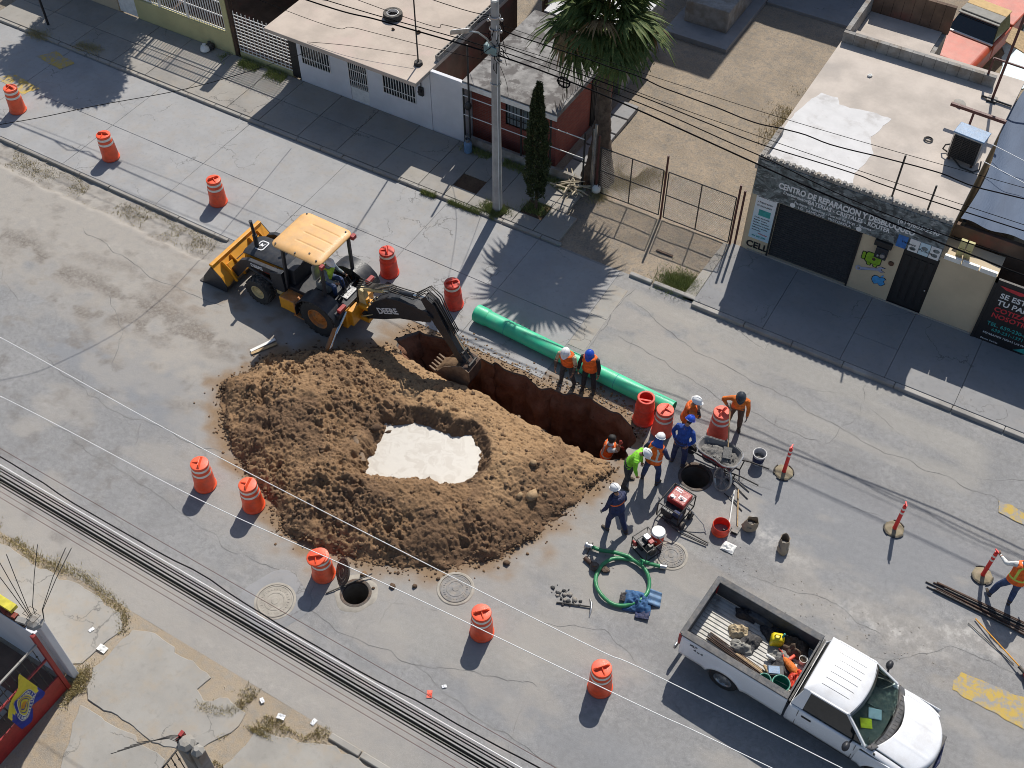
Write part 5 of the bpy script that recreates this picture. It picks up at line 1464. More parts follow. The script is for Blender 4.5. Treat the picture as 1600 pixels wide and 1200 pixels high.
G1 = 'black cables of the near overhead line'
for n_, (y, r, dz) in enumerate([(6.24, .01, 0), (6.30, .016, 0), (6.33, .02, .05), (6.36, .021, 0), (6.42, .017, .02), (6.50, .012, .02), (6.54, .012, .05)]):
    cable(sagline(y, y, 6.75 + dz, .35), r, ('thick' if .0125 < r else 'slim') + ' black cable of the near bundle, ' + ['first', 'second', 'third', 'fourth', 'fifth', 'sixth', 'seventh'][n_] + ' counted from the near pavement', G1)
cable(sagline(6.72, 6.74, 6.75, .35), .014, 'single wavy black cable along the upper side of the near white cable', wob=.12, seg=18)
cable(sagline(6.61, 6.61, 6.78, .35), .013, 'white cable running inside the near cable bundle at the lower left', None, 'cable_white')
for y, lab in ((6.93, 'faint thin wire on the street side of the near cable bundle'), (6.14, 'thin dark wire on the house side of the near cable bundle'), (6.03, 'outermost thin dark wire on the house side of the near cable bundle')):
    cable(sagline(y, y, 6.75, .35), .006, lab, None, 'iron_maroon')
cable([(-26, 7.45, 6.8), (-17.6, 7.95, 6.55), (-12.3, 8.1, 6.45), (-7.9, 8.42, 6.45), (-2.4, 8.68, 6.5), (.15, 8.8, 6.55), (14, 9.2, 7.0)], .009, 'white cable crossing in front of the lower drums', None, 'cable_white')
cable([(-28, 9.05, 7.0), (-18.9, 9.1, 6.75), (-13.2, 9.08, 6.6), (-6.8, 9.15, 6.6), (-3.6, 9.2, 6.65), (-1.1, 9.3, 6.7), (14, 9.4, 7.1)], .009, 'white cable crossing over the soil heap', None, 'cable_white')
for x, y in ((-26, 7.4), (14, 7.4)):
    t = thing('utility_pole', 'concrete pole carrying the near cables at its ' + ('left' if x < 0 else 'right') + ' end', 'utility pole', (x, y, 0))
    b = MB(); b.cyl((0, 0, -.2), (0, 0, 8.2), .175, .125, 8); b.build('pole', M['pole_concrete'], t)
    b = MB(); b.bar((0, -1.6, 6.9), (0, 2.3, 6.9), .09); b.build('crossarm', M['steel'], t)
# far line through the utility pole
PX = -15.3
cable([(-44, 25.0, 6.6), (-33, 25.0, 5.85), (-22.4, 25.0, 5.82), (-19.4, 25, 6.02), (PX, 24.95, 6.27), (-12.6, 25, 6.18), (-10.5, 25, 6.03), (-6.9, 25, 5.64), (-4.5, 25, 5.4), (-.9, 25, 5.16), (3, 25, 5.2), (16, 25, 6.3)], .024, 'thick black cable through the utility pole to the right edge')
cable([(-44, 25.1, 6.75), (-33, 25.1, 6.0), (-22.4, 25.1, 5.97), (PX, 25.03, 6.38), (-10.5, 25.1, 6.2), (-6.9, 25.1, 5.86), (-.9, 25.1, 5.4), (16, 25.1, 6.4)], .016, 'black cable running just above the thick one over the shop front')
cable([(PX, 25, 6.62), (-13, 25, 6.58), (-10.5, 25, 6.52), (-8.5, 25, 6.4), (-6.8, 25, 6.31), (-4.2, 25, 6.4), (-1.3, 25, 6.4), (16, 25, 6.9)], .016, 'black cable from the pole passing over the sign band')
cable([(PX, 25, 6.66), (-13, 25.05, 6.68), (-8.5, 25.05, 6.52), (-1.3, 25.05, 6.55), (16, 25.05, 7.0)], .009, 'thin black wire beside the cable over the sign band')
cable([(PX, 25.0, 7.1), (-13, 25.6, 6.65), (-10, 25.9, 6.4), (-7, 26, 6.25), (-3.3, 26, 6.4), (0, 26, 6.62), (16, 26.2, 7.6)], .018, 'black cable crossing the yard and the white roof coating', wob=.14, seg=16)
cable([(PX, 25.0, 7.3), (-10, 25.9, 6.62), (-3.3, 26, 6.75), (16, 26.2, 7.8)], .008, 'thin wire above the cable crossing the white roof coating')
cable([(-44, 25, 7.4), (-20.3, 25, 6.48), (-17, 25, 6.66), (PX, 25, 6.9)], .01, 'thin black wire over the tan roof to the pole')
cable([(-44, 25, 6.2), (-23.8, 25, 5.14), (-20.4, 25, 5.42), (-16.5, 25, 5.8), (PX, 25, 6.0)], .009, 'lowest thin black wire over the tan roof')
cable([(-44, 25.2, 8.2), (-20, 25.1, 7.35), (PX, 25, 7.5)], .012, 'black cable across the tan roof towards the pole top')
cable([(PX, 25, 6.3), (-17, 27.5, 4.2), (-19.7, 29.6, 2.9)], .008, 'service drop from the pole to the parapet of the tan roof')
cable([(PX, 25, 6.2), (-15.9, 26.6, 4.1), (-16.4, 27.6, 2.7)], .008, 'service drop from the pole to the grey roof')
cable([(-20.05, 27.6, 3.0), (-22.4, 27.0, 2.95), (-24.2, 26.7, 2.68)], .009, 'slack black wire lying over the tan roof edge')
cable([(-23.85, 26.3, 2.62), (-23.2, 20.6, 5.0), (-24.2, 17.4, 5.9), (-25.9, 15.2, 6.0), (-30, 10, 6.6)], .011, 'black service wire crossing the lane at the upper left')
t = thing('splice_box', 'grey splice box with a cable loop hanging on the far line', 'cable box', (-29.4, 25.0, 5.75))
b = MB(); b.bb((-.35, -.14, -.16), (.35, .14, .14)); b.build('box', M['dark_steel'], t, bevel=.03)
b = MB(); b.tube([(-.35, 0, .1), (-1.1, .05, -.05), (-1.9, .05, .35), (-2.6, 0, .12)], .02, 6); b.build('loop', M['cable_black'], t)
t = thing('cable_reel_loop', 'round coil of spare black cable hung on the far line near the palm', 'cable coil', (-12.95, 24.97, 6.12))
b = MB(); b.tube([(.2 * math.cos(k * .4), .03 * math.sin(k * 3), .17 * math.sin(k * .4)) for k in range(33)], .022, 6); b.bar((-.2, 0, 0), (.2, 0, 0), .03); b.bar((0, 0, -.16), (0, 0, .16), .03); b.build('coil', M['cable_black'], t)

# ================================================================ WIRE GATE
gt = thing('chain_link_gate', 'double wire mesh gate of thin dark tubes closing the dirt yard', 'gate', (0, 0, 0))
def leaf(x0, x1, y, z0, z1, xm, sag=0):
    b = MB()
    for p, q in [((x0, y, z0), (x0, y, z1)), ((x1, y, z0 - sag), (x1, y, z1 - sag)), ((x0, y, z1), (x1, y, z1 - sag)), ((x0, y, z0), (x1, y, z0 - sag)), ((x0, y, (z0 + z1) / 2), (x1, y, (z0 + z1) / 2 - sag)), ((xm, y, z0 - sag / 2), (xm, y, z1 - sag / 2))]:
        b.cyl(p, q, .021, n=7)
    o = b.build('gate_leaf', M['iron_black'], gt)
    b = MB(); st = .085; Wd, Hh = x1 - x0, z1 - z0
    for k in range(int((Wd + Hh) / st)):
        c = k * st
        a0 = max(0, c - Hh); a1 = min(Wd, c)
        if a1 - a0 < .02: continue
        b.tube([(x0 + a0, y, z0 + (c - a0)), (x0 + a1, y, z0 + (c - a1))], .0055, 3, cap=False)
        b.tube([(x1 - a0, y + .005, z0 + (c - a0)), (x1 - a1, y + .005, z0 + (c - a1))], .0055, 3, cap=False)
    mo = b.build('wire_mesh', M['steel'], o); mo['kind'] = 'stuff'
leaf(-12.75, -10.46, 27.52, .12, 2.04, -11.6)
leaf(-10.28, -7.9, 27.52, .1, 2.04, -9.1, .03)
for x, h in ((-12.85, 2.5), (-10.37, 2.68), (-7.83, 2.55), (-7.66, 2.4)):
    b = MB(); b.cyl((x, 27.52, -.05), (x, 27.52, h), .038, n=8); b.build('gate_post', M['iron_maroon'], gt)
b = MB(); b.cyl((-12.98, 27.5, 0), (-12.98, 27.5, 2.9), .05, n=8); b.cyl((-13.1, 27.6, 0), (-13.1, 27.6, 2.6), .03, n=8); b.build('corner_post', M['steel'], gt)
tb = thing('wrapped_bundle', 'heap of pale broken branches and sticks beside the left gate post', 'branch heap', (-13.45, 27.15, .1))
b = MB()
for k in range(16):
    a = random.uniform(0, 3.14); l = random.uniform(.25, .6); c = Vector((random.uniform(-.35, .35), random.uniform(-.3, .35), random.uniform(.03, .3)))
    d = Vector((math.cos(a), math.sin(a), random.uniform(-.5, .7))).normalized() * l
    b.tube([c - d, c + Vector((0, 0, .05)), c + d], [.03, .035, .015], 5)
b.build('sticks', pm('dead_wood', (.42, .36, .26), .9), tb)
b = MB(); b.lathe([(.08, 0), (.16, .06), (.15, .2), (.05, .3)], 9, (.62, .35, 0)); b.build('white_bag', M['white_plastic'], tb, smooth=60)
b = MB(); b.bb((-.3, 0, 0), (.3, .08, .02)); o = b.build('loose_bar', M['rust_steel']); o.location = (-9.5, 26.0, .02); tag(o, 'short dark bar lying on the dirt in front of the right gate leaf', 'bar')

# ================================================================ NEAR LEFT PLOT
nf = thing('red_plot_fence', 'dark red steel fence panel with bars at the lower left corner', 'fence', (-15.45, 4.95, 0))
b = MB(); b.bb((-.02, -2.6, .04), (.02, -.14, .74)); b.build('sheet_panel', M['red_paint'], nf)
b = MB(); b.bb((-.05, -.13, 0), (.05, -.03, 2.72)); b.build('jamb', M['red_paint'], nf)
b = MB(); b.bar((0, -.1, 1.62), (0, -2.6, 1.62), .05); b.build('mid_rail', M['red_paint'], nf)
b = MB(); b.bar((0, -.1, 2.36), (0, -2.6, 2.36), .045); b.build('top_rail', M['old_concrete'], nf)
for k in range(14):
    y = -.27 - k * .17
    b = MB(); b.bar((0, y, .74), (0, y, 2.34), .016)
    for z in (1.2, 2.0): b.ell((0, y, z), (.028, .028, .028), 6, 5)
    b.build('bar', M['iron_black'], nf)
pl = thing('corner_pillar', 'pale concrete corner pillar with bare rods on top at the left edge', 'pillar', (-15.6, 5.12, 0))
b = MB(); b.bb((-.16, -.02, 0), (.13, .15, 2.72)); b.build('shaft', M['plaster_white'], pl, bevel=.02)
b = MB(); b.lathe([(.17, 2.72), (.21, 2.78), (.17, 2.86), (.08, 2.92)], 7); b.build('broken_top', M['block'], pl)
b = MB()
for (dx, dy, hz) in [(-.75, .35, 1.5), (-.62, .5, 1.6), (-.25, 1.0, 1.55), (.1, 1.25, 1.5), (.25, 1.3, 1.55), (-.45, .1, 1.45)]:
    bx, by = max(-.12, min(.1, dx)), max(-.1, min(.12, dy * .1))
    b.tube([(bx, by, 2.6), (bx + dx * .1, by + dy * .1, 3.1), (bx + dx * .55, by + dy * .55, 3.75), (bx + dx, by + dy, 2.75 + hz)], .009, 5)
for z in (3.0, 3.25): b.tube([(-.1, -.08, z), (.12, -.08, z + .02), (.12, .14, z), (-.1, .14, z - .02), (-.1, -.08, z)], .007, 4)
b.build('starter_bars', M['iron_black'], pl)
wl = thing('plot_wall', 'grey plastered plot wall with brick heap on top at the left edge', 'wall', (-19, 5.1, 0))
b = MB(); b.bb((-6, -.1, 0), (3.22, .08, 2.2)); b.build('wall', M['plaster_white'], wl, bevel=.015)
b = MB(); b.bb((-6, -.08, 2.2), (2.9, .06, 2.28)); b.build('capping', M['rust_steel'], wl)
for k in range(9):
    b = MB(); b.box((2.8 - k * .3, 0, 2.33), (.26, .13, .1), random.uniform(-.3, .3)); b.build('brick', M['brick_red'] if k % 3 else M['block'], wl)
b = MB(); b.box((1.9, .1, 2.45), (1.2, .2, .12)); b.build('yellow_plank', pm('yellow_board', (.55, .48, .05), .7), wl)
# flag on the fence
fl = thing('club_flag', 'yellow and blue flag with round crest hanging on the red fence', 'flag', (-15.38, 4.0, 1.1))
M['flag_yellow'] = pm('flag_yellow', (.62, .50, .04), .8, bump=.1, var=.12)
M['flag_blue'] = pm('flag_blue', (.018, .03, .26), .8, bump=.1, var=.2)
M['flag_white'] = pm('flag_white', (.6, .6, .5), .8, bump=.05)
M['flag_orange'] = pm('flag_orange', (.55, .25, .02), .8, bump=.05)
def fcl(y, z, o): return (o + .05 * math.sin(y * 9 + z * 4) + .02 * math.sin(z * 17), y, z)
quad = [(.16, .98), (-.62, .22), (-.52, -.78), (.34, -.22)]      # (y,z) corners
def bil(u, v):
    a, b_, c_, d_ = quad
    return ((a[0] * (1 - u) + d_[0] * u) * (1 - v) + (b_[0] * (1 - u) + c_[0] * u) * v, (a[1] * (1 - u) + d_[1] * u) * (1 - v) + (b_[1] * (1 - u) + c_[1] * u) * v)
b = MB(); b.grid(lambda u, v: fcl(*bil(u, v), 0), 20, 20)
me_m = [1 if (i % 20) + (i // 20) * .5 > 13 + 2 * math.sin(i // 20) else 0 for i in range(400)]
b.m = me_m; b.build('cloth', [M['flag_yellow'], M['flag_blue']], fl, smooth=180)
def disc(r0, r1, mat, off, nm, cu=.52, cv=.5):
    b = MB(); n = 40
    rows = [[fcl(*bil(cu + r * math.cos(2 * PI * k / n), cv + r * math.sin(2 * PI * k / n)), off) for k in range(n)] for r in np.linspace(r0, r1, 6)]
    b.loft(rows, cap=False); b.build(nm, M[mat], fl, smooth=180)
disc(.0, .36, 'flag_blue', .008, 'crest_ring'); disc(.345, .36, 'flag_white', .012, 'crest_rim'); disc(.0, .24, 'flag_yellow', .014, 'crest_field'); disc(.232, .25, 'flag_white', .018, 'crest_rim')
disc(.0, .1, 'flag_orange', .02, 'crest_centre', .55, .52); disc(.13, .15, 'flag_blue', .02, 'crest_stripe'); disc(.185, .2, 'flag_blue', .02, 'crest_stripe')
b = MB()
for k in range(26):
    if 9 <= k <= 12: continue
    a = 2 * PI * k / 26
    c0 = bil(.52 + .265 * math.cos(a), .5 + .265 * math.sin(a)); c1 = bil(.52 + .325 * math.cos(a), .5 + .325 * math.sin(a))
    b.bar(fcl(*c0, .014), fcl(*c1, .014), .03, .004, up=(1, 0, 0))
o = b.build('crest_marks', M['flag_white'], fl); o['kind'] = 'stuff'
gb = thing('plot_gate_bars', 'dark grid gate with pale tiles behind at the lower left corner', 'gate', (-15.6, 2.9, 0))
b = MB()
for k in range(8): b.bar((-.3 - .2 * k, -.4, .3), (-.3 - .2 * k, -.4, 1.9), .02)
for z in (.4, .9, 1.4, 1.9): b.bar((-.2, -.4, z), (-1.9, -.4, z), .02)
b.build('grid', M['iron_black'], gb)
for k in range(3):
    for j in range(3):
        b = MB(); b.bb((-2.0 + .46 * k, .0 + .4 * j, 0), (-1.58 + .46 * k, .36 + .4 * j, .04)); b.build('floor_tile', M['old_concrete'], gb)
b = MB(); b.prism([(-20, -1), (-15.55, -1), (-15.55, 4.9), (-20, 4.9)], .004, .03); tag(b.build('plot_soil', M['brown_wall']), kind='structure')
# second pillar at the lower edge
p2 = thing('broken_pillar', 'broken concrete pillar with bent rods at the lower edge', 'pillar', (-10.82, 4.72, 0))
b = MB(); b.bb((-.17, -.17, 0), (.17, .17, 2.6)); b.bb((.174, -.12, 0), (.40, .12, 2.55)); b.build('shaft', M['block'], p2, bevel=.02)
b = MB(); b.lathe([(.18, 2.6), (.2, 2.68), (.13, 2.78), (.05, 2.8)], 7); b.lathe([(.12, 2.55), (.15, 2.64), (.06, 2.74)], 6, (.3, 0, 0)); b.build('broken_top', M['old_concrete'], p2)
b = MB()
for k in range(5): b.tube([(-.1 + .03 * k, -.1 + .04 * k, 2.5), (-.14, -.1 + .04 * k, 2.78), (-.3, -.15 + .02 * k, 2.86), (-.85 - .06 * k, -.55 - .12 * k, 2.8 + .03 * k)], .009, 5)
b.build('bent_rods', M['iron_black'], p2)
b = MB(); b.bb((-.2, .02, 2.5), (-.12, .14, 2.84)); b.bb((-.22, -.08, 2.5), (-.19, .05, 2.75)); b.build('red_clamp', M['red_paint'], p2)
f2 = thing('bar_fence', 'thin dark bar fence joined to the broken pillar at the lower edge', 'fence', (-11.0, 4.6, 0))
b = MB()
for k in range(8):
    b.bar((-.06, -.08 - .14 * k, 0), (-.06, -.08 - .14 * k, 2.3), .018); b.ell((-.06, -.08 - .14 * k, 1.9), (.03, .03, .03), 6, 5)
b.bar((-.06, 0, 2.3), (-.06, -1.2, 2.3), .03); b.bar((-.06, 0, 1.2), (-.06, -1.2, 1.2), .05); b.build('bars', M['iron_black'], f2)
b = MB(); b.bb((.7, -.1, 0), (3.2, .06, 1.9)); b.build('wall', M['block'], f2)
b = MB(); b.bar((.75, .1, 1.95), (3.2, .1, 1.95), .08); b.bar((.75, -.02, 2.0), (3.2, -.02, 2.0), .06); b.build('rail', M['red_paint'], f2)
# litter
for i, (x, y, s, mt, lab) in enumerate([(-15.45, 6.05, .13, 'white_plastic', 'crumpled white paper on the dirt seam of the near pavement'), (-16.05, 6.3, .07, 'sign_white', 'small white scrap on the left slab of the near pavement'), (-11.15, 7.0, .07, 'sign_white', 'small white scrap by the kerb line below the cables'), (-7.55, 9.55, .06, 'sign_white', 'white scrap on the road left of the last drum'), (-7.75, 9.2, .1, 'drum_faded', 'small red wrapper on the road below the last drums'), (-10.5, 6.9, .1, 'sign_white', 'white wrapper in the dry grass at the lower edge'), (-9.75, 7.2, .08, 'sign_white', 'second white wrapper near the kerb remnant')]):
    b = MB(); r_ = random.Random(i)
    b.grid(lambda u, v: ((u - .5) * 2 * s, (v - .5) * 1.3 * s, .006 + .35 * s * r_.random() * (1 - abs(2 * u - 1))), 6, 5); o = b.build('litter', M[mt], thick=.004); o.location = (x, y, .04 if y < 7.2 else .015); o.rotation_euler = (0, 0, i * 1.3); tag(o, lab, 'litter')
# ================================================================ TRAFFIC DRUMS
def make_drum(body='drum_orange', stripes=((.60, .68), (.78, .86)), lid=True):
    t = thing('traffic_drum', None, 'traffic drum', group='traffic drums round the works')
    b = MB()
    pr = [(.30, 0), (.315, .015), (.315, .05), (.295, .065), (.288, .15), (.292, .17), (.287, .19), (.272, .56), (.276, .575), (.262, .59), (.255, .70), (.258, .72), (.248, .735), (.238, .88), (.238, .90)]
    if lid: b.lathe(pr + [(.225, .905)], 32)
    else: b.lathe(pr + [(.2, .905), (.19, .87), (.19, .6)], 32, cap1=True)
    b.build('body', M[body], t, smooth=50)
    for z0, z1 in stripes:
        def rad(z):
            for (r0, a), (r1, c) in zip(pr, pr[1:]):
                if a <= z <= c: return r0 + (r1 - r0) * (z - a) / max(1e-6, c - a)
            return .24
        b = MB(); b.lathe([(rad(z0) + .004, z0), (rad(z0) + .0045, z0 + .005), (rad(z1) + .0045, z1 - .005), (rad(z1) + .004, z1)], 32, cap0=False, cap1=False); b.build('reflective_stripe', M['reflective'], t, smooth=True)
    if lid:
        b = MB(); b.lathe([(.243, .895), (.25, .905), (.25, .93), (.24, .945), (.2, .955), (.02, .965)], 32); l = b.build('lid', M[body], t, smooth=40)
        b = MB(); b.hexa([(-.215, -.012, .955), (.215, -.012, .955), (.215, .055, .945), (-.215, .055, .945)], [(-.13, -.012, 1.045), (.13, -.012, 1.045), (.14, .012, 1.04), (-.14, .012, 1.04)]); b.build('grip', M[body], l, bevel=.008)
        b = MB(); b.hexa([(-.02, -.21, .953), (.02, -.21, .953), (.02, -.013, .96), (-.02, -.013, .96)], [(-.008, -.16, .985), (.008, -.16, .985), (.01, -.013, 1.02), (-.01, -.013, 1.02)]); b.build('rib', M[body], l)
    else:
        b = MB(); b.lathe([(.19, .872), (.243, .9), (.246, .93), (.22, .94), (.19, .93), (.185, .872)], 32, cap0=False, cap1=False); b.build('rim', M[body], t, smooth=50)
        b = MB(); b.bb((-.18, -.025, .80), (.18, .025, .83)); b.build('grip', M[body], t)
    return t
dr = [make_drum(), make_drum('drum_red', ((.79, .87),)), make_drum('drum_faded', ()), make_drum('drum_faded')]
dr[2].children[-1].name  # lidded plain drum is replaced below
used = [False] * 4
for kind, x, y, rz, lab in [
    (0, -33.54, 20.73, 0, 'bright orange striped drum standing in the tree shade at the upper left corner'),
    (0, -28.65, 20.45, .4, 'bright orange striped drum on the lane beside the splice box shadow'),
    (0, -23.8, 20.54, 1.1, 'bright orange striped drum on the lane just left of the loader bucket'),
    (1, -16.78, 20.68, -1.0, 'red drum with a single pale stripe standing right behind the machine cab'),
    (1, -14.23, 20.54, .75, 'red drum with a single pale stripe standing behind the digger arm elbow'),
    (0, -16.49, 11.21, -1.1, 'orange striped drum left of the soil heap, the farther left of the pair'),
    (0, -14.9, 11.36, -1.3, 'orange striped drum touching the left lower foot of the soil heap'),
    (0, -11.97, 10.6, .6, 'orange striped drum with a crooked lid beside the tilted manhole cover'),
    (0, -7.52, 11.27, .8, 'orange striped drum alone on the road below the soil heap'),
    (0, -4.26, 11.47, .85, 'orange striped drum nearest the lower edge and the pickup shadow'),
    (3, -6.38, 19.34, 1.5, 'faded red drum with broken stripes at the end of the trench behind the workers'),
    (3, -4.95, 20.07, -1.7, 'faded red drum standing behind the wheelbarrow')]:
    o = dr[kind] if not used[kind] else copy_tree(dr[kind]); used[kind] = True
    o.scale = (1, 1, 1.07); tl = random.Random(lab); o.location = (x, y, .018 if y > 19.3 and x < -10.3 else 0.004); o.rotation_euler = (tl.uniform(-.03, .03), tl.uniform(-.03, .03), rz); o['label'] = lab
    if 'crooked' in lab:
        for c in o.children:
            if c.name.startswith('lid'): c.rotation_euler = (.06, -.09, 0)
for c in list(dr[2].children):
    for q in list(c.children): bpy.data.objects.remove(q)
    bpy.data.objects.remove(c)
bpy.data.objects.remove(dr[2])
o = make_drum('drum_red', (), lid=False); o.location = (-7.03, 19.45, .004); o.rotation_euler = (0, 0, .3); o.scale = (1.02, 1.02, 1.1); o['label'] = 'plain red drum without stripes or lid at the trench corner by the green pipe'

# ================================================================ DELINEATOR POSTS
M['post_red'] = pm('post_red', (.72, .025, .02), .5, var=.1, bump=0)
M['base_dust'] = pm('base_dust', (.23, .19, .12), .9, var=.2, dust=.4)
def make_post():
    t = thing('delineator_post', None, 'delineator post', group='red delineator posts with round bases')
    b = MB(); b.lathe([(.27, 0), (.27, .03), (.24, .05), (.10, .07)], 8); b.build('base', M['base_dust'], t)
    b = MB()
    for a0 in (.2, 2.6, 4.3):
        b.tube([(.275 * math.cos(a0 + k * .25), .275 * math.sin(a0 + k * .25), .03) for k in range(6)], .022, 5)
    b.build('base_rim', M['black_rubber'], t)
    b = MB(); b.lathe([(.065, .06), (.055, .1), (.05, 1.1), (.048, 1.16)], 14); b.build('tube', M['post_red'], t, smooth=50)
    for z in (.80, .98):
        b = MB(); b.lathe([(.0535, z), (.0535, z + .075)], 14, cap0=False, cap1=False); b.build('reflective_stripe', M['reflective'], t, smooth=True)
    b = MB(); b.cyl((0, 0, 1.16), (0, 0, 1.22), .03, n=8); b.bb((-.02, -.075, 1.22), (.02, .075, 1.25)); b.build('grip', M['post_red'], t, bevel=.006)
    return t
for i, (x, y, lab) in enumerate([(-2.8, 19.76, 'red delineator post nearest the pail and wheelbarrow'), (.47, 19.52, 'red delineator post in the middle of the open road'), (2.92, 19.3, 'red delineator post held by the worker at the right edge')]):
    o = make_post() if i == 0 else copy_tree(o)
    o.location = (x, y, .004); o.rotation_euler = (0, 0, i * .5); o['label'] = lab

# ================================================================ GREEN SEWER PIPE
pp = thing('sewer_pipe', 'long bright green plastic sewer pipe lying along the trench', 'pipe', (-9.8, 20.22, 0), math.atan2(20.05 - 20.42, 6.7))
b = MB(); L = 3.42; r = .25
b.lathe([(r, -L), (r, L), (r - .018, L), (r - .018, -L), (r, -L)], 40, (0, 0, r + .018), 'x', False, False); b.build('barrel', M['pipe_green'], pp, smooth=50)
b = MB(); b.lathe([(r + .004, -L - .1), (r + .028, -L - .08), (r + .028, -L + .30), (r + .005, -L + .36)], 40, (0, 0, r + .018), 'x', False, False); b.lathe([(r - .01, -L - .1), (r + .004, -L - .1)], 40, (0, 0, r + .018), 'x', False, False); b.build('socket', M['pipe_green'], pp, smooth=50)
for x in (-L + 1.05, L - 1.9):
    b = MB(); b.lathe([(r + .001, x), (r + .004, x + .006), (r + .001, x + .02)], 40, (0, 0, r + .018), 'x', False, False); b.build('joint_ring', M['ink_teal'], pp)

# ================================================================ MANHOLES
M['cast_iron'] = pm('cast_iron', (.07, .06, .055), .8, metal=.2, c2=(.10, .06, .04), dust=.25)
M['collar'] = pm('collar', (.33, .30, .255), .92, var=.15, scale=4, space='w', bump=.35)
def shaft(x, y, r, nm, lab, collar):
    t = thing(nm, lab, 'manhole', (x, y, 0))
    b = MB(); n = 40
    pr = [(r + .03, .012), (r, .014), (r, -.12), (r + .04, -.16), (r + .08, -1.2), (r + .1, -2.2)]
    b.lathe(pr, n, cap0=False, cap1=True); b.build('shaft', M['block'], t, smooth=50)
    b = MB(); b.lathe([(r + .07, .004), (r + .065, .022), (r + .01, .024), (r - .012, .016), (r - .012, -.10)], n, cap0=False, cap1=False); b.build('frame_ring', M['cast_iron'], t, smooth=30)
    if collar:
        b = MB()
        rr_ = [(collar * (1 + .05 * math.sin(3 * a) + .03 * math.sin(7 * a + 1))) for a in np.linspace(0, 2 * PI, n + 1)[:-1]]
        A = np.linspace(0, 2 * PI, n + 1)[:-1]
        b.loft([[(rr_[k] * math.cos(A[k]), rr_[k] * math.sin(A[k]), .0) for k in range(n)], [((rr_[k] - .03) * math.cos(A[k]), (rr_[k] - .03) * math.sin(A[k]), .014) for k in range(n)], [((r + .06) * math.cos(A[k]), (r + .06) * math.sin(A[k]), .017) for k in range(n)]], cap=False)
        b.build('collar', M['collar'], t, smooth=60)
    return t
shaft(-10.92, 10.56, .35, 'open_manhole', 'open manhole with pale mortar collar beside the tilted cover', .56)
shaft(-4.87, 18.38, .42, 'open_manhole', 'wide open manhole between the wheelbarrow and the workers', .5)
def cover_mesh(b, r):
    b.lathe([(r, -.02), (r, .02), (r - .03, .024), (r - .035, .016), (r * .62, .018), (r * .6, .026), (r * .5, .026), (r * .48, .017), (r * .22, .018), (r * .2, .027), (.03, .027)], 40)
    for k in range(28):
        a = 2 * PI * k / 28; q = r * .76
        b.box((q * math.cos(a), q * math.sin(a), .02), (.05, .022, .014), a)
    return b
M['cover_grey'] = pm('cover_grey', (.20, .195, .19), .8, dust=.6, var=.2, scale=5)
for (x, y, r, lab) in [(-12.57, 9.31, .46, 'closed round manhole cover under the near cables'), (-8.76, 11.98, .40, 'closed grey manhole cover half dusted by soil below the heap'), (-4.36, 15.72, .36, 'pale round mortar patch cover next to the small pump')]:
    t = thing('manhole_cover', lab, 'manhole cover', (x, y, .006), x)
    cover_mesh(MB(), r).build('lid', M['cover_grey' if x > -12 else 'collar'], t, smooth=30)
    b = MB(); b.lathe([(r + .012, -.01), (r + .02, .018), (r + .075, .016), (r + .1, -.005)], 40, cap0=False, cap1=False); b.build('frame_ring', M['collar'], t, smooth=30)
    if r > .45:
        b = MB(); n = 30; A = np.linspace(0, 2 * PI, n + 1)[:-1]
        b.loft([[((.88 + .07 * math.sin(4 * a)) * math.cos(a), (.88 + .07 * math.sin(4 * a)) * math.sin(a), .0) for a in A], [((.85 + .07 * math.sin(4 * a)) * math.cos(a), (.85 + .07 * math.sin(4 * a)) * math.sin(a), .008) for a in A], [((r + .08) * math.cos(a), (r + .08) * math.sin(a), .01) for a in A]], cap=False); b.build('collar', M['grey_concrete'], t, smooth=60)
t = thing('tilted_manhole_cover', 'rusty brown manhole cover propped on edge beside the open manhole', 'manhole cover', (-11.46, 10.8, .27))
b = cover_mesh(MB(), .36); o = b.build('lid', M['cast_iron'], t, smooth=30); o.rotation_euler = (R(58), 0, R(-42))
o.location = (0, 0, .0)
b = MB(); b.cyl((-.62, -.85, .03), (.12, .2, .12), .02, n=6); o = b.build('pry_bar', M['dark_steel']); o.location = (-11.0, 10.98, 0); tag(o, 'dark iron pry bar lying beside the open manhole and tilted cover', 'pry bar')
o.location = (-10.95, 11.0, 0)
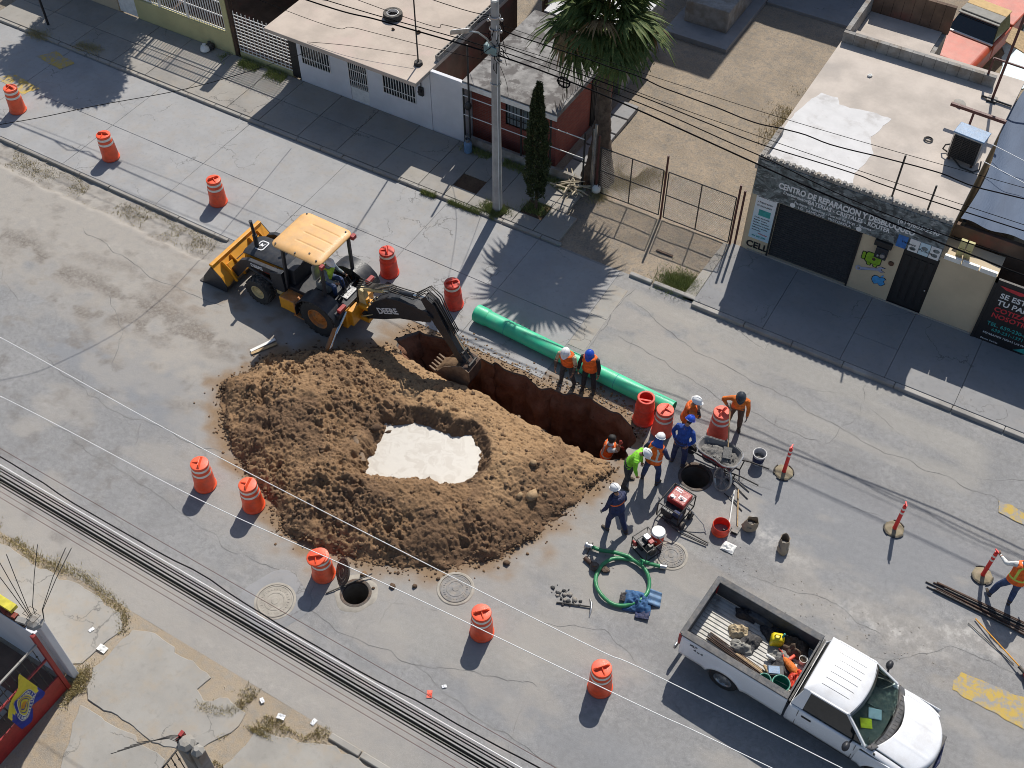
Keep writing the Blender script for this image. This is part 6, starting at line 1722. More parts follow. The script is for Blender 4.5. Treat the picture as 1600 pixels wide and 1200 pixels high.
# ================================================================ BACKHOE LOADER
BH = thing('backhoe_loader', 'yellow and black backhoe loader digging at the end of the trench', 'backhoe loader', (-17.1, 18.45, 0), R(-1))
def bwheel(x, y, Rr, w, rimr, side, name='wheel', rimmat='machine_yellow'):
    wt = bpy.data.objects.new(name, None); COL.objects.link(wt); wt.parent = BH; wt.location = (x, y, Rr)
    b = MB()
    pr = [(rimr, -w * .40), (Rr * .72, -w * .5), (Rr * .90, -w * .48), (Rr * .955, -w * .36), (Rr * .955, w * .36), (Rr * .90, w * .48), (Rr * .72, w * .5), (rimr, w * .40), (rimr, -w * .4)]
    b.lathe(pr, 40, (0, 0, 0), 'y', False, False)
    b.build('tyre', M['tread_rubber'], wt, smooth=35)
    b = MB(); n = 20
    for k in range(n):
        for sgn in (-1, 1):
            a = 2 * PI * (k + .5 * (sgn > 0)) / n
            q = []
            for (t, yy, rr_) in ((0, .03, Rr * .94), (.24, .47, Rr * .93)):
                for da in (-.055, .055):
                    aa = a + t * 1.0 + da
                    q.append((aa, yy * w * sgn, rr_))
            f = lambda aa, yy, rr_: (rr_ * math.sin(aa), yy, rr_ * math.cos(aa))
            b4 = [f(*q[0]), f(*q[1]), f(*q[3]), f(*q[2])]
            h = Rr * .065
            t4 = [f(c[0], c[1], c[2] + h) for c in (q[0], q[1], q[3], q[2])]
            b.hexa(b4, t4)
    o = b.build('tread_lugs', M['tread_rubber'], wt); o['kind'] = 'stuff'
    b = MB(); s = side
    b.lathe([(rimr + .01, s * w * .42), (rimr - .02, s * w * .40), (rimr - .05, s * w * .22), (rimr * .55, s * w * .20), (rimr * .5, s * w * .26), (rimr * .3, s * w * .28), (.02, s * w * .28)], 28, (0, 0, 0), 'y', False, True)
    for k in range(8):
        a = 2 * PI * k / 8; b.cyl((rimr * .42 * math.cos(a), s * w * .27, rimr * .42 * math.sin(a)), (rimr * .42 * math.cos(a), s * w * .31, rimr * .42 * math.sin(a)), .018, n=6)
    b.build('rim', M[rimmat], wt, smooth=35)
M['rim_cream'] = pm('rim_cream', (.50, .40, .20), .6, dust=.4)
M['rim_rust'] = pm('rim_rust', (.50, .17, .03), .6, dust=.3, c2=(.3, .16, .07))
bwheel(0, -.88, .70, .46, .36, -1, rimmat='rim_rust'); bwheel(0, .88, .70, .46, .36, 1, rimmat='rim_rust')
bwheel(-2.45, -.86, .49, .34, .24, -1, rimmat='rim_cream'); bwheel(-2.45, .86, .49, .34, .24, 1, rimmat='rim_cream')
# chassis
b = MB(); b.bb((-3.2, -.38, .45), (.6, .38, .85)); b.bb((-2.62, -.75, .42), (-2.3, .75, .56)); b.bb((-.2, -.7, .55), (.2, .7, .85)); b.build('chassis', M['black_paint'], BH, bevel=.03)
# hood: yellow sides, black top
def hood_ring(x, hw, z0, z1): return [(x, -hw, z0), (x, -hw, z1 - .06), (x, -hw + .08, z1), (x, hw - .08, z1), (x, hw, z1 - .06), (x, hw, z0)]
b = MB(); b.loft([hood_ring(-3.3, .40, .85, 1.32), hood_ring(-3.2, .43, .82, 1.38), hood_ring(-1.5, .46, .82, 1.55)]); b.build('hood_sides', M['machine_yellow'], BH, bevel=.02)
b = MB(); b.loft([[(x, -hw - .004, z - .05), (x, -hw - .006, z - .02), (x, -hw + .1, z + .035), (x, hw - .1, z + .035), (x, hw + .006, z - .02), (x, hw + .004, z - .05)] for x, hw, z in ((-3.34, .41, 1.33), (-3.15, .45, 1.40), (-1.5, .48, 1.57))]); b.build('hood_top', M['black_paint'], BH, smooth=40)
b = MB(); b.bb((-3.36, -.36, .6), (-3.30, .36, 1.22)); b.build('grille', M['iron_black'], BH)
b = MB(); b.prism(rr(-2.92, -.21, -2.58, .21, .09), 1.455, 1.463); o = b.build('emblem_plate', M['sign_white'], BH); o.rotation_euler = (0, R(-5.5), 0); o.location = (.0, 0, .29)
b = MB(); b.prism(rr(-2.88, -.17, -2.62, .17, .07), 1.464, 1.467); b.prism([(-2.84, -.13), (-2.8, .1), (-2.72, .02), (-2.66, .13), (-2.7, -.05), (-2.78, -.02)], 1.468, 1.471); o = b.build('emblem', M['black_paint'], BH); o.rotation_euler = (0, R(-5.5), 0); o.location = (0, 0, .29); o.data.materials.append(M['sign_white']); 
for p in o.data.polygons:
    if p.center.z > 1.4675: p.material_index = 1
lettering('310 SL', .15, M['sign_white'], BH, (-2.05, -.462, 1.28), (R(90), 0, 0), bold=.004)
b = MB(); b.cyl((-3.0, -.1, 1.35), (-3.0, -.1, 1.95), .075, n=14); b.cyl((-3.0, -.1, 1.95), (-3.04, -.1, 2.5), .05, n=12); b.lathe([(.055, 2.46), (.06, 2.5), (.045, 2.5), (.045, 2.4)], 12, (-3.04, -.1, 0), cap0=False, cap1=True); b.build('exhaust_stack', M['black_paint'], BH, smooth=40)
b = MB(); b.tube([(-2.0, .35, 1.5), (-2.0, .35, 1.95), (-2.03, .33, 2.1), (-2.14, .26, 2.14)], .05, 10); b.build('air_intake', M['black_paint'], BH, smooth=40)
# loader arms and bucket
for s in (-1, 1):
    y0, y1 = s * .60, s * .74
    b = MB(); b.prism([(-1.45, .75), (-1.95, .75), (-2.0, 1.45), (-1.5, 1.58)], min(y0, y1) - .03, max(y0, y1) + .03, 'y'); b.build('arm_tower', M['black_paint'], BH, bevel=.015)
    b = MB(); b.prism([(-1.5, 1.36), (-1.5, 1.56), (-2.9, 1.46), (-3.2, 1.30), (-3.85, .5), (-3.72, .3), (-3.55, .32), (-3.0, 1.06), (-2.8, 1.22)], y0, y1, 'y'); b.build('loader_arm', M['black_paint'], BH, bevel=.012)
    b = MB(); b.cyl((-1.9, s * .67, .8), (-2.9, s * .67, 1.1), .06, n=10); b.cyl((-2.9, s * .67, 1.1), (-3.2, s * .67, 1.2), .03, n=8); b.cyl((-3.0, s * .4, 1.25), (-3.5, s * .4, .75), .055, n=10); b.cyl((-3.5, s * .4, .75), (-3.75, s * .4, .5), .028, n=8); b.build('lift_cylinder', M['dark_steel'], BH, smooth=40)
lettering('DEERE', .17, M['sign_white'], BH, (-2.75, -.746, 1.285), (R(90), R(-4), 0), bold=.004)
b = MB(); b.bb((-2.55, -.56, 1.0), (-1.95, -.49, 1.18)); b.build('red_light', M['red_paint'], BH, bevel=.02)
b = MB(); b.bb((-3.9, -.62, .62), (-3.8, .62, .72)); b.cyl((-3.45, -.6, .62), (-3.45, .6, .62), .05, n=8); b.build('cross_tube', M['black_paint'], BH)
BW = 1.2
prof = [(-4.06, .96), (-3.72, .62), (-3.55, .30), (-3.62, .08), (-4.55, .04)]
inner = [(-4.54, .08), (-3.70, .13), (-3.64, .31), (-3.80, .58), (-4.09, .90)]
bm = MB()
mi = []
bm.prism(prof + inner, -BW, BW, 'y'); bk = bm.build('bucket_shell', M['machine_yellow'], BH)
g = NT('bucket_yellow')   # paint worn to dark steel towards the floor of the bucket
sp_ = g.n('ShaderNodeSeparateXYZ'); g.l(g.co('o'), sp_.inputs[0])
n1 = g.noise(3, 6, .65, 'o'); n2 = g.noise(40, 3, .6, 'o')
wm = g.ramp(g.math('ADD', sp_.outputs[2], g.math('MULTIPLY', n1, .5)), .66, .5)
c = g.mix(g.ramp(n1, .3, .7), (.62, .26, .015), (.68, .33, .04))
c = g.mix(wm, c, (.05, .045, .04))
M['bucket_yellow'] = g.out(c, .5, g.bump(n2, .2, .01))
bk.data.materials.clear(); bk.data.materials.append(M['bucket_yellow'])
for s in (-1, 1):
    b = MB(); b.prism([(-4.07, .95), (-3.72, .62), (-3.55, .30), (-3.62, .06), (-4.62, .02), (-4.5, .35)], s * BW, s * (BW + .03), 'y'); b.build('bucket_cheek', M['black_paint'], BH)
b = MB(); b.bar((-4.08, -BW, .97), (-4.08, BW, .97), .14, .10); b.build('top_bar', M['machine_yellow'], BH, bevel=.02)
for y in (-.85, -.45, .45, .85):
    b = MB(); b.prism([(-3.98, .9), (-3.66, .58), (-3.5, .3), (-3.40, .36), (-3.6, .75), (-3.88, .98)], y - .015, y + .015, 'y'); b.build('bucket_rib', M['machine_yellow'], BH)
for y0, y1 in ((-.78, -.52), (.52, .78)):
    b = MB(); b.hexa([(-3.56, y0, .34), (-3.56, y1, .34), (-3.88, y1, .78), (-3.88, y0, .78)], [(-3.47, y0, .38), (-3.47, y1, .38), (-3.80, y1, .86), (-3.80, y0, .86)]); b.build('bucket_bracket', M['machine_yellow'], BH, bevel=.015)
b = MB(); b.bb((-4.75, -BW - .03, .0), (-4.5, BW + .03, .035)); b.build('cutting_edge', M['dark_steel'], BH)
# cab: floor, posts, canopy
b = MB(); b.bb((-1.5, -.62, .85), (.55, .62, 1.0)); b.bb((-1.55, -.5, 1.0), (-1.2, .5, 1.62)); b.build('cab_floor', M['black_paint'], BH, bevel=.02)
for x, y in ((-1.42, -.66), (-1.42, .66), (.12, -.68), (.12, .68)):
    b = MB(); b.bar((x, y, .95), (x + (.10 if x < -1 else .02), y * .98, 2.76), .10, .09); b.build('roof_post', M['black_paint'], BH, bevel=.015)
b = MB(); b.bar((.3, -.72, 1.15), (.3, .72, 1.15), .06); b.bar((.1, -.7, 2.0), (.1, -.7, 2.04), .04); b.build('rear_rail', M['black_paint'], BH)
# roof: domed panel with grooves
def roofpt(u, v):
    x = -1.62 + 1.86 * u; y = -.87 + 1.74 * v
    cx, cy_ = abs(2 * u - 1), abs(2 * v - 1)
    # rounded corners
    k = max(0, cx - .72) / .28; m = max(0, cy_ - .72) / .28
    q = min(1, math.hypot(k, m)) if (k > 0 and m > 0) else max(k, m)
    z = 2.90 + .05 * (1 - cx ** 4) * (1 - cy_ ** 4) - .06 * q ** 3
    if k > 0 and m > 0 and math.hypot(k, m) > 1:
        f = 1 / math.hypot(k, m)
        x = -.69 + math.copysign(.93 * (.72 + .28 * k * f), 2 * u - 1); y = math.copysign(.87 * (.72 + .28 * m * f), 2 * v - 1)
    for g_ in (.30, .52, .74):
        d = abs(v - g_)
        if d < .018 and .35 < u < .88: z -= .018 * (1 - d / .018)
    return (x, y, z)
b = MB(); b.grid(roofpt, 48, 72); o = b.build('roof', M['roof_yellow'], BH, smooth=50); mm = o.modifiers.new('S', 'SOLIDIFY'); mm.thickness = .09; mm.offset = -1
for (u, v) in ((.1, .06), (.1, .92), (.9, .08), (.9, .9), (.5, .05), (.72, .15)):
    p = roofpt(u, v); b = MB(); b.cyl((p[0], p[1], p[2] - .01), (p[0], p[1], p[2] + .02), .03, n=8); b.build('roof_bolt', M['dark_steel'], BH)
b = MB(); b.bb((.2, .66, 2.72), (.34, .84, 2.86)); b.bb((.2, -.84, 2.72), (.32, -.68, 2.84)); b.build('rear_lamp', M['red_paint'], BH, bevel=.015)
# fenders, step box, console
for s in (-1, 1):
    b = MB(); rows = []
    for k in range(9):
        a = R(-12 + k * 22.5); rr_ = .82
        x, z = -math.cos(a) * rr_, .70 + math.sin(a) * rr_ * .95
        if k > 5: x = min(x, .78)
        rows.append([(x, s * .60, z), (x, s * 1.14, z - .02), (x, s * 1.14, z - .05), (x, s * .60, z - .04)])
    b.loft(rows); b.build('fender', M['black_paint'], BH, smooth=40)
b = MB(); b.bb((-1.55, -1.0, .32), (-.95, -.56, .80)); b.build('battery_box', M['machine_yellow'], BH, bevel=.02)
b = MB(); b.bb((-1.45, -1.02, .82), (-.92, -.60, .86)); b.bb((-.94, -1.05, .30), (-.88, -.58, .84)); b.bb((-1.0, -1.06, .30), (-.55, -.62, .34)); b.build('step', M['rim_rust'], BH, bevel=.01)
b = MB(); b.bb((-1.9, -.72, .50), (-1.62, -.44, .86)); b.build('filter_box', M['rim_cream'], BH, bevel=.03)
b = MB(); b.bb((.5, -.98, .98), (.78, .98, 1.18)); b.build('rear_console', M['black_paint'], BH, bevel=.03)
b = MB(); b.bb((.36, -.3, 1.18), (.62, .22, 1.24)); b.build('label_plate', M['steel'], BH)
lettering('SERVICE', .11, M['ink_black'], BH, (.42, -.27, 1.245), (0, 0, R(90)), bold=.002)
for s in (-1, 1):
    b = MB(); b.bb((.66, s * .72 - .16, 1.18), (.80, s * .72 + .16, 1.30)); b.build('tail_light', M['red_paint'], BH, bevel=.02)
b = MB()
for y in (-.22, -.08, .1, .24): b.tube([(.45, y, 1.2), (.38, y, 1.45), (.3, y * .9, 1.62)], .012, 6); b.ell((.3, y * .9, 1.64), (.03, .03, .035), 8, 6)
b.build('lever', M['iron_black'], BH)
b = MB(); b.bb((-.62, -.27, 1.0), (-.12, .27, 1.32)); b.bb((-.72, -.26, 1.3), (-.60, .26, 1.88)); b.build('seat', M['grey_cloth'], BH, bevel=.05)
# stabilisers
for s in (-1, 1):
    b = MB(); b.bb((.55, s * .55 - .12, .35), (.80, s * .55 + .12, 1.12)); b.build('stabiliser_post', M['machine_yellow'], BH, bevel=.02)
    b = MB(); b.bar((.68, s * .66, 1.02), (.66, s * 1.62, .10), .14, .12); b.build('stabiliser_leg', M['rim_rust'] if s < 0 else M['machine_yellow'], BH, bevel=.015)
    b = MB(); b.cyl((.80, s * .62, 1.08), (.80, s * 1.2, .62), .05, n=10); b.cyl((.80, s * 1.2, .62), (.78, s * 1.56, .22), .03, n=8); b.build('stabiliser_cylinder', M['chrome'], BH, smooth=40)
    b = MB(); b.bb((.48, s * 1.62 - .2, .02), (.86, s * 1.62 + .2, .09)); b.build('stabiliser_foot', M['dark_steel'], BH)
# swing frame and boom
b = MB(); b.bb((.78, -.55, .42), (.95, .55, 1.05)); b.bb((.95, -.22, .45), (1.3, .22, .62)); b.bb((.95, -.2, .95), (1.28, .2, 1.10)); b.cyl((1.12, 0, .42), (1.12, 0, 1.3), .1, n=12); b.build('swing_frame', M['machine_yellow'], BH, bevel=.02)
boom = [(1.1, .82), (1.25, .62), (1.9, .95), (2.5, 1.32), (3.1, 1.55), (3.62, 1.78), (3.72, 2.0), (3.55, 2.16), (3.0, 2.14), (2.45, 2.08), (2.05, 1.94), (1.55, 1.5)]
for s in (-1, 1):
    b = MB(); b.prism(boom, s * .15, s * .19, 'y'); b.build('boom_plate', M['black_paint'], BH, bevel=.006)
b = MB(); b.prism([(x * .985 + .04, z * .975 + .035) for x, z in boom], -.149, .149, 'y'); b.build('boom', M['black_paint'], BH, bevel=.01)
lettering('DEERE', .30, M['sign_white'], BH, (1.72, -.197, 1.12), (R(90), R(-27), 0), bold=.008)
def ram(a, b_, nm, r=.06, mat='machine_yellow', f=.6):
    a, b_ = Vector(a), Vector(b_); m = a + (b_ - a) * f
    q = MB(); q.cyl(a, m, r, n=12); q.build(nm, M[mat], BH, smooth=40)
    q = MB(); q.cyl(m, b_, r * .55, n=10); q.build('ram_rod', M['chrome'], BH, smooth=40)
ram((.95, .05, 1.55), (2.05, .0, 2.05), 'boom_cylinder', .065, 'rim_cream', .8)
ram((2.15, 0, 2.16), (3.42, 0, 2.52), 'crowd_cylinder', .075, 'black_paint', .62)
b = MB(); b.prism([(.9, 1.0), (1.2, 1.0), (1.1, 1.62), (.92, 1.66)], -.1, .1, 'y'); b.build('boom_bracket', M['rim_cream'], BH, bevel=.015)
stick = [(3.30, 2.52), (3.45, 2.70), (3.78, 2.52), (4.02, 2.0), (4.50, 1.05), (4.78, .58), (4.68, .48), (4.52, .50), (4.22, 1.0), (3.72, 1.72), (3.52, 2.1)]
for s in (-1, 1):
    b = MB(); b.prism(stick, s * .10, s * .14, 'y'); b.build('stick_plate', M['black_paint'], BH, bevel=.006)
b = MB(); b.prism([(x * .98 + .08, z * .97 + .04) for x, z in stick], -.099, .099, 'y'); b.build('stick', M['black_paint'], BH, bevel=.01)
ram((3.72, 0, 2.66), (4.66, 0, 1.0), 'bucket_cylinder', .07, 'black_paint', .6)
b = MB()
for s in (-1, 1):
    b.bar((4.66, s * .12, .98), (4.92, s * .12, .62), .05, .03); b.bar((4.62, s * .1, .92), (4.42, s * .1, .78), .05, .03)
b.cyl((4.66, -.15, .98), (4.66, .15, .98), .045, n=8); b.cyl((4.92, -.2, .62), (4.92, .2, .62), .045, n=8); b.cyl((4.68, -.22, .52), (4.68, .22, .52), .05, n=8); b.cyl((3.6, -.22, 2.02), (3.6, .22, 2.02), .07, n=10); b.cyl((1.15, -.24, .8), (1.15, .24, .8), .07, n=10)
b.build('linkage', M['dark_steel'], BH)
b = MB()
for k in range(5):
    y = -.12 + .06 * k
    b.tube([(.85, y, 1.0), (.92, y, 1.75 + .05 * k), (1.4, y * .8, 1.95), (2.1, y * .7, 2.22 + .02 * k), (3.0, y, 2.34 + .02 * k), (3.5, y * 1.4, 2.92 + .05 * (k % 2)), (3.85, y * 1.4, 2.72), (4.1, y, 2.2), (4.4, y, 1.6)], .018, 6)
for k in range(6):
    y = -.2 + .08 * k
    b.tube([(.6, y, .9), (.85, y + random.uniform(-.2, .2), 1.15), (1.15, y + random.uniform(-.15, .15), random.uniform(.9, 1.25)), (1.5, y * .5, 1.2 + .06 * k)], .017, 6)
b.build('hydraulic_hoses', M['black_rubber'], BH, smooth=180)
b = MB()
for k in range(4):
    y = -.18 + .12 * k
    b.tube([(.95, y, .55), (1.2, y - .1, .8), (1.45, y, .9), (1.3, y + .1, 1.2)], .02, 6)
b.build('hose_guard', M['rim_cream'], BH, smooth=180)
# digging bucket
bp = [(4.72, .62), (5.0, .5), (5.02, .1), (4.86, -.32), (4.45, -.58), (3.95, -.52), (3.72, -.30)]
bi = [(3.76, -.26), (3.98, -.45), (4.42, -.50), (4.78, -.28), (4.94, .1), (4.92, .44), (4.72, .54)]
b = MB(); b.prism(bp + bi, -.31, .31, 'y'); b.build('digging_bucket', M['rust_steel'], BH)
M['dig_steel'] = pm('dig_steel', (.15, .095, .06), .85, c2=(.24, .16, .10), th=(.4, .6), dust=.5)
for s in (-1, 1):
    b = MB(); b.prism([(4.72, .62), (5.0, .5), (5.02, .1), (4.86, -.32), (4.45, -.58), (3.95, -.52), (3.72, -.30), (4.1, .25)], s * .31, s * .33, 'y'); b.build('bucket_cheek', M['dig_steel'], BH)
for k in range(5):
    y = -.27 + .135 * k
    b = MB(); b.hexa([(3.74, y - .035, -.32), (3.74, y + .035, -.32), (3.80, y + .035, -.22), (3.80, y - .035, -.22)], [(3.5, y - .02, -.14), (3.5, y + .02, -.14), (3.53, y + .02, -.10), (3.53, y - .02, -.10)]); b.build('tooth', M['dig_steel'], BH)
b = MB()
b.grid(lambda u, v: (3.74 + 1.12 * u, -.3 + .6 * v, -.16 + .62 * u + .22 * math.sin(u * PI) * math.sin(v * PI) + .10 * (float(fbm(u * 4, v * 4, 3, 9)) - .5)), 18, 12)
o = b.build('bucket_load', M['clod'], BH, smooth=60); o['kind'] = 'stuff'
for k, (dx, mt) in enumerate(((0, 'white_plastic'), (.3, 'wood'))):
    t = thing('plank', ['pale narrow board leaning in the shade left of the machine stabiliser', 'brown narrow board lying left of the machine stabiliser'][k], 'board', (-18.35 + dx * .4, 16.1 - dx * .3, .03), 1.15 - .1 * k)
    b = MB(); b.bb((-.42, -.05, 0), (.42, .05, .03)); b.build('board', M[mt], t, bevel=.005)
# ================================================================ PEOPLE
def cloth(nm, c, **k): 
    if nm not in M: M[nm] = pm(nm, c, .9, var=k.get('var', .28), scale=9, bump=.7, fine=22, bdist=.03, dust=k.get('dust', .2), c2=sc(c, .55), th=(.56, .72))
    return M[nm]
cloth('vest_orange', (.78, .13, .015)); cloth('shirt_orange', (.66, .16, .02)); cloth('lime', (.22, .62, .03)); cloth('navy', (.018, .028, .085)); cloth('royal', (.012, .06, .30))
cloth('black_cloth', (.02, .02, .025)); cloth('grey_shirt', (.16, .20, .22)); cloth('white_cloth', (.62, .62, .60)); cloth('brown_cloth', (.10, .065, .045)); cloth('charcoal', (.045, .045, .05)); cloth('jeans', (.035, .06, .14), var=.3)
cloth('boots', (.05, .038, .028)); cloth('glove_red', (.42, .06, .04)); cloth('glove_grey', (.25, .23, .20)); cloth('vest_lime', (.42, .62, .05)); cloth('beige_cloth', (.48, .38, .24))
M['helmet_white'] = pm('helmet_white', (.74, .74, .73), .3, var=.04, bump=0, dust=.12); M['helmet_blue'] = pm('helmet_blue', (.01, .06, .42), .3, var=.06, bump=0, dust=.08); M['helmet_dark'] = pm('helmet_dark', (.02, .028, .04), .35, var=.06, bump=0, dust=.1)
M['stripe_silver'] = pm('stripe_silver', (.52, .55, .50), .35, var=.1, bump=0); M['stripe_lime'] = pm('stripe_lime', (.50, .60, .08), .6, var=.1, bump=0)
M['eye'] = pm('eye', (.02, .015, .012), .3, bump=0); M['lip'] = pm('lip', (.24, .09, .07), .6, bump=0)

def ring(c, ax, fw, rx, ry, n=18):
    return [c + ax * (rx * math.cos(2 * PI * k / n)) + fw * (ry * math.sin(2 * PI * k / n)) for k in range(n)]
def V3(*a): return Vector(a).normalized()

def person(label, loc, rz, lean=0, side=0, twist=0, head=(0, 0), armL=None, armR=None, legL=None, legR=None, top='charcoal', sleeve=None, trousers='jeans', hand='skin',
           vest=None, stripes='stripe_silver', helmet='helmet_white', hairy=False, scale=1.07, neckcloth=None, sit=None, bands=True, curl=.6):
    """Figure facing +y in its own frame. Arms and legs are (upper, lower) directions; lean tips the trunk forward from the hips."""
    root = thing('person', label, 'person', loc, rz)
    root.scale = (scale,) * 3
    armL = armL or ((-.22, .02, -1), (-.1, .18, -1)); armR = armR or ((.22, .02, -1), (.1, .18, -1))
    legL = legL or ((-.10, .05, -1), (-.05, -.06, -1)); legR = legR or ((.10, .05, -1), (.05, -.06, -1))
    Rt = Euler((R(-lean), R(side), R(twist))).to_matrix()
    X, Y, Z = Rt @ Vector((1, 0, 0)), Rt @ Vector((0, 1, 0)), Rt @ Vector((0, 0, 1))
    pel = Vector((0, 0, 0))
    sp = lambda t: pel + Z * t + Y * (.02 * math.sin(t * 5))
    parts = []      # (label, rings)
    parts.append((top, [ring(sp(t), X, Y, a * 1.13, b * 1.15) for t, a, b in ((-.03, .155, .115), (.06, .163, .115), (.16, .148, .108), (.28, .168, .118), (.38, .182, .12), (.45, .175, .105), (.50, .115, .08), (.535, .062, .06))]))
    parts.append((trousers, [ring(pel + Z * t + Vector((0, -.01, 0)), X, Y, a, b) for t, a, b in ((-.13, .10, .09), (-.07, .155, .115), (0, .168, .122), (.05, .162, .117))]))
    nk = sp(.52)
    Rh = Rt @ Euler((R(-head[0]), 0, R(head[1]))).to_matrix()
    hx, hy, hz = Rh @ Vector((1, 0, 0)), Rh @ Vector((0, 1, 0)), Rh @ Vector((0, 0, 1))
    hc = nk + (Z * .06 + hz * .125) + hy * .025
    parts.append(('skin', [ring(nk + (hc - nk) * t, X, Y, .056, .058, 12) for t in (-.2, .3, .8)]))
    hr = []
    for t, a, b, off in ((-.118, .03, .035, .035), (-.10, .052, .062, .022), (-.06, .066, .082, .01), (-.01, .075, .093, .002), (.04, .077, .096, -.004), (.085, .062, .08, -.006), (.115, .03, .04, -.006)):
        hr.append(ring(hc + hz * t + hy * off, hx, hy, a, b, 16))
    parts.append(('skin' if not hairy else 'skin', hr))
    parts.append(('skin', [ring(hc + hy * (.088 + o) + hz * z_, hx, hz, r_, r_ * .9, 8) for o, z_, r_ in ((-.02, .028, .012), (.005, -.005, .016), (.022, -.022, .014), (.008, -.034, .010))]))
    for s in (-1, 1): parts.append(('skin', [ring(hc + hx * (s * (.072 + o)) + hy * -.005 + hz * -.01, hy, hz, r_, r_ * 1.5, 8) for o, r_ in ((0, .016), (.014, .02), (.02, .012))]))
    def limb(a, b, r0, r1, lab, n=12, bulge=0):
        ax, ay = frame(b - a)
        rs = []
        for t in (-.06, 0, .25, .5, .75, 1, 1.04):
            r_ = r0 + (r1 - r0) * t + bulge * math.sin(PI * min(max(t, 0), 1)) * (1 - t)
            if t in (-.06, 1.04): r_ *= .7
            rs.append(ring(a + (b - a) * t, ax, ay, r_, r_, n))
        parts.append((lab, rs))
    ankles = []
    hands = []
    for s, leg in ((-1, legL), (1, legR)):
        hip = pel + X * (s * .092) - Z * .06
        kn = hip + V3(*leg[0]) * .42; an = kn + V3(*leg[1]) * .41
        limb(hip, kn, .1, .072, trousers, bulge=.014); limb(kn, an, .074, .06, trousers, bulge=.012)
        ankles.append(an)
        f = Vector((leg[0][0] * .5 + s * .12, 1, 0)); 
        sh = V3(*leg[1])
        if abs(sh.y) > .6 and sit is None: f = Vector((s * .1, 1, -.45 if sh.y < 0 else .2))
        f.normalize(); u = Vector((0, 0, 1)); rt_ = f.cross(u).normalized(); u = rt_.cross(f)
        parts.append(('boots', [ring(an + u * .06 , rt_, f, .05, .055, 12), ring(an + u * -.01, rt_, f, .052, .06, 12), ring(an + u * -.05 + f * .01, rt_, f, .05, .075, 12), ring(an + u * -.085 + f * .02, rt_, f, .045, .08, 12)]))
        parts.append(('boots', [ring(an + f * t - u * h_, rt_, u, a, b, 12) for t, h_, a, b in ((-.07, .05, .032, .03), (-.04, .045, .042, .042), (.06, .048, .046, .04), (.13, .06, .046, .028), (.185, .066, .03, .018))]))
    mn0 = min(a.z for a in ankles) - .085
    dz0 = Vector((0, 0, -mn0)) if sit is None else Vector((0, 0, sit))
    for s, arm in ((-1, armL), (1, armR)):
        if arm[0] == 'ik':
            tg = (Matrix.Rotation(-rz, 3, 'Z') @ (Vector(arm[1]) - Vector(loc))) / scale - dz0
            sh0 = sp(.435) + X * (s * .20); dv = tg - sh0; D = min(dv.length, .60); l1, l2 = .285, .325
            dn = dv.normalized(); ca = (l1 * l1 + D * D - l2 * l2) / (2 * l1 * D); ca = max(-1, min(1, ca))
            pl_ = Vector(arm[2]) if len(arm) > 2 else Vector((s * .6, -.2, -1)); pl_ = (pl_ - dn * pl_.dot(dn)).normalized()
            u1 = dn * ca + pl_ * math.sqrt(1 - ca * ca)
            arm = (tuple(u1), tuple((dn * D - u1 * l1).normalized()))
        shd = sp(.435) + X * (s * .20)
        el = shd + V3(*arm[0]) * .285; wr = el + V3(*arm[1]) * .25
        limb(shd - X * (s * .05), shd + V3(*arm[0]) * .05, .08, .074, top); limb(shd, el, .07, .055, top)
        limb(el, wr, .055, .036, sleeve or top, bulge=.006)
        d = V3(*arm[1])
        hands.append((s, wr, d))
        ax, ay = frame(d)
        nrm = (X * -s + Y * -.2); nrm = (nrm - d * nrm.dot(d)).normalized(); wd = d.cross(nrm).normalized()
        parts.append((hand, [ring(wr + d * t, wd, nrm, a, b, 10) for t, a, b in ((-.02, .024, .02), (.02, .034, .018), (.06, .041, .018), (.09, .040, .015), (.105, .03, .01))]))
    mn = min(a.z for a in ankles) - .085
    dz = Vector((0, 0, -mn)) if sit is None else Vector((0, 0, sit))
    # surface: union of all the lofts
    b = MB(); labs = []; kpts = []
    for lab, rs in parts:
        b.loft(rs)
        for r_ in rs:
            for p in r_: kpts.append((p, lab))
    me0 = b.mesh('tmp', M['skin'])
    bm = bmesh.new(); bm.from_mesh(me0); bmesh.ops.recalc_face_normals(bm, faces=bm.faces); bm.to_mesh(me0); bm.free()
    o0 = bpy.data.objects.new('tmp', me0); COL.objects.link(o0)
    m = o0.modifiers.new('r', 'REMESH'); m.mode = 'VOXEL'; m.voxel_size = .0155
    m = o0.modifiers.new('s', 'SMOOTH'); m.factor = .5; m.iterations = 3
    bpy.context.view_layer.update()
    me = bpy.data.meshes.new_from_object(o0.evaluated_get(bpy.context.evaluated_depsgraph_get()))
    bpy.data.objects.remove(o0)
    labs = ['skin', 'boots', 'hair', 'eye', 'lip'] + [q for q in dict.fromkeys([top, sleeve or top, trousers, hand]) if q not in ('skin',)]
    ix = {q: i for i, q in enumerate(labs)}
    kd = KDTree(len(kpts))
    for i, (p, l_) in enumerate(kpts): kd.insert(p, i)
    kd.balance()
    me.materials.clear()
    for q in labs: me.materials.append(M[q])
    mi = []
    for p in me.polygons:
        _, i, _ = kd.find(p.center); l_ = kpts[i][1]
        if l_ == 'skin':
            rel = p.center - hc
            a, c_ = rel.dot(hy), rel.dot(hz)
            if rel.length < .16 and (c_ > .045 or (a < .01 and c_ > -.075)) and not (a > .05 and c_ < .07): l_ = 'hair'
        mi.append(ix[l_])
    me.polygons.foreach_set('material_index', mi)
    all_smooth(me)
    # fingers, eyes and mouth are rooted in the surface
    bm = bmesh.new(); bm.from_mesh(me)
    fb = MB()
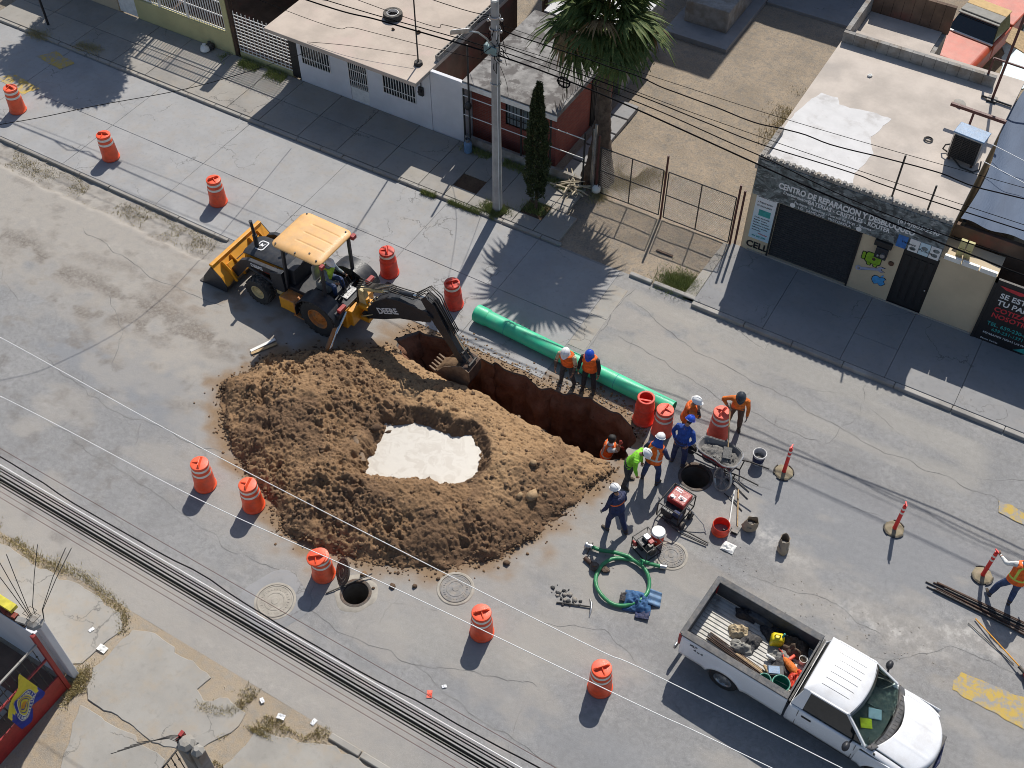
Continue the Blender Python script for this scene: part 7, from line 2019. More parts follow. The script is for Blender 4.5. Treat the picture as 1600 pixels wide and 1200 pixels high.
    for s, wr, d in hands:
        nrm = (X * -s + Y * -.2); nrm = (nrm - d * nrm.dot(d)).normalized(); wd = d.cross(nrm).normalized()
        fb.mat(ix[hand])
        for k, (off, ln) in enumerate(((-.030, .066), (-.010, .078), (.011, .073), (.030, .056))):
            p = wr + d * .09 + wd * off
            c1, c2 = curl * .5, curl
            p1 = p + (d * math.cos(c1) + nrm * math.sin(c1)) * ln * .45
            p2 = p1 + (d * math.cos(c2 * 1.6) + nrm * math.sin(c2 * 1.6)) * ln * .33
            p3 = p2 + (d * math.cos(c2 * 2.4) + nrm * math.sin(c2 * 2.4)) * ln * .25
            fb.tube([p - d * .02, p1, p2, p3], [.0095, .009, .008, .006], 6)
        sd = wd * (1 if (wd.dot(Y) > 0) else -1)
        p = wr + d * .03 + sd * .03
        fb.tube([p, p + sd * .028 + d * .025, p + sd * .034 + d * .05 + nrm * .012, p + sd * .026 + d * .07 + nrm * .024], [.012, .011, .0095, .006], 6)
    fb.mat(ix['eye'])
    for s in (-1, 1): fb.ell(hc + hy * .083 + hx * (s * .031) + hz * .018, (.012, .008, .007), 8, 5)
    fb.mat(ix['lip']); fb.ell(hc + hy * .082 - hz * .058, (.022, .01, .007), 8, 5)
    bm.free()
    me2 = fb.mesh('tmp', [M[q] for q in labs])
    bm = bmesh.new(); bm.from_mesh(me); bm.from_mesh(me2)
    nb = len(me.polygons)
    bm.faces.ensure_lookup_table()
    for f in bm.faces: f.smooth = True
    bm.to_mesh(me); bm.free()
    me.polygons.foreach_set('material_index', mi + fb.m)
    me.name = 'body'
    put('body', me, root).location = dz
    # clothing and hat
    if vest:
        def vp(th, t, off=0):
            tt = (-.06, .0, .10, .20, .30, .38, .44, .49, .515); aa = (.198, .198, .182, .182, .195, .205, .20, .165, .10); bb_ = (.148, .148, .14, .142, .15, .152, .142, .115, .085)
            a = np.interp(t, tt, aa) * 1.1 + off; c = np.interp(t, tt, bb_) * 1.13 + off
            return sp(t) + X * (a * math.cos(th)) + Y * (c * math.sin(th))
        b = MB(); TS = (-.06, .0, .08, .16, .24, .32, .38, .42, .46, .49, .512); n = 36
        vs = [[vp(2 * PI * k / n, t) for k in range(n)] for t in TS]
        fs = []
        for j in range(len(TS) - 1):
            for k in range(n):
                a = math.degrees(2 * PI * (k + .5) / n) % 180
                if .33 < TS[j] < .455 and (a < 28 or a > 152): continue     # arm holes
                fs.append((j * n + k, j * n + (k + 1) % n, (j + 1) * n + (k + 1) % n, (j + 1) * n + k))
        b.add([p for r_ in vs for p in r_], fs)
        v = b.build('safety_vest', M[vest], root, smooth=60, thick=.008); v.location = dz
        if bands:
            b = MB(); n = 36
            for t in ((.30,) if bands == 3 else (.06,)):
                b.loft([[vp(2 * PI * k / n, t + d_, .008) for k in range(n)] for d_ in (0, .045)], cap=False)
            o = b.build('waist_band', M[stripes], v, smooth=60)
            for q in (() if bands == 3 else (-1, 1)):
                for th0 in (90, -90):
                    b = MB(); tl = np.linspace(.08, .50, 9)
                    b.loft([[vp(R(th0 + q * (33 + d_) * (1 - .25 * (t > .44))), t, .009) for d_ in (-8, 0, 8)] for t in tl], cap=False, closed=False); b.build('shoulder_band', M[stripes], v, smooth=60)
    def hp(x, y, z): return hc + hx * x + hy * y + hz * z
    if helmet:
        b = MB(); n = 28
        rings = []
        for z_, r_ in ((.035, 1.0), (.05, .99), (.08, .95), (.115, .82), (.14, .6), (.155, .34), (.16, .08)):
            rings.append([hp(.118 * r_ * math.cos(2 * PI * k / n), -.008 + .142 * r_ * math.sin(2 * PI * k / n), z_ + (.006 if abs(math.cos(2 * PI * k / n)) < .2 and r_ < .95 else 0)) for k in range(n)])
        b.loft(rings)
        h_ = b.build('hard_hat', M[helmet], root, smooth=50); h_.location = dz
        b = MB()
        inner = [hp(.112 * math.cos(2 * PI * k / n), -.008 + .136 * math.sin(2 * PI * k / n), .038) for k in range(n)]
        outer = [hp((.132) * math.cos(2 * PI * k / n), -.008 + (.15 + .055 * max(0, math.sin(2 * PI * k / n)) ** 2) * math.sin(2 * PI * k / n), .030 - .012 * max(0, math.sin(2 * PI * k / n))) for k in range(n)]
        b.loft([inner, outer, [p - hz * .006 for p in outer], [p - hz * .008 for p in inner]], cap=False); b.build('brim', M[helmet], h_, smooth=50)
        b = MB(); b.tube([hp(0, -.008 + .142 * math.cos(a), .04 + .125 * math.sin(a)) for a in np.linspace(.35, PI - .35, 9)], .012, 6); b.build('ridge', M[helmet], h_, smooth=60)
    if hairy:
        b = MB(); b.lathe([(.02, .128), (.06, .12), (.088, .09), (.098, .04), (.096, -.02), (.085, -.08)], 18, sy=1.12, cap1=False)
        hm = Matrix((( hx.x, hy.x, hz.x, hc.x), (hx.y, hy.y, hz.y, hc.y - .012 * hy.y), (hx.z, hy.z, hz.z, hc.z), (0, 0, 0, 1)))
        b.v = [tuple(hm @ Vector((p[0], p[1] - .012, p[2] + (.06 if p[1] > .07 and p[2] < .05 else 0)))) for p in b.v]
        b.build('hair', M['hair'], root, smooth=60).location = dz
    if neckcloth:
        b = MB(); n = 20
        b.loft([[hp(a * math.cos(2 * PI * k / n), -.02 + c * math.sin(2 * PI * k / n), z_) for k in range(n)] for z_, a, c in ((.03, .105, .12), (-.04, .105, .115), (-.12, .115, .12), (-.17, .14, .125), (-.21, .16, .13))], cap=False)
        b.build('neck_cloth', M[neckcloth], root, smooth=60, thick=.006).location = dz
    return root, dz, scale
def rz_for(dx, dy): return math.atan2(-dx, dy)

person('bending worker in pale hard hat and orange vest, left one of two before the pipe', (-9.58, 19.5, .01), rz_for(.1, -1), lean=16, head=(22, 0), top='beige_cloth', sleeve='brown_cloth', trousers='charcoal', vest='vest_orange', bands=0,
       armL=((-.3, .15, -1), (.1, .5, -.9)), armR=((.3, .15, -1), (-.1, .5, -.9)), legL=((-.16, .2, -1), (-.1, -.25, -1)), legR=((.16, .05, -1), (.08, -.1, -1)))
person('worker in blue hard hat and orange vest with dark sleeves standing before the green pipe', (-8.93, 19.62, .01), rz_for(.15, -1), lean=4, head=(32, 0), top='black_cloth', trousers='black_cloth', vest='vest_orange', bands=0, helmet='helmet_blue',
       armL=((-.28, .08, -1), (-.05, .25, -1)), armR=((.28, .08, -1), (.05, .25, -1)))
person('worker in white hard hat and orange vest raising one dark sleeve to his face', (-5.74, 19.42, .004), rz_for(1, .25), lean=8, head=(12, 0), top='shirt_orange', sleeve='black_cloth', trousers='charcoal', vest='vest_orange', bands=0,
       armL=((-.2, .15, -1), (.0, .45, -.9)), armR=('ik', (-5.46, 19.38, 1.66), (.3, -.1, -1)))
person('worker in blue hard hat and dark blue coverall with hands behind the back', (-5.50, 18.55, .004), rz_for(.1, 1), lean=12, head=(22, -15), top='royal', trousers='navy', helmet='helmet_blue',
       armL=((-.42, -.2, -1), (.5, -.35, -.75)), armR=((.42, -.2, -1), (-.5, -.35, -.75)), legL=((-.14, .05, -1), (-.03, -.08, -1)), legR=((.14, .05, -1), (.03, -.08, -1)))
person('worker in orange shirt and dark hard hat holding the shovel at the wheelbarrow', (-4.66, 20.5, .004), rz_for(.3, -1), lean=14, head=(24, 0), top='shirt_orange', trousers='brown_cloth', helmet='helmet_dark', hand='glove_grey',
       armL=((-.25, .2, -1), (.0, .4, -.8)), armR=('ik', (-4.80, 20.12, 1.22), (.9, -.3, -.5)), legL=((-.1, .15, -1), (-.05, -.15, -1)), legR=((.12, -.1, -1), (.05, -.2, -1)))
person('worker seen from behind in white hard hat, blue neck cloth and striped orange vest', (-5.90, 17.62, .004), rz_for(.05, 1), lean=10, head=(20, 0), top='navy', trousers='jeans', vest='vest_orange', bands=1, neckcloth='royal', hand='glove_grey',
       armL=((-.45, .05, -1), (-.05, .55, -.8)), armR=((.42, .1, -1), (.0, .5, -.8)), legL=((-.2, .06, -1), (-.12, -.1, -1)), legR=((.16, .2, -1), (.1, -.25, -1)))
person('worker in bright lime shirt and white hard hat leaning forward beside the trench end', (-6.42, 17.2, .004), rz_for(1, .12), lean=26, head=(26, 0), top='lime', trousers='charcoal',
       armL=((-.15, .0, -1), (.05, .2, -1)), armR=((.15, .05, -1), (-.05, .25, -1)), legL=((-.12, .1, -1), (-.05, -.12, -1)), legR=((.14, .16, -1), (.05, -.2, -1)))
person('dark haired worker in orange vest standing in the trench with one gloved arm raised', (-7.55, 18.22, -1.62), rz_for(1, .35), lean=8, head=(-4, 0), top='white_cloth', sleeve='skin', trousers='charcoal', vest='vest_orange', bands=1, helmet=None, hairy=True, hand='glove_red',
       armL=((-.2, .2, -1), (-.1, .7, -.5)), armR=((.25, .75, .55), (-.05, .15, 1)))
person('worker in navy clothes and white hard hat walking alone below the trench', (-6.03, 15.68, .004), rz_for(-1, .45), lean=6, head=(20, 0), top='navy', trousers='navy', hand='glove_grey', vest='navy', stripes='vest_orange', bands=3,
       armL=((-.3, .1, -1), (-.1, .45, -1)), armR=((.25, -.1, -1), (.1, .3, -1)), legL=((-.1, .28, -1), (-.05, .0, -1)), legR=((.1, -.22, -1), (.05, -.42, -1)))
person('worker in jeans and striped orange vest gripping the delineator post', (3.58, 18.88, .004), rz_for(-.25, 1), lean=14, side=8, head=(20, -10), top='white_cloth', trousers='jeans', vest='vest_orange', stripes='stripe_lime', bands=1, helmet='helmet_blue',
       armL=('ik', (2.97, 19.27, 1.23), (-.3, -.2, -1)), armR=((.4, .05, -1), (.2, .3, -1)), legL=((-.45, .12, -1), (-.2, -.1, -1)), legR=((.10, .1, -1), (.0, -.25, -1)))
person('machine operator in lime vest and jeans seated under the yellow cab roof', (-17.42, 18.42, 0), rz_for(1, 0), lean=14, head=(12, 0), top='grey_shirt', trousers='jeans', vest='vest_lime', bands=0, helmet='helmet_white', sit=1.50, scale=1.0,
       armL=((-.25, .5, -.8), (.15, 1, -.05)), armR=((.25, .5, -.8), (-.15, 1, -.05)), legL=((-.22, 1, -.05), (-.05, .1, -1)), legR=((.22, 1, -.05), (.05, .1, -1)))
b = MB(); b.prism(jag([(-8.1, 17.75), (-7.1, 17.8), (-7.05, 18.75), (-8.0, 18.7)], .12, .2, 4), -2.2, -1.62); tag(b.build('trench_ledge', M['trench_soil'], bevel=.05), kind='structure')
# ================================================================ TOOLS AND GEAR ON THE ROAD
M['cement'] = mat_dirt('cement', (.16, .155, .145), (.24, .23, .215), (.12, .115, .11), 25)
wb_ = thing('wheelbarrow', 'red and steel wheelbarrow heaped with wet mortar beside the open manhole', 'wheelbarrow', (-4.52, 19.0, 0), R(-4)); wb_.scale = (1.1, 1.1, 1.05)
def trayring(k, z, off=0):
    n = 24; o = []
    for i in range(n):
        a = 2 * PI * i / n
        ca, sa = math.cos(a), math.sin(a)
        x = math.copysign(abs(ca) ** .6, ca) * (.57 * k - off); y = math.copysign(abs(sa) ** .6, sa) * ((.36 - .06 * (ca < 0)) * k - off)
        o.append((x + (1 - k) * .05, y, z))
    return o
b = MB(); b.loft([trayring(.55, .36), trayring(.8, .46), trayring(1.0, .68), trayring(1.04, .70), trayring(1.0, .69, .02), trayring(.8, .48, .02), trayring(.55, .39, .02)]); b.m = [1 if 72 <= i < 144 else 0 for i in range(len(b.m))]; b.build('tray', [M['red_paint'], M['cover_grey']], wb_, smooth=40)
b = MB(); b.loft([trayring(1.0, .705), trayring(1.05, .695), trayring(1.05, .675), trayring(1.0, .685)], cap=False); b.build('tray_rim', M['steel'], wb_, smooth=60)
b = MB(); b.grid(lambda u, v: ((u - .5) * .98, (v - .5) * .58 * (1 - .2 * (u < .3)), .53 + .1 * math.sin(PI * u) * math.sin(PI * v) + .12 * (float(fbm(u * 7, v * 5, 4, 71)) - .5)), 40, 26); o = b.build('mortar', M['cement'], wb_, smooth=80); o['kind'] = 'stuff'
b = MB()
for k in range(26):
    vs, fs = random.choice(ROCKS); s_ = random.uniform(.02, .05); x, y = random.uniform(-.42, .4), random.uniform(-.22, .22)
    b.add([(v[0] * s_ + x, v[1] * s_ + y, v[2] * s_ + .60) for v in vs], fs)
o = b.build('mortar_lumps', M['cement'], wb_); o['kind'] = 'stuff'
for s in (-1, 1):
    b = MB(); b.tube([(-.85, s * .06, .24), (-.5, s * .16, .34), (.35, s * .24, .36), (.75, s * .27, .5), (1.25, s * .30, .56)], .02, 7); b.build('handle_bar', M['iron_black'], wb_, smooth=60)
    b = MB(); b.tube([(.3, s * .22, .36), (.42, s * .24, .02), (.55, s * .24, .02), (.6, s * .26, .42)], .018, 6); b.build('leg', M['dark_steel'], wb_, smooth=60)
b = MB(); b.lathe([(.08, -.035), (.19, -.05), (.21, 0), (.19, .05), (.08, .035)], 20, (-.8, 0, .21), 'y'); b.build('wheel', M['black_rubber'], wb_, smooth=40)
sh_ = thing('shovel', 'square shovel standing in the mortar of the wheelbarrow', 'shovel', (0, 0, 0))
b = MB(); b.cyl((-4.83, 20.22, 1.32), (-4.36, 19.18, .80), .019, n=8); b.build('shaft', M['wood'], sh_)
b = MB(); b.bar((-4.36, 19.18, .81), (-4.26, 18.88, .70), .24, .015, up=(0, .3, 1)); b.build('blade', M['cement'], sh_, bevel=.004)
sr = thing('spoked_wheel', 'pale spoked iron wheel leaning on edge below the wheelbarrow', 'iron wheel', (-4.14, 18.48, .30)); sr.rotation_euler = (R(62), 0, R(-40))
b = MB(); b.lathe([(.30, -.03), (.345, -.035), (.35, 0), (.345, .035), (.30, .03), (.30, -.03)], 32, cap0=False, cap1=False); b.build('rim', M['steel'], sr, smooth=40)
b = MB()
for k in range(5):
    a = 2 * PI * k / 5
    for d in (-.13, .13): b.bar((.05 * math.cos(a), .05 * math.sin(a), 0), (.31 * math.cos(a + d), .31 * math.sin(a + d), 0), .03, .02)
b.lathe([(.07, -.03), (.07, .03)], 12); b.build('spokes', M['cover_grey'], sr)
for i, (a, c) in enumerate([((-4.2, 18.9), (-3.38, 18.66)), ((-4.15, 18.75), (-3.32, 18.42)), ((-3.95, 18.25), (-3.3, 17.98))]):
    b = MB(); b.tube([(a[0], a[1], .04), ((a[0] + c[0]) / 2, (a[1] + c[1]) / 2 + .03, .03), (c[0], c[1], .025)], .017, 6)
    tag(b.build('steel_rod', M['iron_black'], smooth=60), ['upper dark rod lying on the road right of the wheelbarrow', 'middle dark rod lying on the road right of the spoked wheel', 'lowest dark rod lying under the two leaning shovels'][i], 'rod')
# pail
def pail(name, label, loc, r0, r1, h, mat, band=None, cat='bucket', fill=None, par=None):
    t = thing(name, label, cat, loc)
    b = MB(); b.lathe([(r0, 0), (r1, h), (r1 + .012, h), (r1 + .012, h - .02), (r1 - .004, h - .005), (r1 - .012, h - .01), (r0 - .008, .012)], 26, cap1=True); b.build('body', M[mat], t, smooth=40)
    b = MB(); b.lathe([(r1 + .002, h + .002), (r1 + .016, h - .003), (r1 + .016, h - .025)], 26, cap0=False, cap1=False); b.build('rim', M['white_plastic' if mat != 'pail_green' else 'pail_rim'], t, smooth=40)
    if band:
        b = MB(); f = lambda z: r0 + (r1 - r0) * z / h + .003
        b.lathe([(f(h * .25), h * .25), (f(h * .75), h * .75)], 26, cap0=False, cap1=False); b.build('label_band', M[band], t, smooth=60)
    b = MB(); b.tube([((r1 + .015) * math.cos(a), .06 * math.sin(a) + .02, h - .05 - .09 * math.sin(a)) for a in np.linspace(0, PI, 9)], .005, 5); b.build('handle', M['steel'], t, smooth=60)
    if fill:
        b = MB(); b.lathe([(r0 * .98, h * .55), (.01, h * .6)], 20, cap0=False, cap1=True); b.build('contents', M[fill], t)
    return t
M['pail_green'] = pm('pail_green', (.02, .16, .12), .5, dust=.15); M['pail_rim'] = pm('pail_rim', (.16, .5, .38), .5, bump=0); M['pail_grey'] = pm('pail_grey', (.45, .45, .46), .6, dust=.2)
pail('pail', 'grey pail with dark blue label standing right of the wheelbarrow', (-3.57, 19.72, .004), .15, .18, .44, 'pail_grey', 'navy', fill='cement')
# generator
gn = thing('generator', 'red and black petrol generator in a tube frame on two wheels', 'generator', (-4.86, 17.0, 0), R(-8))
b = MB()
for x in (-.33, .33):
    b.tube([(x, -.42, .12), (x, -.42, .62), (x, -.36, .68), (x, .36, .68), (x, .42, .62), (x, .42, .12), (x, -.42, .12)], .018, 7)
for y, z in ((-.42, .12), (.42, .12), (-.4, .66), (.4, .66)): b.cyl((-.33, y, z), (.33, y, z), .018, n=7)
b.build('tube_frame', M['iron_black'], gn, smooth=60)
b = MB(); b.bb((-.27, -.1, .45), (.27, .38, .66)); b.build('fuel_tank', M['red_paint'], gn, bevel=.04)
b = MB()
for k, (x, y, w_, h_) in enumerate(((-.12, .28, .2, .1), (.1, .1, .22, .12), (-.14, .0, .14, .08))): b.bb((x - w_ / 2, y - h_ / 2, .661), (x + w_ / 2, y + h_ / 2, .666))
b.build('label_plate', M['sign_white'], gn)
lettering('GX', .1, M['red_paint'], gn, (.03, .06, .668), (0, 0, 0), bold=.003); lettering('POWER', .055, M['red_paint'], gn, (-.21, .26, .668), (0, 0, 0), bold=.002)
b = MB(); b.cyl((-.16, .0, .66), (-.16, .0, .70), .05, n=14); b.build('fuel_cap', M['white_plastic'], gn, smooth=40)
b = MB(); b.bb((-.26, -.36, .16), (.1, .1, .44)); b.cyl((-.05, -.38, .3), (-.05, -.12, .3), .15, n=18); b.build('engine', M['black_paint'], gn, bevel=.02)
b = MB(); b.cyl((.05, .3, .3), (.05, -.1, .3), .16, n=18); b.bb((.12, -.3, .2), (.3, .05, .42)); b.build('alternator', M['dark_steel'], gn, bevel=.02)
b = MB(); b.lathe([(.07, -.12), (.09, -.1), (.09, .1), (.07, .12)], 14, (.22, -.3, .48), 'x'); b.build('muffler', M['navy'], gn, smooth=40)
for y in (-.3, .12):
    b = MB(); b.lathe([(.05, -.04), (.11, -.05), (.125, 0), (.11, .05), (.05, .04)], 18, (.42, y, .125), 'x'); b.build('wheel', M['black_rubber'], gn, smooth=40)
for s in (0, .14):
    b = MB(); b.tube([(-.05, -.40 - s * .5, .14), (.5, -.36 - s, .08), (1.25, -.28 - s * .6, .05)], .02, 7); b.build('pull_handle', M['dark_steel'], gn, smooth=60)
b = MB(); b.tube([(-4.80, 17.05, .72), (-4.4, 16.98, .45), (-4.0, 16.93, .18), (-3.92, 16.88, .05), (-3.84, 16.82, .03)], .014, 6); tag(b.build('crank_bar', M['steel'], smooth=60), 'thin bent bar leaning from the generator to the red ring', 'bar')
# red pipe ring
rg = thing('pipe_ring', 'short red orange ring of wide pipe standing open on the road', 'pipe ring', (-3.56, 17.1, .003))
b = MB(); b.lathe([(.235, 0), (.24, .02), (.235, .3), (.225, .31), (.215, .3), (.215, 0), (.235, 0)], 36, cap0=False, cap1=False); b.build('ring', M['drum_red'], rg, smooth=40)
b = MB(); b.lathe([(.241, .0), (.243, .10), (.241, .1)], 36, cap0=False, cap1=False); b.build('dusty_band', M['drum_orange'], rg, smooth=60)
# leaning shovels
for i, (a, c, m, lab) in enumerate([((-3.66, 18.55, .05), (-3.2, 17.42, .06), 'wood', 'shovel with pale wooden shaft lying beside the red ring, the right one'), ((-3.74, 18.45, .07), (-3.42, 17.36, .05), 'white_plastic', 'shovel with whitish shaft lying beside the red ring, the left one')]):
    t = thing('shovel', lab, 'shovel', (0, 0, 0))
    b = MB(); b.cyl(a, c, .018, n=8); b.build('shaft', M[m], t)
    d = (Vector(c) - Vector(a)).normalized(); e = Vector(c)
    b = MB(); b.hexa([e + Vector((-.10, -.01, -.02)), e + Vector((.10, .02, -.02)), e + Vector((.09, -.20, -.03)), e + Vector((-.10, -.24, -.03))], [e + Vector((-.10, -.01, .0)), e + Vector((.10, .02, .0)), e + Vector((.09, -.20, -.015)), e + Vector((-.10, -.24, -.015))]); b.build('blade', M['cover_grey'], t, bevel=.004)
    b = MB(); b.bb((e.x - .08, e.y - .24, .0), (e.x + .08, e.y - .22, .1)); b.build('blade_edge', M['dark_steel'], t)
# paper cement bags, torn open
M['bag_paper'] = pm('bag_paper', (.30, .245, .18), .9, var=.15, bump=.5, fine=16, bdist=.03, dust=.3)
def bag(label, loc, rz, tilt, seed):
    t = thing('cement_bag', label, 'cement bag', loc, rz, 'torn paper cement bags')
    r_ = random.Random(seed)
    b = MB(); rings = []
    for z, a, c in ((0, .17, .12), (.08, .21, .15), (.2, .20, .14), (.3, .19, .11), (.37, .17, .12), (.41, .16, .14)):
        rings.append([((a + r_.uniform(-.02, .02)) * math.cos(2 * PI * k / 14) + tilt * z, (c + r_.uniform(-.02, .02)) * math.sin(2 * PI * k / 14), z + (r_.uniform(-.05, .07) if z > .4 else 0)) for k in range(14)])
    b.loft(rings, cap=False); b.add([rings[0][k] for k in range(14)], [tuple(range(14))]); b.build('paper', M['bag_paper'], t, smooth=50, thick=.006)
    b = MB(); b.lathe([(.15, .22), (.08, .25), (.01, .27)], 12, (.06 * tilt, 0, 0), cap0=False); b.build('powder', M['cement'], t)
bag('torn brown cement bag standing beside the leaning shovels', (-2.93, 17.55, .003), .5, .15, 1)
bag('torn brown cement bag standing alone on the road right of the shovels', (-1.88, 17.38, .003), 1.9, .3, 2)
b = MB(); b.grid(lambda u, v: ((u - .5) * .36, (v - .5) * .30, .02 + .16 * float(fbm(u * 4 + 7, v * 4, 3, 3)) * math.sin(PI * u) ** .6 * math.sin(PI * v) ** .6), 16, 14); o = b.build('crumpled_sack', M['white_plastic'], smooth=25); o.location = (-3.15, 16.72, .003); tag(o, 'crumpled white sack lying below the leaning shovels', 'sack')
# pump
pmp = thing('water_pump', 'small black framed motor pump beside the coiled green hose', 'water pump', (-5.02, 15.55, 0), R(-24))
b = MB()
for x in (-.3, .3):
    b.tube([(x, -.26, .03), (x, -.26, .5), (x, .26, .5), (x, .26, .03), (x, -.26, .03)], .015, 6)
for y, z in ((-.26, .03), (.26, .03), (-.26, .5), (.26, .5)): b.cyl((-.3, y, z), (.3, y, z), .015, n=6)
b.build('tube_frame', M['iron_black'], pmp, smooth=60)
b = MB(); b.bb((-.24, -.18, .08), (.02, .16, .36)); b.build('engine', M['black_paint'], pmp, bevel=.02)
b = MB(); b.cyl((.04, 0, .22), (.28, 0, .22), .13, n=18); b.bb((.08, -.08, .3), (.2, .06, .44)); b.build('pump_body', M['dark_steel'], pmp, bevel=.01)
b = MB(); b.bb((-.2, -.02, .37), (.0, .16, .48)); b.build('tank', M['steel'], pmp, bevel=.03)
b = MB(); b.cyl((-.24, -.19, .2), (-.24, -.24, .2), .09, n=14); b.bb((.02, .0, .37), (.14, .14, .47)); b.build('starter', M['red_paint'], pmp, bevel=.01)
jg = thing('drink_cooler', 'red drink cooler with white lid resting on the pump frame', 'drink cooler', (-4.88, 15.92, .0))
b = MB(); b.lathe([(.15, .02), (.165, .06), (.175, .30), (.17, .42)], 24); b.build('body', M['drum_red'], jg, smooth=40)
b = MB(); b.lathe([(.18, .42), (.19, .44), (.19, .50), (.17, .53), (.05, .54)], 24); b.build('lid', M['white_plastic'], jg, smooth=40)
b = MB(); b.bb((-.06, -.185, .25), (.06, -.17, .29)); b.build('spout', M['white_plastic'], jg)
b = MB(); b.lathe([(.19, .0), (.17, .02)], 24); b.build('foot', M['black_rubber'], jg)
# hose
hs = thing('suction_hose', 'thick green suction hose laid in one big coil by the pump', 'hose', (0, 0, 0))
pts = [(-6.30, 14.82, .12), (-6.0, 14.86, .12), (-5.7, 14.98, .12), (-5.3, 15.05, .15)]
cxh, cyh = -5.1, 14.26
for k in range(33):
    a = R(82 - 360 * k / 32 * 1.03)
    pts.append((cxh + .70 * math.cos(a), cyh + .70 * math.sin(a) + .06, .10 + .05 * (k > 29) + .03 * math.sin(k * .8)))
pts += [(-4.95, 15.06, .22), (-4.72, 15.12, .16), (-4.55, 15.2, .1), (-4.42, 15.25, .08)]
q = []
for i in range(len(pts) - 1):
    for t in (0, .5): q.append(Vector(pts[i]).lerp(Vector(pts[i + 1]), t))
q.append(Vector(pts[-1]))
b = MB(); b.tube(q, .052, 10); b.build('tube', M['green_hose'], hs, smooth=180)
b = MB(); b.cyl((-6.44, 14.79, .12), (-6.26, 14.83, .12), .075, n=14); b.lathe([(.1, -.03), (.11, 0), (.1, .03)], 14, (-6.42, 14.8, .12), 'x'); b.build('coupling', M['steel'], hs, smooth=40)
b = MB(); b.cyl((-4.46, 15.23, .09), (-4.30, 15.29, .08), .065, n=12); b.build('coupling', M['steel'], hs, smooth=40)
for k in (3, 9): pass
b = MB(); b.tube([(-6.32, 14.98, .06), (-6.28, 14.72, .2), (-6.3, 14.6, .05)], .02, 6); b.build('clamp', M['dark_steel'], hs)
st = thing('hose_strainer', 'rusty strainer and elbow fitting lying left of the green hose', 'pipe fitting', (-6.05, 14.4, 0), -.2)
b = MB(); b.cyl((-.25, .02, .06), (.0, .0, .06), .06, n=12); b.build('stub', M['rust_steel'], st, smooth=40)
b = MB(); b.lathe([(.1, 0), (.13, .05), (.12, .12), (.07, .16), (.07, .22)], 14, (.12, -.02, 0)); b.build('elbow', M['cast_iron'], st, smooth=40)
b = MB(); vs, fs = ROCKS[1]; b.add([(v[0] * .17 + .35, v[1] * .14 + .12, v[2] * .08 + .05) for v in vs], fs); b.build('rag', M['brown_cloth'], st)
# blue tarpaulin jacket
tj = thing('blue_tarp_bundle', 'crumpled blue tarpaulin bundle beside the green hose coil', 'tarpaulin', (-4.5, 14.02, .0), R(18)); tj.scale = (.85, .85, .9)
M['tarp_bundle'] = pm('tarp_bundle', (.035, .10, .22), .8, var=.25, scale=6, bump=.4, fine=18)
def tb_(u, v): 
    f = math.sin(PI * u) ** .5 * math.sin(PI * v) ** .5
    return ((u - .5) * .85, (v - .5) * .72, .015 + f * (.08 + .26 * float(fbm(u * 5, v * 5, 4, 91)) + .03 * math.sin(u * 22 + v * 9)))
b = MB(); b.grid(tb_, 36, 32); b.build('sheet', M['tarp_bundle'], tj, smooth=60)
b = MB(); b.grid(lambda u, v: (.3 + .38 * u, -.05 + .5 * v, .03 + .12 * (1 - u) + .04 * math.sin(v * 14)), 12, 12); b.build('fold', M['blue_paint'], tj, smooth=60, thick=.01)
b = MB(); b.grid(lambda u, v: (-.02 + .42 * u, -.55 + .3 * v, .02 + .10 * float(fbm(u * 4, v * 4, 3, 17))), 12, 10); b.build('navy_rag', M['navy'], tj, smooth=60, thick=.01)
b = MB(); b.grid(lambda u, v: (-.55 + .22 * u, -.1 + .3 * v, .02 + .12 * float(fbm(u * 4, v * 4, 3, 18))), 10, 10); b.build('dark_rag', M['black_cloth'], tj, smooth=60, thick=.01)
# pickaxe and broken pieces
pk = thing('pickaxe', 'black handled pickaxe lying at the left of the hose coil', 'pickaxe', (0, 0, 0))
b = MB(); b.cyl((-6.3, 12.95, .03), (-5.48, 13.28, .04), .024, .02, n=8); b.build('handle', M['iron_black'], pk)
b = MB(); b.tube([(-5.62, 13.5, .02), (-5.5, 13.38, .05), (-5.43, 13.2, .05), (-5.38, 13.02, .02)], [.008, .03, .03, .008], 6); b.build('head', M['steel'], pk, smooth=60)
pts2 = [(-6.15 + random.gauss(0, .18), 13.22 + random.gauss(0, .12), .01, random.choice([.02, .03, .05, .07]), random.choice([0, 1])) for _ in range(40)] + [(-5.9 + random.gauss(0, .3), 14.5 + random.gauss(0, .2), .005, .015, 1) for _ in range(30)]
pts2 += [(random.uniform(-4, 3), 16.2 + random.gauss(0, .35), .003, random.choice([.008, .012, .018]), 1) for _ in range(160)]
scatter('asphalt_rubble', [p for p in pts2], [pm('asphalt_bit', (.05, .05, .05), .9), M['rubble']], 'broken bits of asphalt beside the pickaxe and on the road', 'rubble')
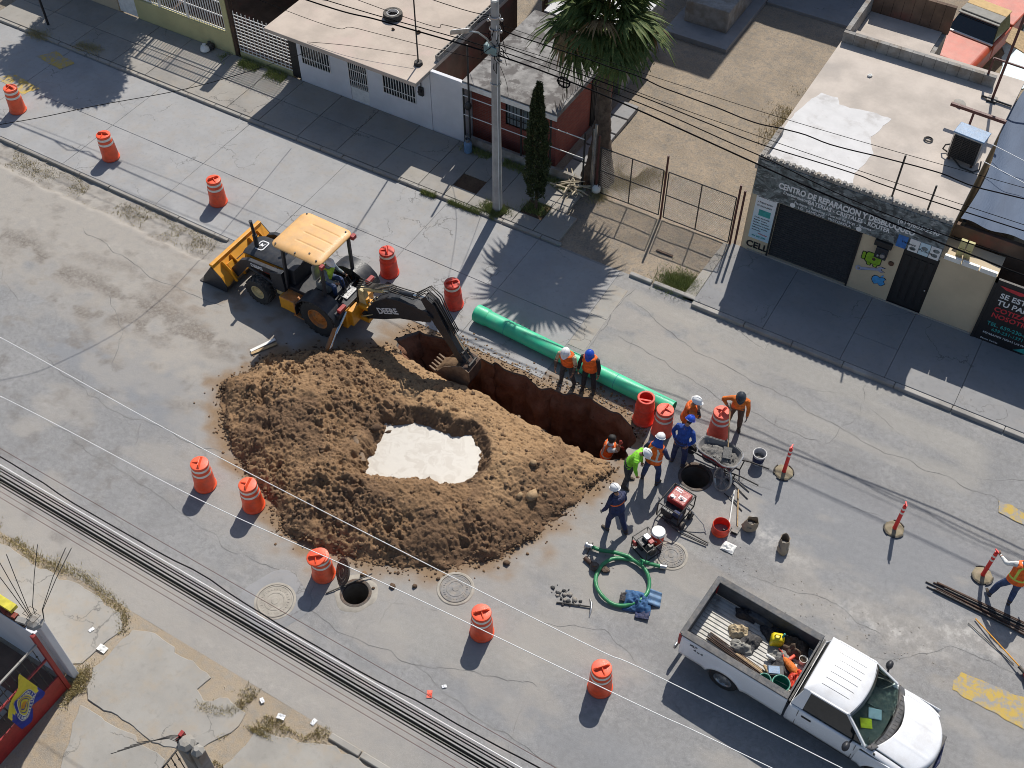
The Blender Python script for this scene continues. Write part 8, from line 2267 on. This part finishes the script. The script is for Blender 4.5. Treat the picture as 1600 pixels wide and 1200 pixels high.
# bar bundle and broom at the right
bb2 = thing('pipe_bundle', 'bundle of thin rusty steel pipes lying on the road at the right edge', 'pipe bundle', (1.7, 18.36, 0))
for k in range(12):
    y = (k % 6 - 2.5) * .055; z = .022 + .04 * (k // 6); x0 = random.uniform(-.05, .5)
    b = MB(); b.cyl((x0, y + random.uniform(-.03, .03), z), (x0 + 3.6, y * 1.6 - .12 + random.uniform(-.1, .1), z), .02, n=7); b.build('pipe', M['rust_steel' if k % 3 else 'dark_steel'], bb2)
br = thing('broom', 'push broom with long yellow handle and red head at the right edge', 'broom', (0, 0, 0))
b = MB(); b.cyl((3.12, 17.95, .05), (4.46, 17.1, .16), .018, n=8); b.build('handle', M['machine_yellow'], br)
b = MB(); b.cyl((4.40, 17.13, .15), (4.56, 17.03, .16), .045, n=10); b.build('ferrule', M['black_rubber'], br)
b = MB(); b.box((4.62, 16.98, .13), (.12, .36, .06), .5); b.build('head', M['red_paint'], br, bevel=.01)
b = MB()
for k in range(60):
    u = (k / 59 - .5) * .34; b.bar((4.62 - math.sin(.5) * u, 16.98 + math.cos(.5) * u, .1), (4.64 - math.sin(.5) * u * 1.1, 16.98 + math.cos(.5) * u * 1.1, .005), .01)
o = b.build('bristles', M['iron_black'], br); o['kind'] = 'stuff'
b = MB(); b.cyl((3.0, 17.75, .03), (4.3, 17.2, .03), .012, n=6); tag(b.build('thin_rod', M['iron_black']), 'thin dark rod lying just below the yellow broom handle', 'rod')
# old clay pipe piece at the slurry's edge
cp = thing('clay_pipe', 'broken brown clay pipe piece at the edge of the milky puddle', 'pipe', (-13.28, 14.05, .42)); 
b = MB(); b.cyl((-.32, .32, .14), (.28, -.2, -.06), .12, n=16); b.build('pipe', pm('clay', (.20, .135, .085), .9, dust=.4), cp, smooth=40)
b = MB(); b.cyl((-.37, .36, .155), (-.30, .30, .14), .14, n=16); b.build('socket', M['clod'], cp, smooth=40)
# ================================================================ WHITE PICKUP
TK = thing('pickup_truck', 'white single cab pickup with tools in its open bed at the lower right', 'pickup truck', (-2.92, 14.01, 0), R(-5))
W = .985
M['truck_white'] = pm('truck_white', (.76, .77, .79), .22, var=.03, scale=1.3, bump=0, spec=.6, dust=.28)
M['bed_liner'] = pm('bed_liner', (.06, .063, .07), .7, var=.3, scale=4, dust=.25)
M['bed_floor'] = pm('bed_floor', (.50, .48, .44), .75, var=.2, scale=3.5, c2=(.22, .2, .18), th=(.55, .72), bump=.2)
M['clear_glass'] = None
g = NT('windscreen_glass')
g.b.inputs['Base Color'].default_value = (.75, .88, .85, 1); g.b.inputs['Roughness'].default_value = .03; g.b.inputs['Transmission Weight'].default_value = 1.0; g.b.inputs['IOR'].default_value = 1.05
M['clear_glass'] = g.m
M['dash'] = pm('dash', (.10, .125, .12), .7, bump=.1, dust=.3); M['lamp_glass'] = pm('lamp_glass', (.6, .6, .6), .1, bump=0)
def arch(cx, r, z0, z1, n=14): return [(cx + r * math.cos(PI - PI * k / n), z0 + max(0, r * math.sin(PI * k / n))) for k in range(n + 1)]
# lower body profile: bed side with wheel arch, slightly barrelled
def side_panel(x0, x1, zb, zt, ax, s, nm, par, mat='truck_white'):
    """outer skin with an arch cut, curved in section"""
    n = 44; xs = np.linspace(x0, x1, n + 1)
    rows = []
    zz = np.linspace(0, 1, 9)
    V = []
    for t in zz:
        row = []
        for x in xs:
            lo = zb
            if ax is not None and abs(x - ax) < .47: lo = max(zb, .40 + math.sqrt(max(0, .47 ** 2 - (x - ax) ** 2)))
            z = lo + (zt - lo) * t
            bul = .035 * math.sin(PI * min(1, max(0, (z - .35) / 1.1)))
            fl = 0
            if ax is not None:
                d = math.hypot(x - ax, z - .40); fl = .03 * math.exp(-((d - .49) / .06) ** 2)
            row.append((x, s * (W - .03 + bul + fl - .05 * max(0, (z - 1.25)) * 2), z))
        V.append(row)
    b = MB(); b.loft(V, cap=False, closed=False)
    return b.build(nm, M[mat], par, smooth=60, thick=.02)
BL = 2.84
for s in (-1, 1):
    side_panel(.05, BL, .52, 1.36, 1.28, s, 'bed_side', TK)
    b = MB(); b.bb((.06, s * (W - .17) - .005, .82), (BL - .03, s * (W - .17) + .005, 1.37)); b.build('bed_inner_side', M['bed_liner'], TK)
    b = MB(); b.bb((.02, s * (W - .19) if s > 0 else -W - .0, 1.365), (BL, W + .0 if s > 0 else -(W - .19), 1.41)); b.build('bed_rail', M['bed_liner'], TK, bevel=.018)
    b = MB(); b.lathe([(.40, 0), (.44, .02), (.44, .18), (.40, .2)], 24, (1.28, s * .70 - (.2 if s > 0 else 0), .44), 'y', False, False)
    for k in range(2): pass
    b = MB(); b.prism([(x, .80 + (z - .80) * .45) for x, z in arch(1.28, .46, .80, 0)], s * .66, s * .80, 'y'); b.build('wheel_house', M['bed_liner'], TK, smooth=40)
b = MB(); b.bb((.04, -W + .17, .76), (BL, W - .17, .80)); b.build('bed_floor', M['bed_floor'], TK)
for k in range(15):
    y = -.76 + k * .1086
    b = MB(); b.bb((.08, y - .034, .80), (BL - .04, y + .034, .822)); b.build('floor_rib', M['bed_floor'], TK, bevel=.008)
b = MB(); b.bb((BL - .05, -W + .15, .80), (BL - .01, W - .15, 1.40)); b.build('bed_bulkhead', M['bed_liner'], TK)
b = MB(); b.bb((-.02, -W + .12, .78), (.05, W - .12, 1.37)); b.build('tailgate', M['truck_white'], TK, bevel=.02)
b = MB(); b.bb((-.035, -W + .03, 1.372), (.10, W - .03, 1.412)); b.build('tailgate_cap', M['bed_liner'], TK, bevel=.015)
b = MB(); b.bb((.05, -W + .14, .82), (.06, W - .14, 1.36)); b.build('tailgate_liner', M['bed_liner'], TK)
for s in (-1, 1):
    b = MB(); b.bb((-.045, s * .86 - .09, .86), (.09, s * .86 + .125 * (1 if s > 0 else 1), 1.30)); b.build('tail_light', M['red_paint'], TK, bevel=.02)
b = MB(); b.bb((-.12, -W + .05, .45), (-.05, W - .05, .62)); b.build('rear_bumper', M['steel'], TK, bevel=.03)
lettering('XLT', .11, M['bed_liner'], TK, (.30, -W - .012, 1.18), (R(90), 0, 0), bold=.002)
lettering('4 x 4', .12, M['bed_liner'], TK, (.42, -W - .014, 1.04), (R(90), 0, 0), bold=.002)
# cab
CX0, CX1 = 2.90, 4.62
def cab_side(s):
    b = MB()
    V = []
    for z, x0, x1, y in ((.42, CX0 + .02, 4.62, W - .06), (.6, CX0, 4.62, W), (.9, CX0, 4.64, W + .015), (1.15, CX0 + .01, 4.68, W - .005), (1.26, CX0 + .02, 4.72, W - .03)):
        V.append([(x0 + (x1 - x0) * t, s * y, z) for t in np.linspace(0, 1, 12)])
    b.loft(V, cap=False, closed=False); return b
for s in (-1, 1):
    cab_side(s).build('door', M['truck_white'], TK, smooth=60, thick=.03)
b = MB(); b.bb((CX0 + .02, -W + .06, .45), (CX0 + .06, W - .06, 1.26)); b.bb((CX0, -W + .05, .45), (4.65, W - .05, .52)); b.build('cab_shell', M['truck_white'], TK)
# seams of the door
for s in (-1, 1):
    b = MB()
    for x, z0, z1 in ((3.16, .5, 1.25), (4.58, .5, 1.25)): b.bb((x - .006, s * (W + .018) - .006, z0), (x + .006, s * (W + .018) + .006, z1))
    b.bb((3.16, s * (W + .008) - .006, .50), (4.58, s * (W + .008) + .006, .512))
    b.build('door_seam', M['iron_black'], TK)
    b = MB(); b.bb((3.26, s * (W + .02) - .012, 1.06), (3.5, s * (W + .02) + .012, 1.12)); b.build('door_handle', M['iron_black'], TK, bevel=.008)
# pillars and roof
RZ = 1.93
def gp(x, y, z): return (x, y, z)
for s in (-1, 1):
    b = MB(); b.bar((4.74, s * (W - .07), 1.27), (4.10, s * .74, RZ - .03), .07, .06, up=(0, 1, 0)); b.build('windscreen_pillar', M['truck_white'], TK, bevel=.012)
    b = MB(); b.hexa([(CX0 + .02, s * (W - .04), 1.26), (3.22, s * (W - .04), 1.26), (3.22, s * (W - .09), 1.26), (CX0 + .02, s * (W - .09), 1.26)], [(3.08, s * .765, RZ - .02), (3.24, s * .765, RZ - .02), (3.24, s * .71, RZ - .02), (3.08, s * .71, RZ - .02)]); b.build('rear_pillar', M['truck_white'], TK, bevel=.012)
    b = MB(); b.hexa([(3.22, s * (W - .055), 1.265), (4.66, s * (W - .055), 1.265), (4.66, s * (W - .07), 1.265), (3.22, s * (W - .07), 1.265)], [(3.25, s * .752, RZ - .05), (4.08, s * .752, RZ - .05), (4.08, s * .738, RZ - .05), (3.25, s * .738, RZ - .05)]); b.build('side_window', M['glass'], TK)
    b = MB(); b.bar((3.2, s * .765, RZ - .035), (4.12, s * .765, RZ - .035), .05, .05); b.build('roof_rail', M['truck_white'], TK, bevel=.012)
b = MB(); b.hexa([(CX0 + .03, -.86, 1.27), (CX0 + .03, .86, 1.27), (CX0 + .045, .86, 1.27), (CX0 + .045, -.86, 1.27)], [(3.07, -.70, RZ - .03), (3.07, .70, RZ - .03), (3.085, .70, RZ - .03), (3.085, -.70, RZ - .03)]); b.build('rear_window', M['glass'], TK)
def roofp(u, v):
    y = (v - .5) * 1.56; x0 = 3.04; x1 = 4.16 + .12 * (1 - (2 * v - 1) ** 2)
    x = x0 + (x1 - x0) * u
    e = max(abs(2 * u - 1), 0) ** 6; f = abs(2 * v - 1) ** 6
    z = RZ + .05 * (1 - (2 * v - 1) ** 2) * (1 - .5 * (2 * u - 1) ** 2) - .05 * max(e, f)
    return (x, y, z)
b = MB()
for c in (.2, .32, .44, .56, .68, .80):
    b.tube([tuple(Vector(roofp(u, c)) + Vector((0, 0, .016))) for u in np.linspace(.24, .8, 9)], .006, 4)
b.build('roof_groove', M['bed_liner'], TK)['kind'] = 'stuff'
b = MB(); b.grid(roofp, 30, 60); b.build('roof', M['truck_white'], TK, smooth=60, thick=.03)
b = MB()
b.bb((2.86, -W + .04, 1.27), (2.90, W - .04, 1.33)); b.build('cab_gap_trim', M['iron_black'], TK)
# windscreen, dash, seat
def wsp(u, v):
    t = v; y = (u - .5)
    xb = 4.76 + .22 * (1 - (2 * u - 1) ** 2); xt = 4.14 + .12 * (1 - (2 * u - 1) ** 2)
    return (xb + (xt - xb) * t, y * (1.80 + (1.46 - 1.80) * t), 1.27 + (RZ - .02 - 1.27) * t)
b = MB(); b.grid(wsp, 24, 8); b.build('windscreen', M['clear_glass'], TK, smooth=60, thick=.008)
b = MB(); b.loft([[wsp(u, v) for u in np.linspace(0, 1, 25)] for v in (.90, 1.0)], cap=False, closed=False); b.v = [(p[0] + .012, p[1], p[2] + .012) for p in b.v]; b.build('windscreen_tint', M['glass'], TK, smooth=60)
b = MB()
b.loft([[(4.2, -.88, 1.02), (4.2, .88, 1.02)], [(4.22, -.88, 1.16), (4.22, .88, 1.16)], [(4.50, -.9, 1.22), (4.50, .9, 1.22)], [(4.94, -.9, 1.22), (4.94, .9, 1.22)]], cap=False, closed=False); b.build('dashboard', M['dash'], TK, smooth=30)
b = MB(); b.box((4.55, -.38, 1.245), (.26, .24, .012), .5); b.build('yellow_notepad', pm('pad_yellow', (.75, .78, .02), .7, bump=0), TK)
b = MB(); b.box((4.62, -.06, 1.25), (.3, .26, .03), .4); b.build('blue_rag', M['sign_cyan'], TK, bevel=.01)
b = MB(); b.box((4.56, .35, 1.235), (.42, .5, .02), .1); b.build('dash_mat', M['dash'], TK)
b = MB(); b.bb((3.15, -.8, .6), (3.75, .8, .95)); b.bb((3.08, -.8, .9), (3.25, .8, 1.5)); b.build('bench_seat', M['grey_cloth'], TK, bevel=.05)
b = MB(); b.tube([(4.12 + .06 * math.sin(a), -.42 + .19 * math.cos(a), 1.18 + .17 * math.sin(a)) for a in np.linspace(0, 2 * PI, 25)], .017, 6); b.build('steering_wheel', M['black_rubber'], TK, smooth=60)
# cowl, wipers, hood, fenders
def cowlp(u, v):
    y = (u - .5) * 1.84; xa = 4.78 + .22 * (1 - (2 * u - 1) ** 2); xb = 4.92 + .27 * (1 - (2 * u - 1) ** 2)
    return (xa + (xb - xa) * v, y, 1.262 - .012 * v)
b = MB(); b.grid(cowlp, 24, 4); b.build('cowl', M['bed_liner'], TK, smooth=60, thick=.012)
for k, (y0, y1) in enumerate(((-.7, -.05), (.0, .62))):
    b = MB(); b.tube([(4.90 + .06 * (k == 1), y0 if k == 0 else y1, 1.285), (4.98, (y0 + y1) / 2, 1.30), (5.0, y1 if k == 0 else y0, 1.285)], .010, 5); b.build('wiper', M['iron_black'], TK)
b = MB()
for k in range(14):
    u = .12 + .76 * k / 13; p = cowlp(u, .3); q = cowlp(u, .85); b.bar((p[0], p[1], p[2] + .012), (q[0], q[1], q[2] + .012), .012, .006)
b.build('cowl_grille', M['iron_black'], TK)
FX = 6.28
def hoodp(u, v):
    y = (v - .5) * 1.62; e = abs(2 * v - 1)
    xa = 4.95 + .27 * (1 - e ** 2) - .03 * e; xb = FX - .10 - .30 * e ** 2.2
    x = xa + (xb - xa) * u
    z = 1.255 - .09 * u - .06 * u ** 4 + .03 * math.cos((v - .5) * PI) - .10 * max(0, (u - .93) / .07) ** 2 - .02 * e ** 8
    if abs(abs(v - .5) - .21) < .03 and u < .9: z += .008 * (1 - abs(abs(v - .5) - .21) / .03)
    return (x, y, z)
b = MB(); b.grid(hoodp, 40, 48); b.build('hood', M['truck_white'], TK, smooth=60, thick=.02)
for s in (-1, 1):
    def fen(u, v, s=s):
        x = 4.66 + (FX - .40 - .10 * v ** 2 - 4.66) * u
        y0 = .822; y1 = W - .02 - .06 * max(0, (u - .8) / .2) ** 2
        y = y0 + (y1 - y0) * v; 
        z = 1.235 - .095 * u - .06 * u ** 4 - .05 * v ** 3 - .01
        return (x, s * y, z)
    b = MB(); b.grid(fen, 30, 6); b.build('fender_top', M['truck_white'], TK, smooth=60, thick=.02)
    side_panel(4.64, FX - .46, .45, 1.12, 5.36, s, 'front_fender', TK)
    b = MB(); b.hexa([(FX - .5, s * .92, .84), (FX - .25, s * .56, .84), (FX - .2, s * .56, .84), (FX - .42, s * .95, .84)], [(FX - .55, s * .9, 1.04), (FX - .33, s * .56, 1.05), (FX - .27, s * .56, 1.05), (FX - .47, s * .93, 1.03)]); b.build('headlight', M['lamp_glass'], TK, bevel=.03)
    for x in (1.28, 5.36):
        wt = bpy.data.objects.new('wheel', None); COL.objects.link(wt); wt.parent = TK; wt.location = (x, s * .83, .395)
        b = MB(); w_ = .27; R1 = .395; rim_ = .235
        b.lathe([(rim_, -w_ * .42), (R1 * .82, -w_ * .5), (R1 * .95, -w_ * .44), (R1, -w_ * .3), (R1, w_ * .3), (R1 * .95, w_ * .44), (R1 * .82, w_ * .5), (rim_, w_ * .42), (rim_, -w_ * .42)], 36, (0, 0, 0), 'y', False, False); b.build('tyre', M['black_rubber'], wt, smooth=40)
        b = MB(); b.lathe([(rim_ + .008, s * w_ * .43), (rim_ - .015, s * w_ * .42), (rim_ - .04, s * w_ * .26), (.12, s * w_ * .34), (.08, s * w_ * .42), (.03, s * w_ * .42)], 28, (0, 0, 0), 'y', False, True)
        for k in range(7):
            a = 2 * PI * k / 7; b.cyl((.165 * math.cos(a), s * w_ * .26, .165 * math.sin(a)), (.165 * math.cos(a), s * w_ * .37, .165 * math.sin(a)), .032, n=8)
        b.build('rim', M['steel'], wt, smooth=40)
    b = MB(); b.bar((4.45, s * (W - .02), 1.28), (4.42, s * (W + .14), 1.33), .04); b.ell((4.40, s * (W + .22), 1.36), (.085, .13, .10), 12, 8); b.build('wing_mirror', M['black_paint'], TK, smooth=40)
b = MB(); b.bb((FX - .22, -.52, .62), (FX - .08, .52, 1.04)); b.build('radiator_grille', M['bed_liner'], TK, bevel=.02)
b = MB(); b.prism([(FX - .5, -W + .02), (FX - .30, -.86), (FX - .04, -.5), (FX + .04, 0), (FX - .04, .5), (FX - .30, .86), (FX - .5, W - .02)], .48, .76); b.build('front_bumper', M['navy'], TK, bevel=.05)
b = MB(); b.bb((.3, -.55, .42), (6.0, .55, .6)); b.build('chassis', M['iron_black'], TK)
b = MB(); b.cyl((5.0, -.93, 1.2), (4.7, -1.02, 1.95), .006, n=5); b.ell((5.0, -.93, 1.2), (.03, .03, .03), 8, 6); b.build('radio_antenna', M['iron_black'], TK)
b = MB(); b.bb((4.78, -W - .005, 1.0), (5.0, -W + .0, 1.03)); b.build('badge', M['bed_liner'], TK)

# ---- load in the bed (things of their own); helper turns truck axes into world ones
def tw(x, y, z=.825):
    a = R(-5); return (-2.92 + x * math.cos(a) - y * math.sin(a), 14.01 + x * math.sin(a) + y * math.cos(a), z)
M['jerry_yellow'] = pm('jerry_yellow', (.72, .55, .01), .45, bump=.05)
jc = thing('jerry_can', 'yellow plastic jerry can standing in the pickup bed', 'jerry can', tw(1.92, .45), R(20))
b = MB(); b.loft([[(a * .15, c * .11, z) for a, c in ((-1, -1), (1, -1), (1, 1), (-1, 1))] if False else [(.16 * k1 * math.copysign(abs(math.cos(t)) ** .4, math.cos(t)), .13 * k1 * math.copysign(abs(math.sin(t)) ** .4, math.sin(t)), z) for t in np.linspace(0, 2 * PI, 25)[:-1]] for z, k1 in ((0, .92), (.03, 1), (.26, 1), (.33, .85), (.36, .6))]); b.build('body', M['jerry_yellow'], jc, smooth=40)
b = MB(); b.tube([(-.09, 0, .33), (-.07, 0, .43), (.03, 0, .44), (.05, 0, .35)], .018, 7); b.build('handle', M['jerry_yellow'], jc, smooth=60)
b = MB(); b.cyl((.10, 0, .33), (.13, .04, .46), .03, .022, 10); b.build('spout', M['ink_teal'], jc, smooth=40)
def heap(name, label, cat, x, y, w_, d_, h_, mat, seed, rz=0, z=.825):
    b = MB(); r0 = random.random()
    def f(u, v):
        k = math.sin(PI * u) ** .5 * math.sin(PI * v) ** .5
        kk = .75 + .5 * float(fbm(u * 3 + seed, v * 3, 2, seed))
        return ((u - .5) * w_ * kk, (v - .5) * d_ * kk, .005 + k * h_ * (.25 + 1.1 * float(fbm(u * 5 + seed, v * 5 + 3, 4, seed + 2))))
    b.grid(f, 26, 24); o = b.build(name, M[mat], smooth=50); o.location = tw(x, y, z); o.rotation_euler = (0, 0, rz)
    return tag(o, label, cat)
heap('burlap_sack', 'beige burlap sack lying on the ribbed floor of the pickup bed', 'sack', 1.05, .18, .46, .36, .26, 'beige_cloth', 3, .3)
heap('dark_cloth', 'dark blue grey work cloth beside the burlap sack in the pickup bed', 'cloth', 1.38, .10, .42, .5, .2, 'charcoal', 5, -.2)
heap('dark_cloth', 'purplish dark jacket with pale lining in the pickup bed below the sack', 'cloth', 1.28, -.12, .5, .36, .2, 'grey_cloth', 9, .2)
heap('canvas_tarp', 'dark olive canvas heap against the front of the pickup bed', 'tarpaulin', 2.35, .58, .7, .5, .3, 'brown_cloth', 12, .1)
heap('canvas_tarp', 'black plastic sheet behind the yellow jerry can in the pickup bed', 'tarpaulin', 1.72, .62, .55, .4, .2, 'black_cloth', 14, -.4)
heap('canvas_tarp', 'grey dusty cloth in front of the yellow jerry can', 'cloth', 2.1, .22, .5, .4, .16, 'grey_cloth', 15, .5)
heap('red_net', 'bright red plastic netting stuffed in the corner of the pickup bed', 'netting', 2.68, -.12, .26, .5, .22, 'drum_red', 18, 0)
heap('dark_bag', 'dark bag lying in the shade along the far side of the pickup bed', 'bag', .95, .68, .5, .3, .2, 'black_cloth', 20, .2)
of = thing('orange_float', 'orange plastic float with a rope end in the pickup bed', 'float', tw(2.5, .05, .93), R(-30))
b = MB(); b.lathe([(.02, -.27), (.05, -.24), (.09, -.15), (.11, 0), (.10, .14), (.06, .24), (.02, .27)], 18, ax='x'); b.build('body', M['shirt_orange'], of, smooth=40)
b = MB(); b.tube([(-.27, 0, 0), (-.4, .05, .02), (-.5, .02, .06)], .02, 6); b.build('tail', M['drum_faded'], of, smooth=60)
pail('green_bucket', 'large green bucket at the front near corner of the pickup bed', tw(2.52, -.57), .16, .20, .32, 'pail_green')
pail('green_bucket', 'smaller green bucket behind the large green one in the pickup bed', tw(2.15, -.66), .11, .14, .24, 'pail_green')
b = MB(); b.lathe([(.09, 0), (.10, .16), (.092, .16), (.085, .01)], 18, cap1=True); o = b.build('plastic_tub', M['white_plastic'], smooth=40); o.location = tw(2.66, .38); tag(o, 'small white plastic tub at the front of the pickup bed', 'tub')
bx = thing('tool_box', 'grey and black power tool case beside the red netting', 'tool case', tw(2.25, -.28), R(25))
b = MB(); b.bb((-.2, -.13, 0), (.2, .13, .18)); b.build('case', M['bed_liner'], bx, bevel=.02)
b = MB(); b.bb((-.17, -.1, .182), (.1, .1, .2)); b.build('lid', M['blue_paint'], bx, bevel=.01)
bs = thing('bar_bundle', 'bundle of thin rusty bars along the near side of the pickup bed', 'bar bundle', tw(.5, -.2), R(-8))
for k in range(9):
    b = MB(); y = -.22 + (k % 6) * .04; z = .02 + .03 * (k // 6); x0 = random.uniform(-.05, .1)
    b.cyl((x0, y, z), (x0 + 1.75, y - .08, z), .013, n=6); b.build('bar', M['rust_steel'], bs)
b = MB(); b.bb((0, 0, 0), (1.1, .1, .025)); o = b.build('board', M['wood']); o.location = tw(1.25, -.42, .83); o.rotation_euler = (0, 0, R(-9)); tag(o, 'pale wooden board beside the rusty bars in the pickup bed', 'board')
heap('rag_pile', 'mixed rags and straps in the middle of the pickup bed load', 'rags', 2.3, -.0, .55, .45, .14, 'charcoal', 31, .1)
for k, (x, y, m, lab) in enumerate([(2.0, -.02, 'white_plastic', 'white plastic scrap among the tools in the pickup bed'), (2.42, .28, 'drum_faded', 'pinkish bottle among the canvas in the pickup bed'), (2.05, -.35, 'wood', 'wooden handle piece in the pickup bed')]):
    b = MB(); b.lathe([(.03, -.12), (.04, -.1), (.04, .08), (.02, .12)], 10, ax='x'); o = b.build('small_tool', M[m], smooth=40); o.location = tw(x, y, .95); o.rotation_euler = (.3, .2, k * 1.2); tag(o, lab, 'tool')
print('objects', len(bpy.data.objects), 'tris ~', sum(len(o.data.polygons) * 2 for o in bpy.data.objects if o.type == 'MESH'))
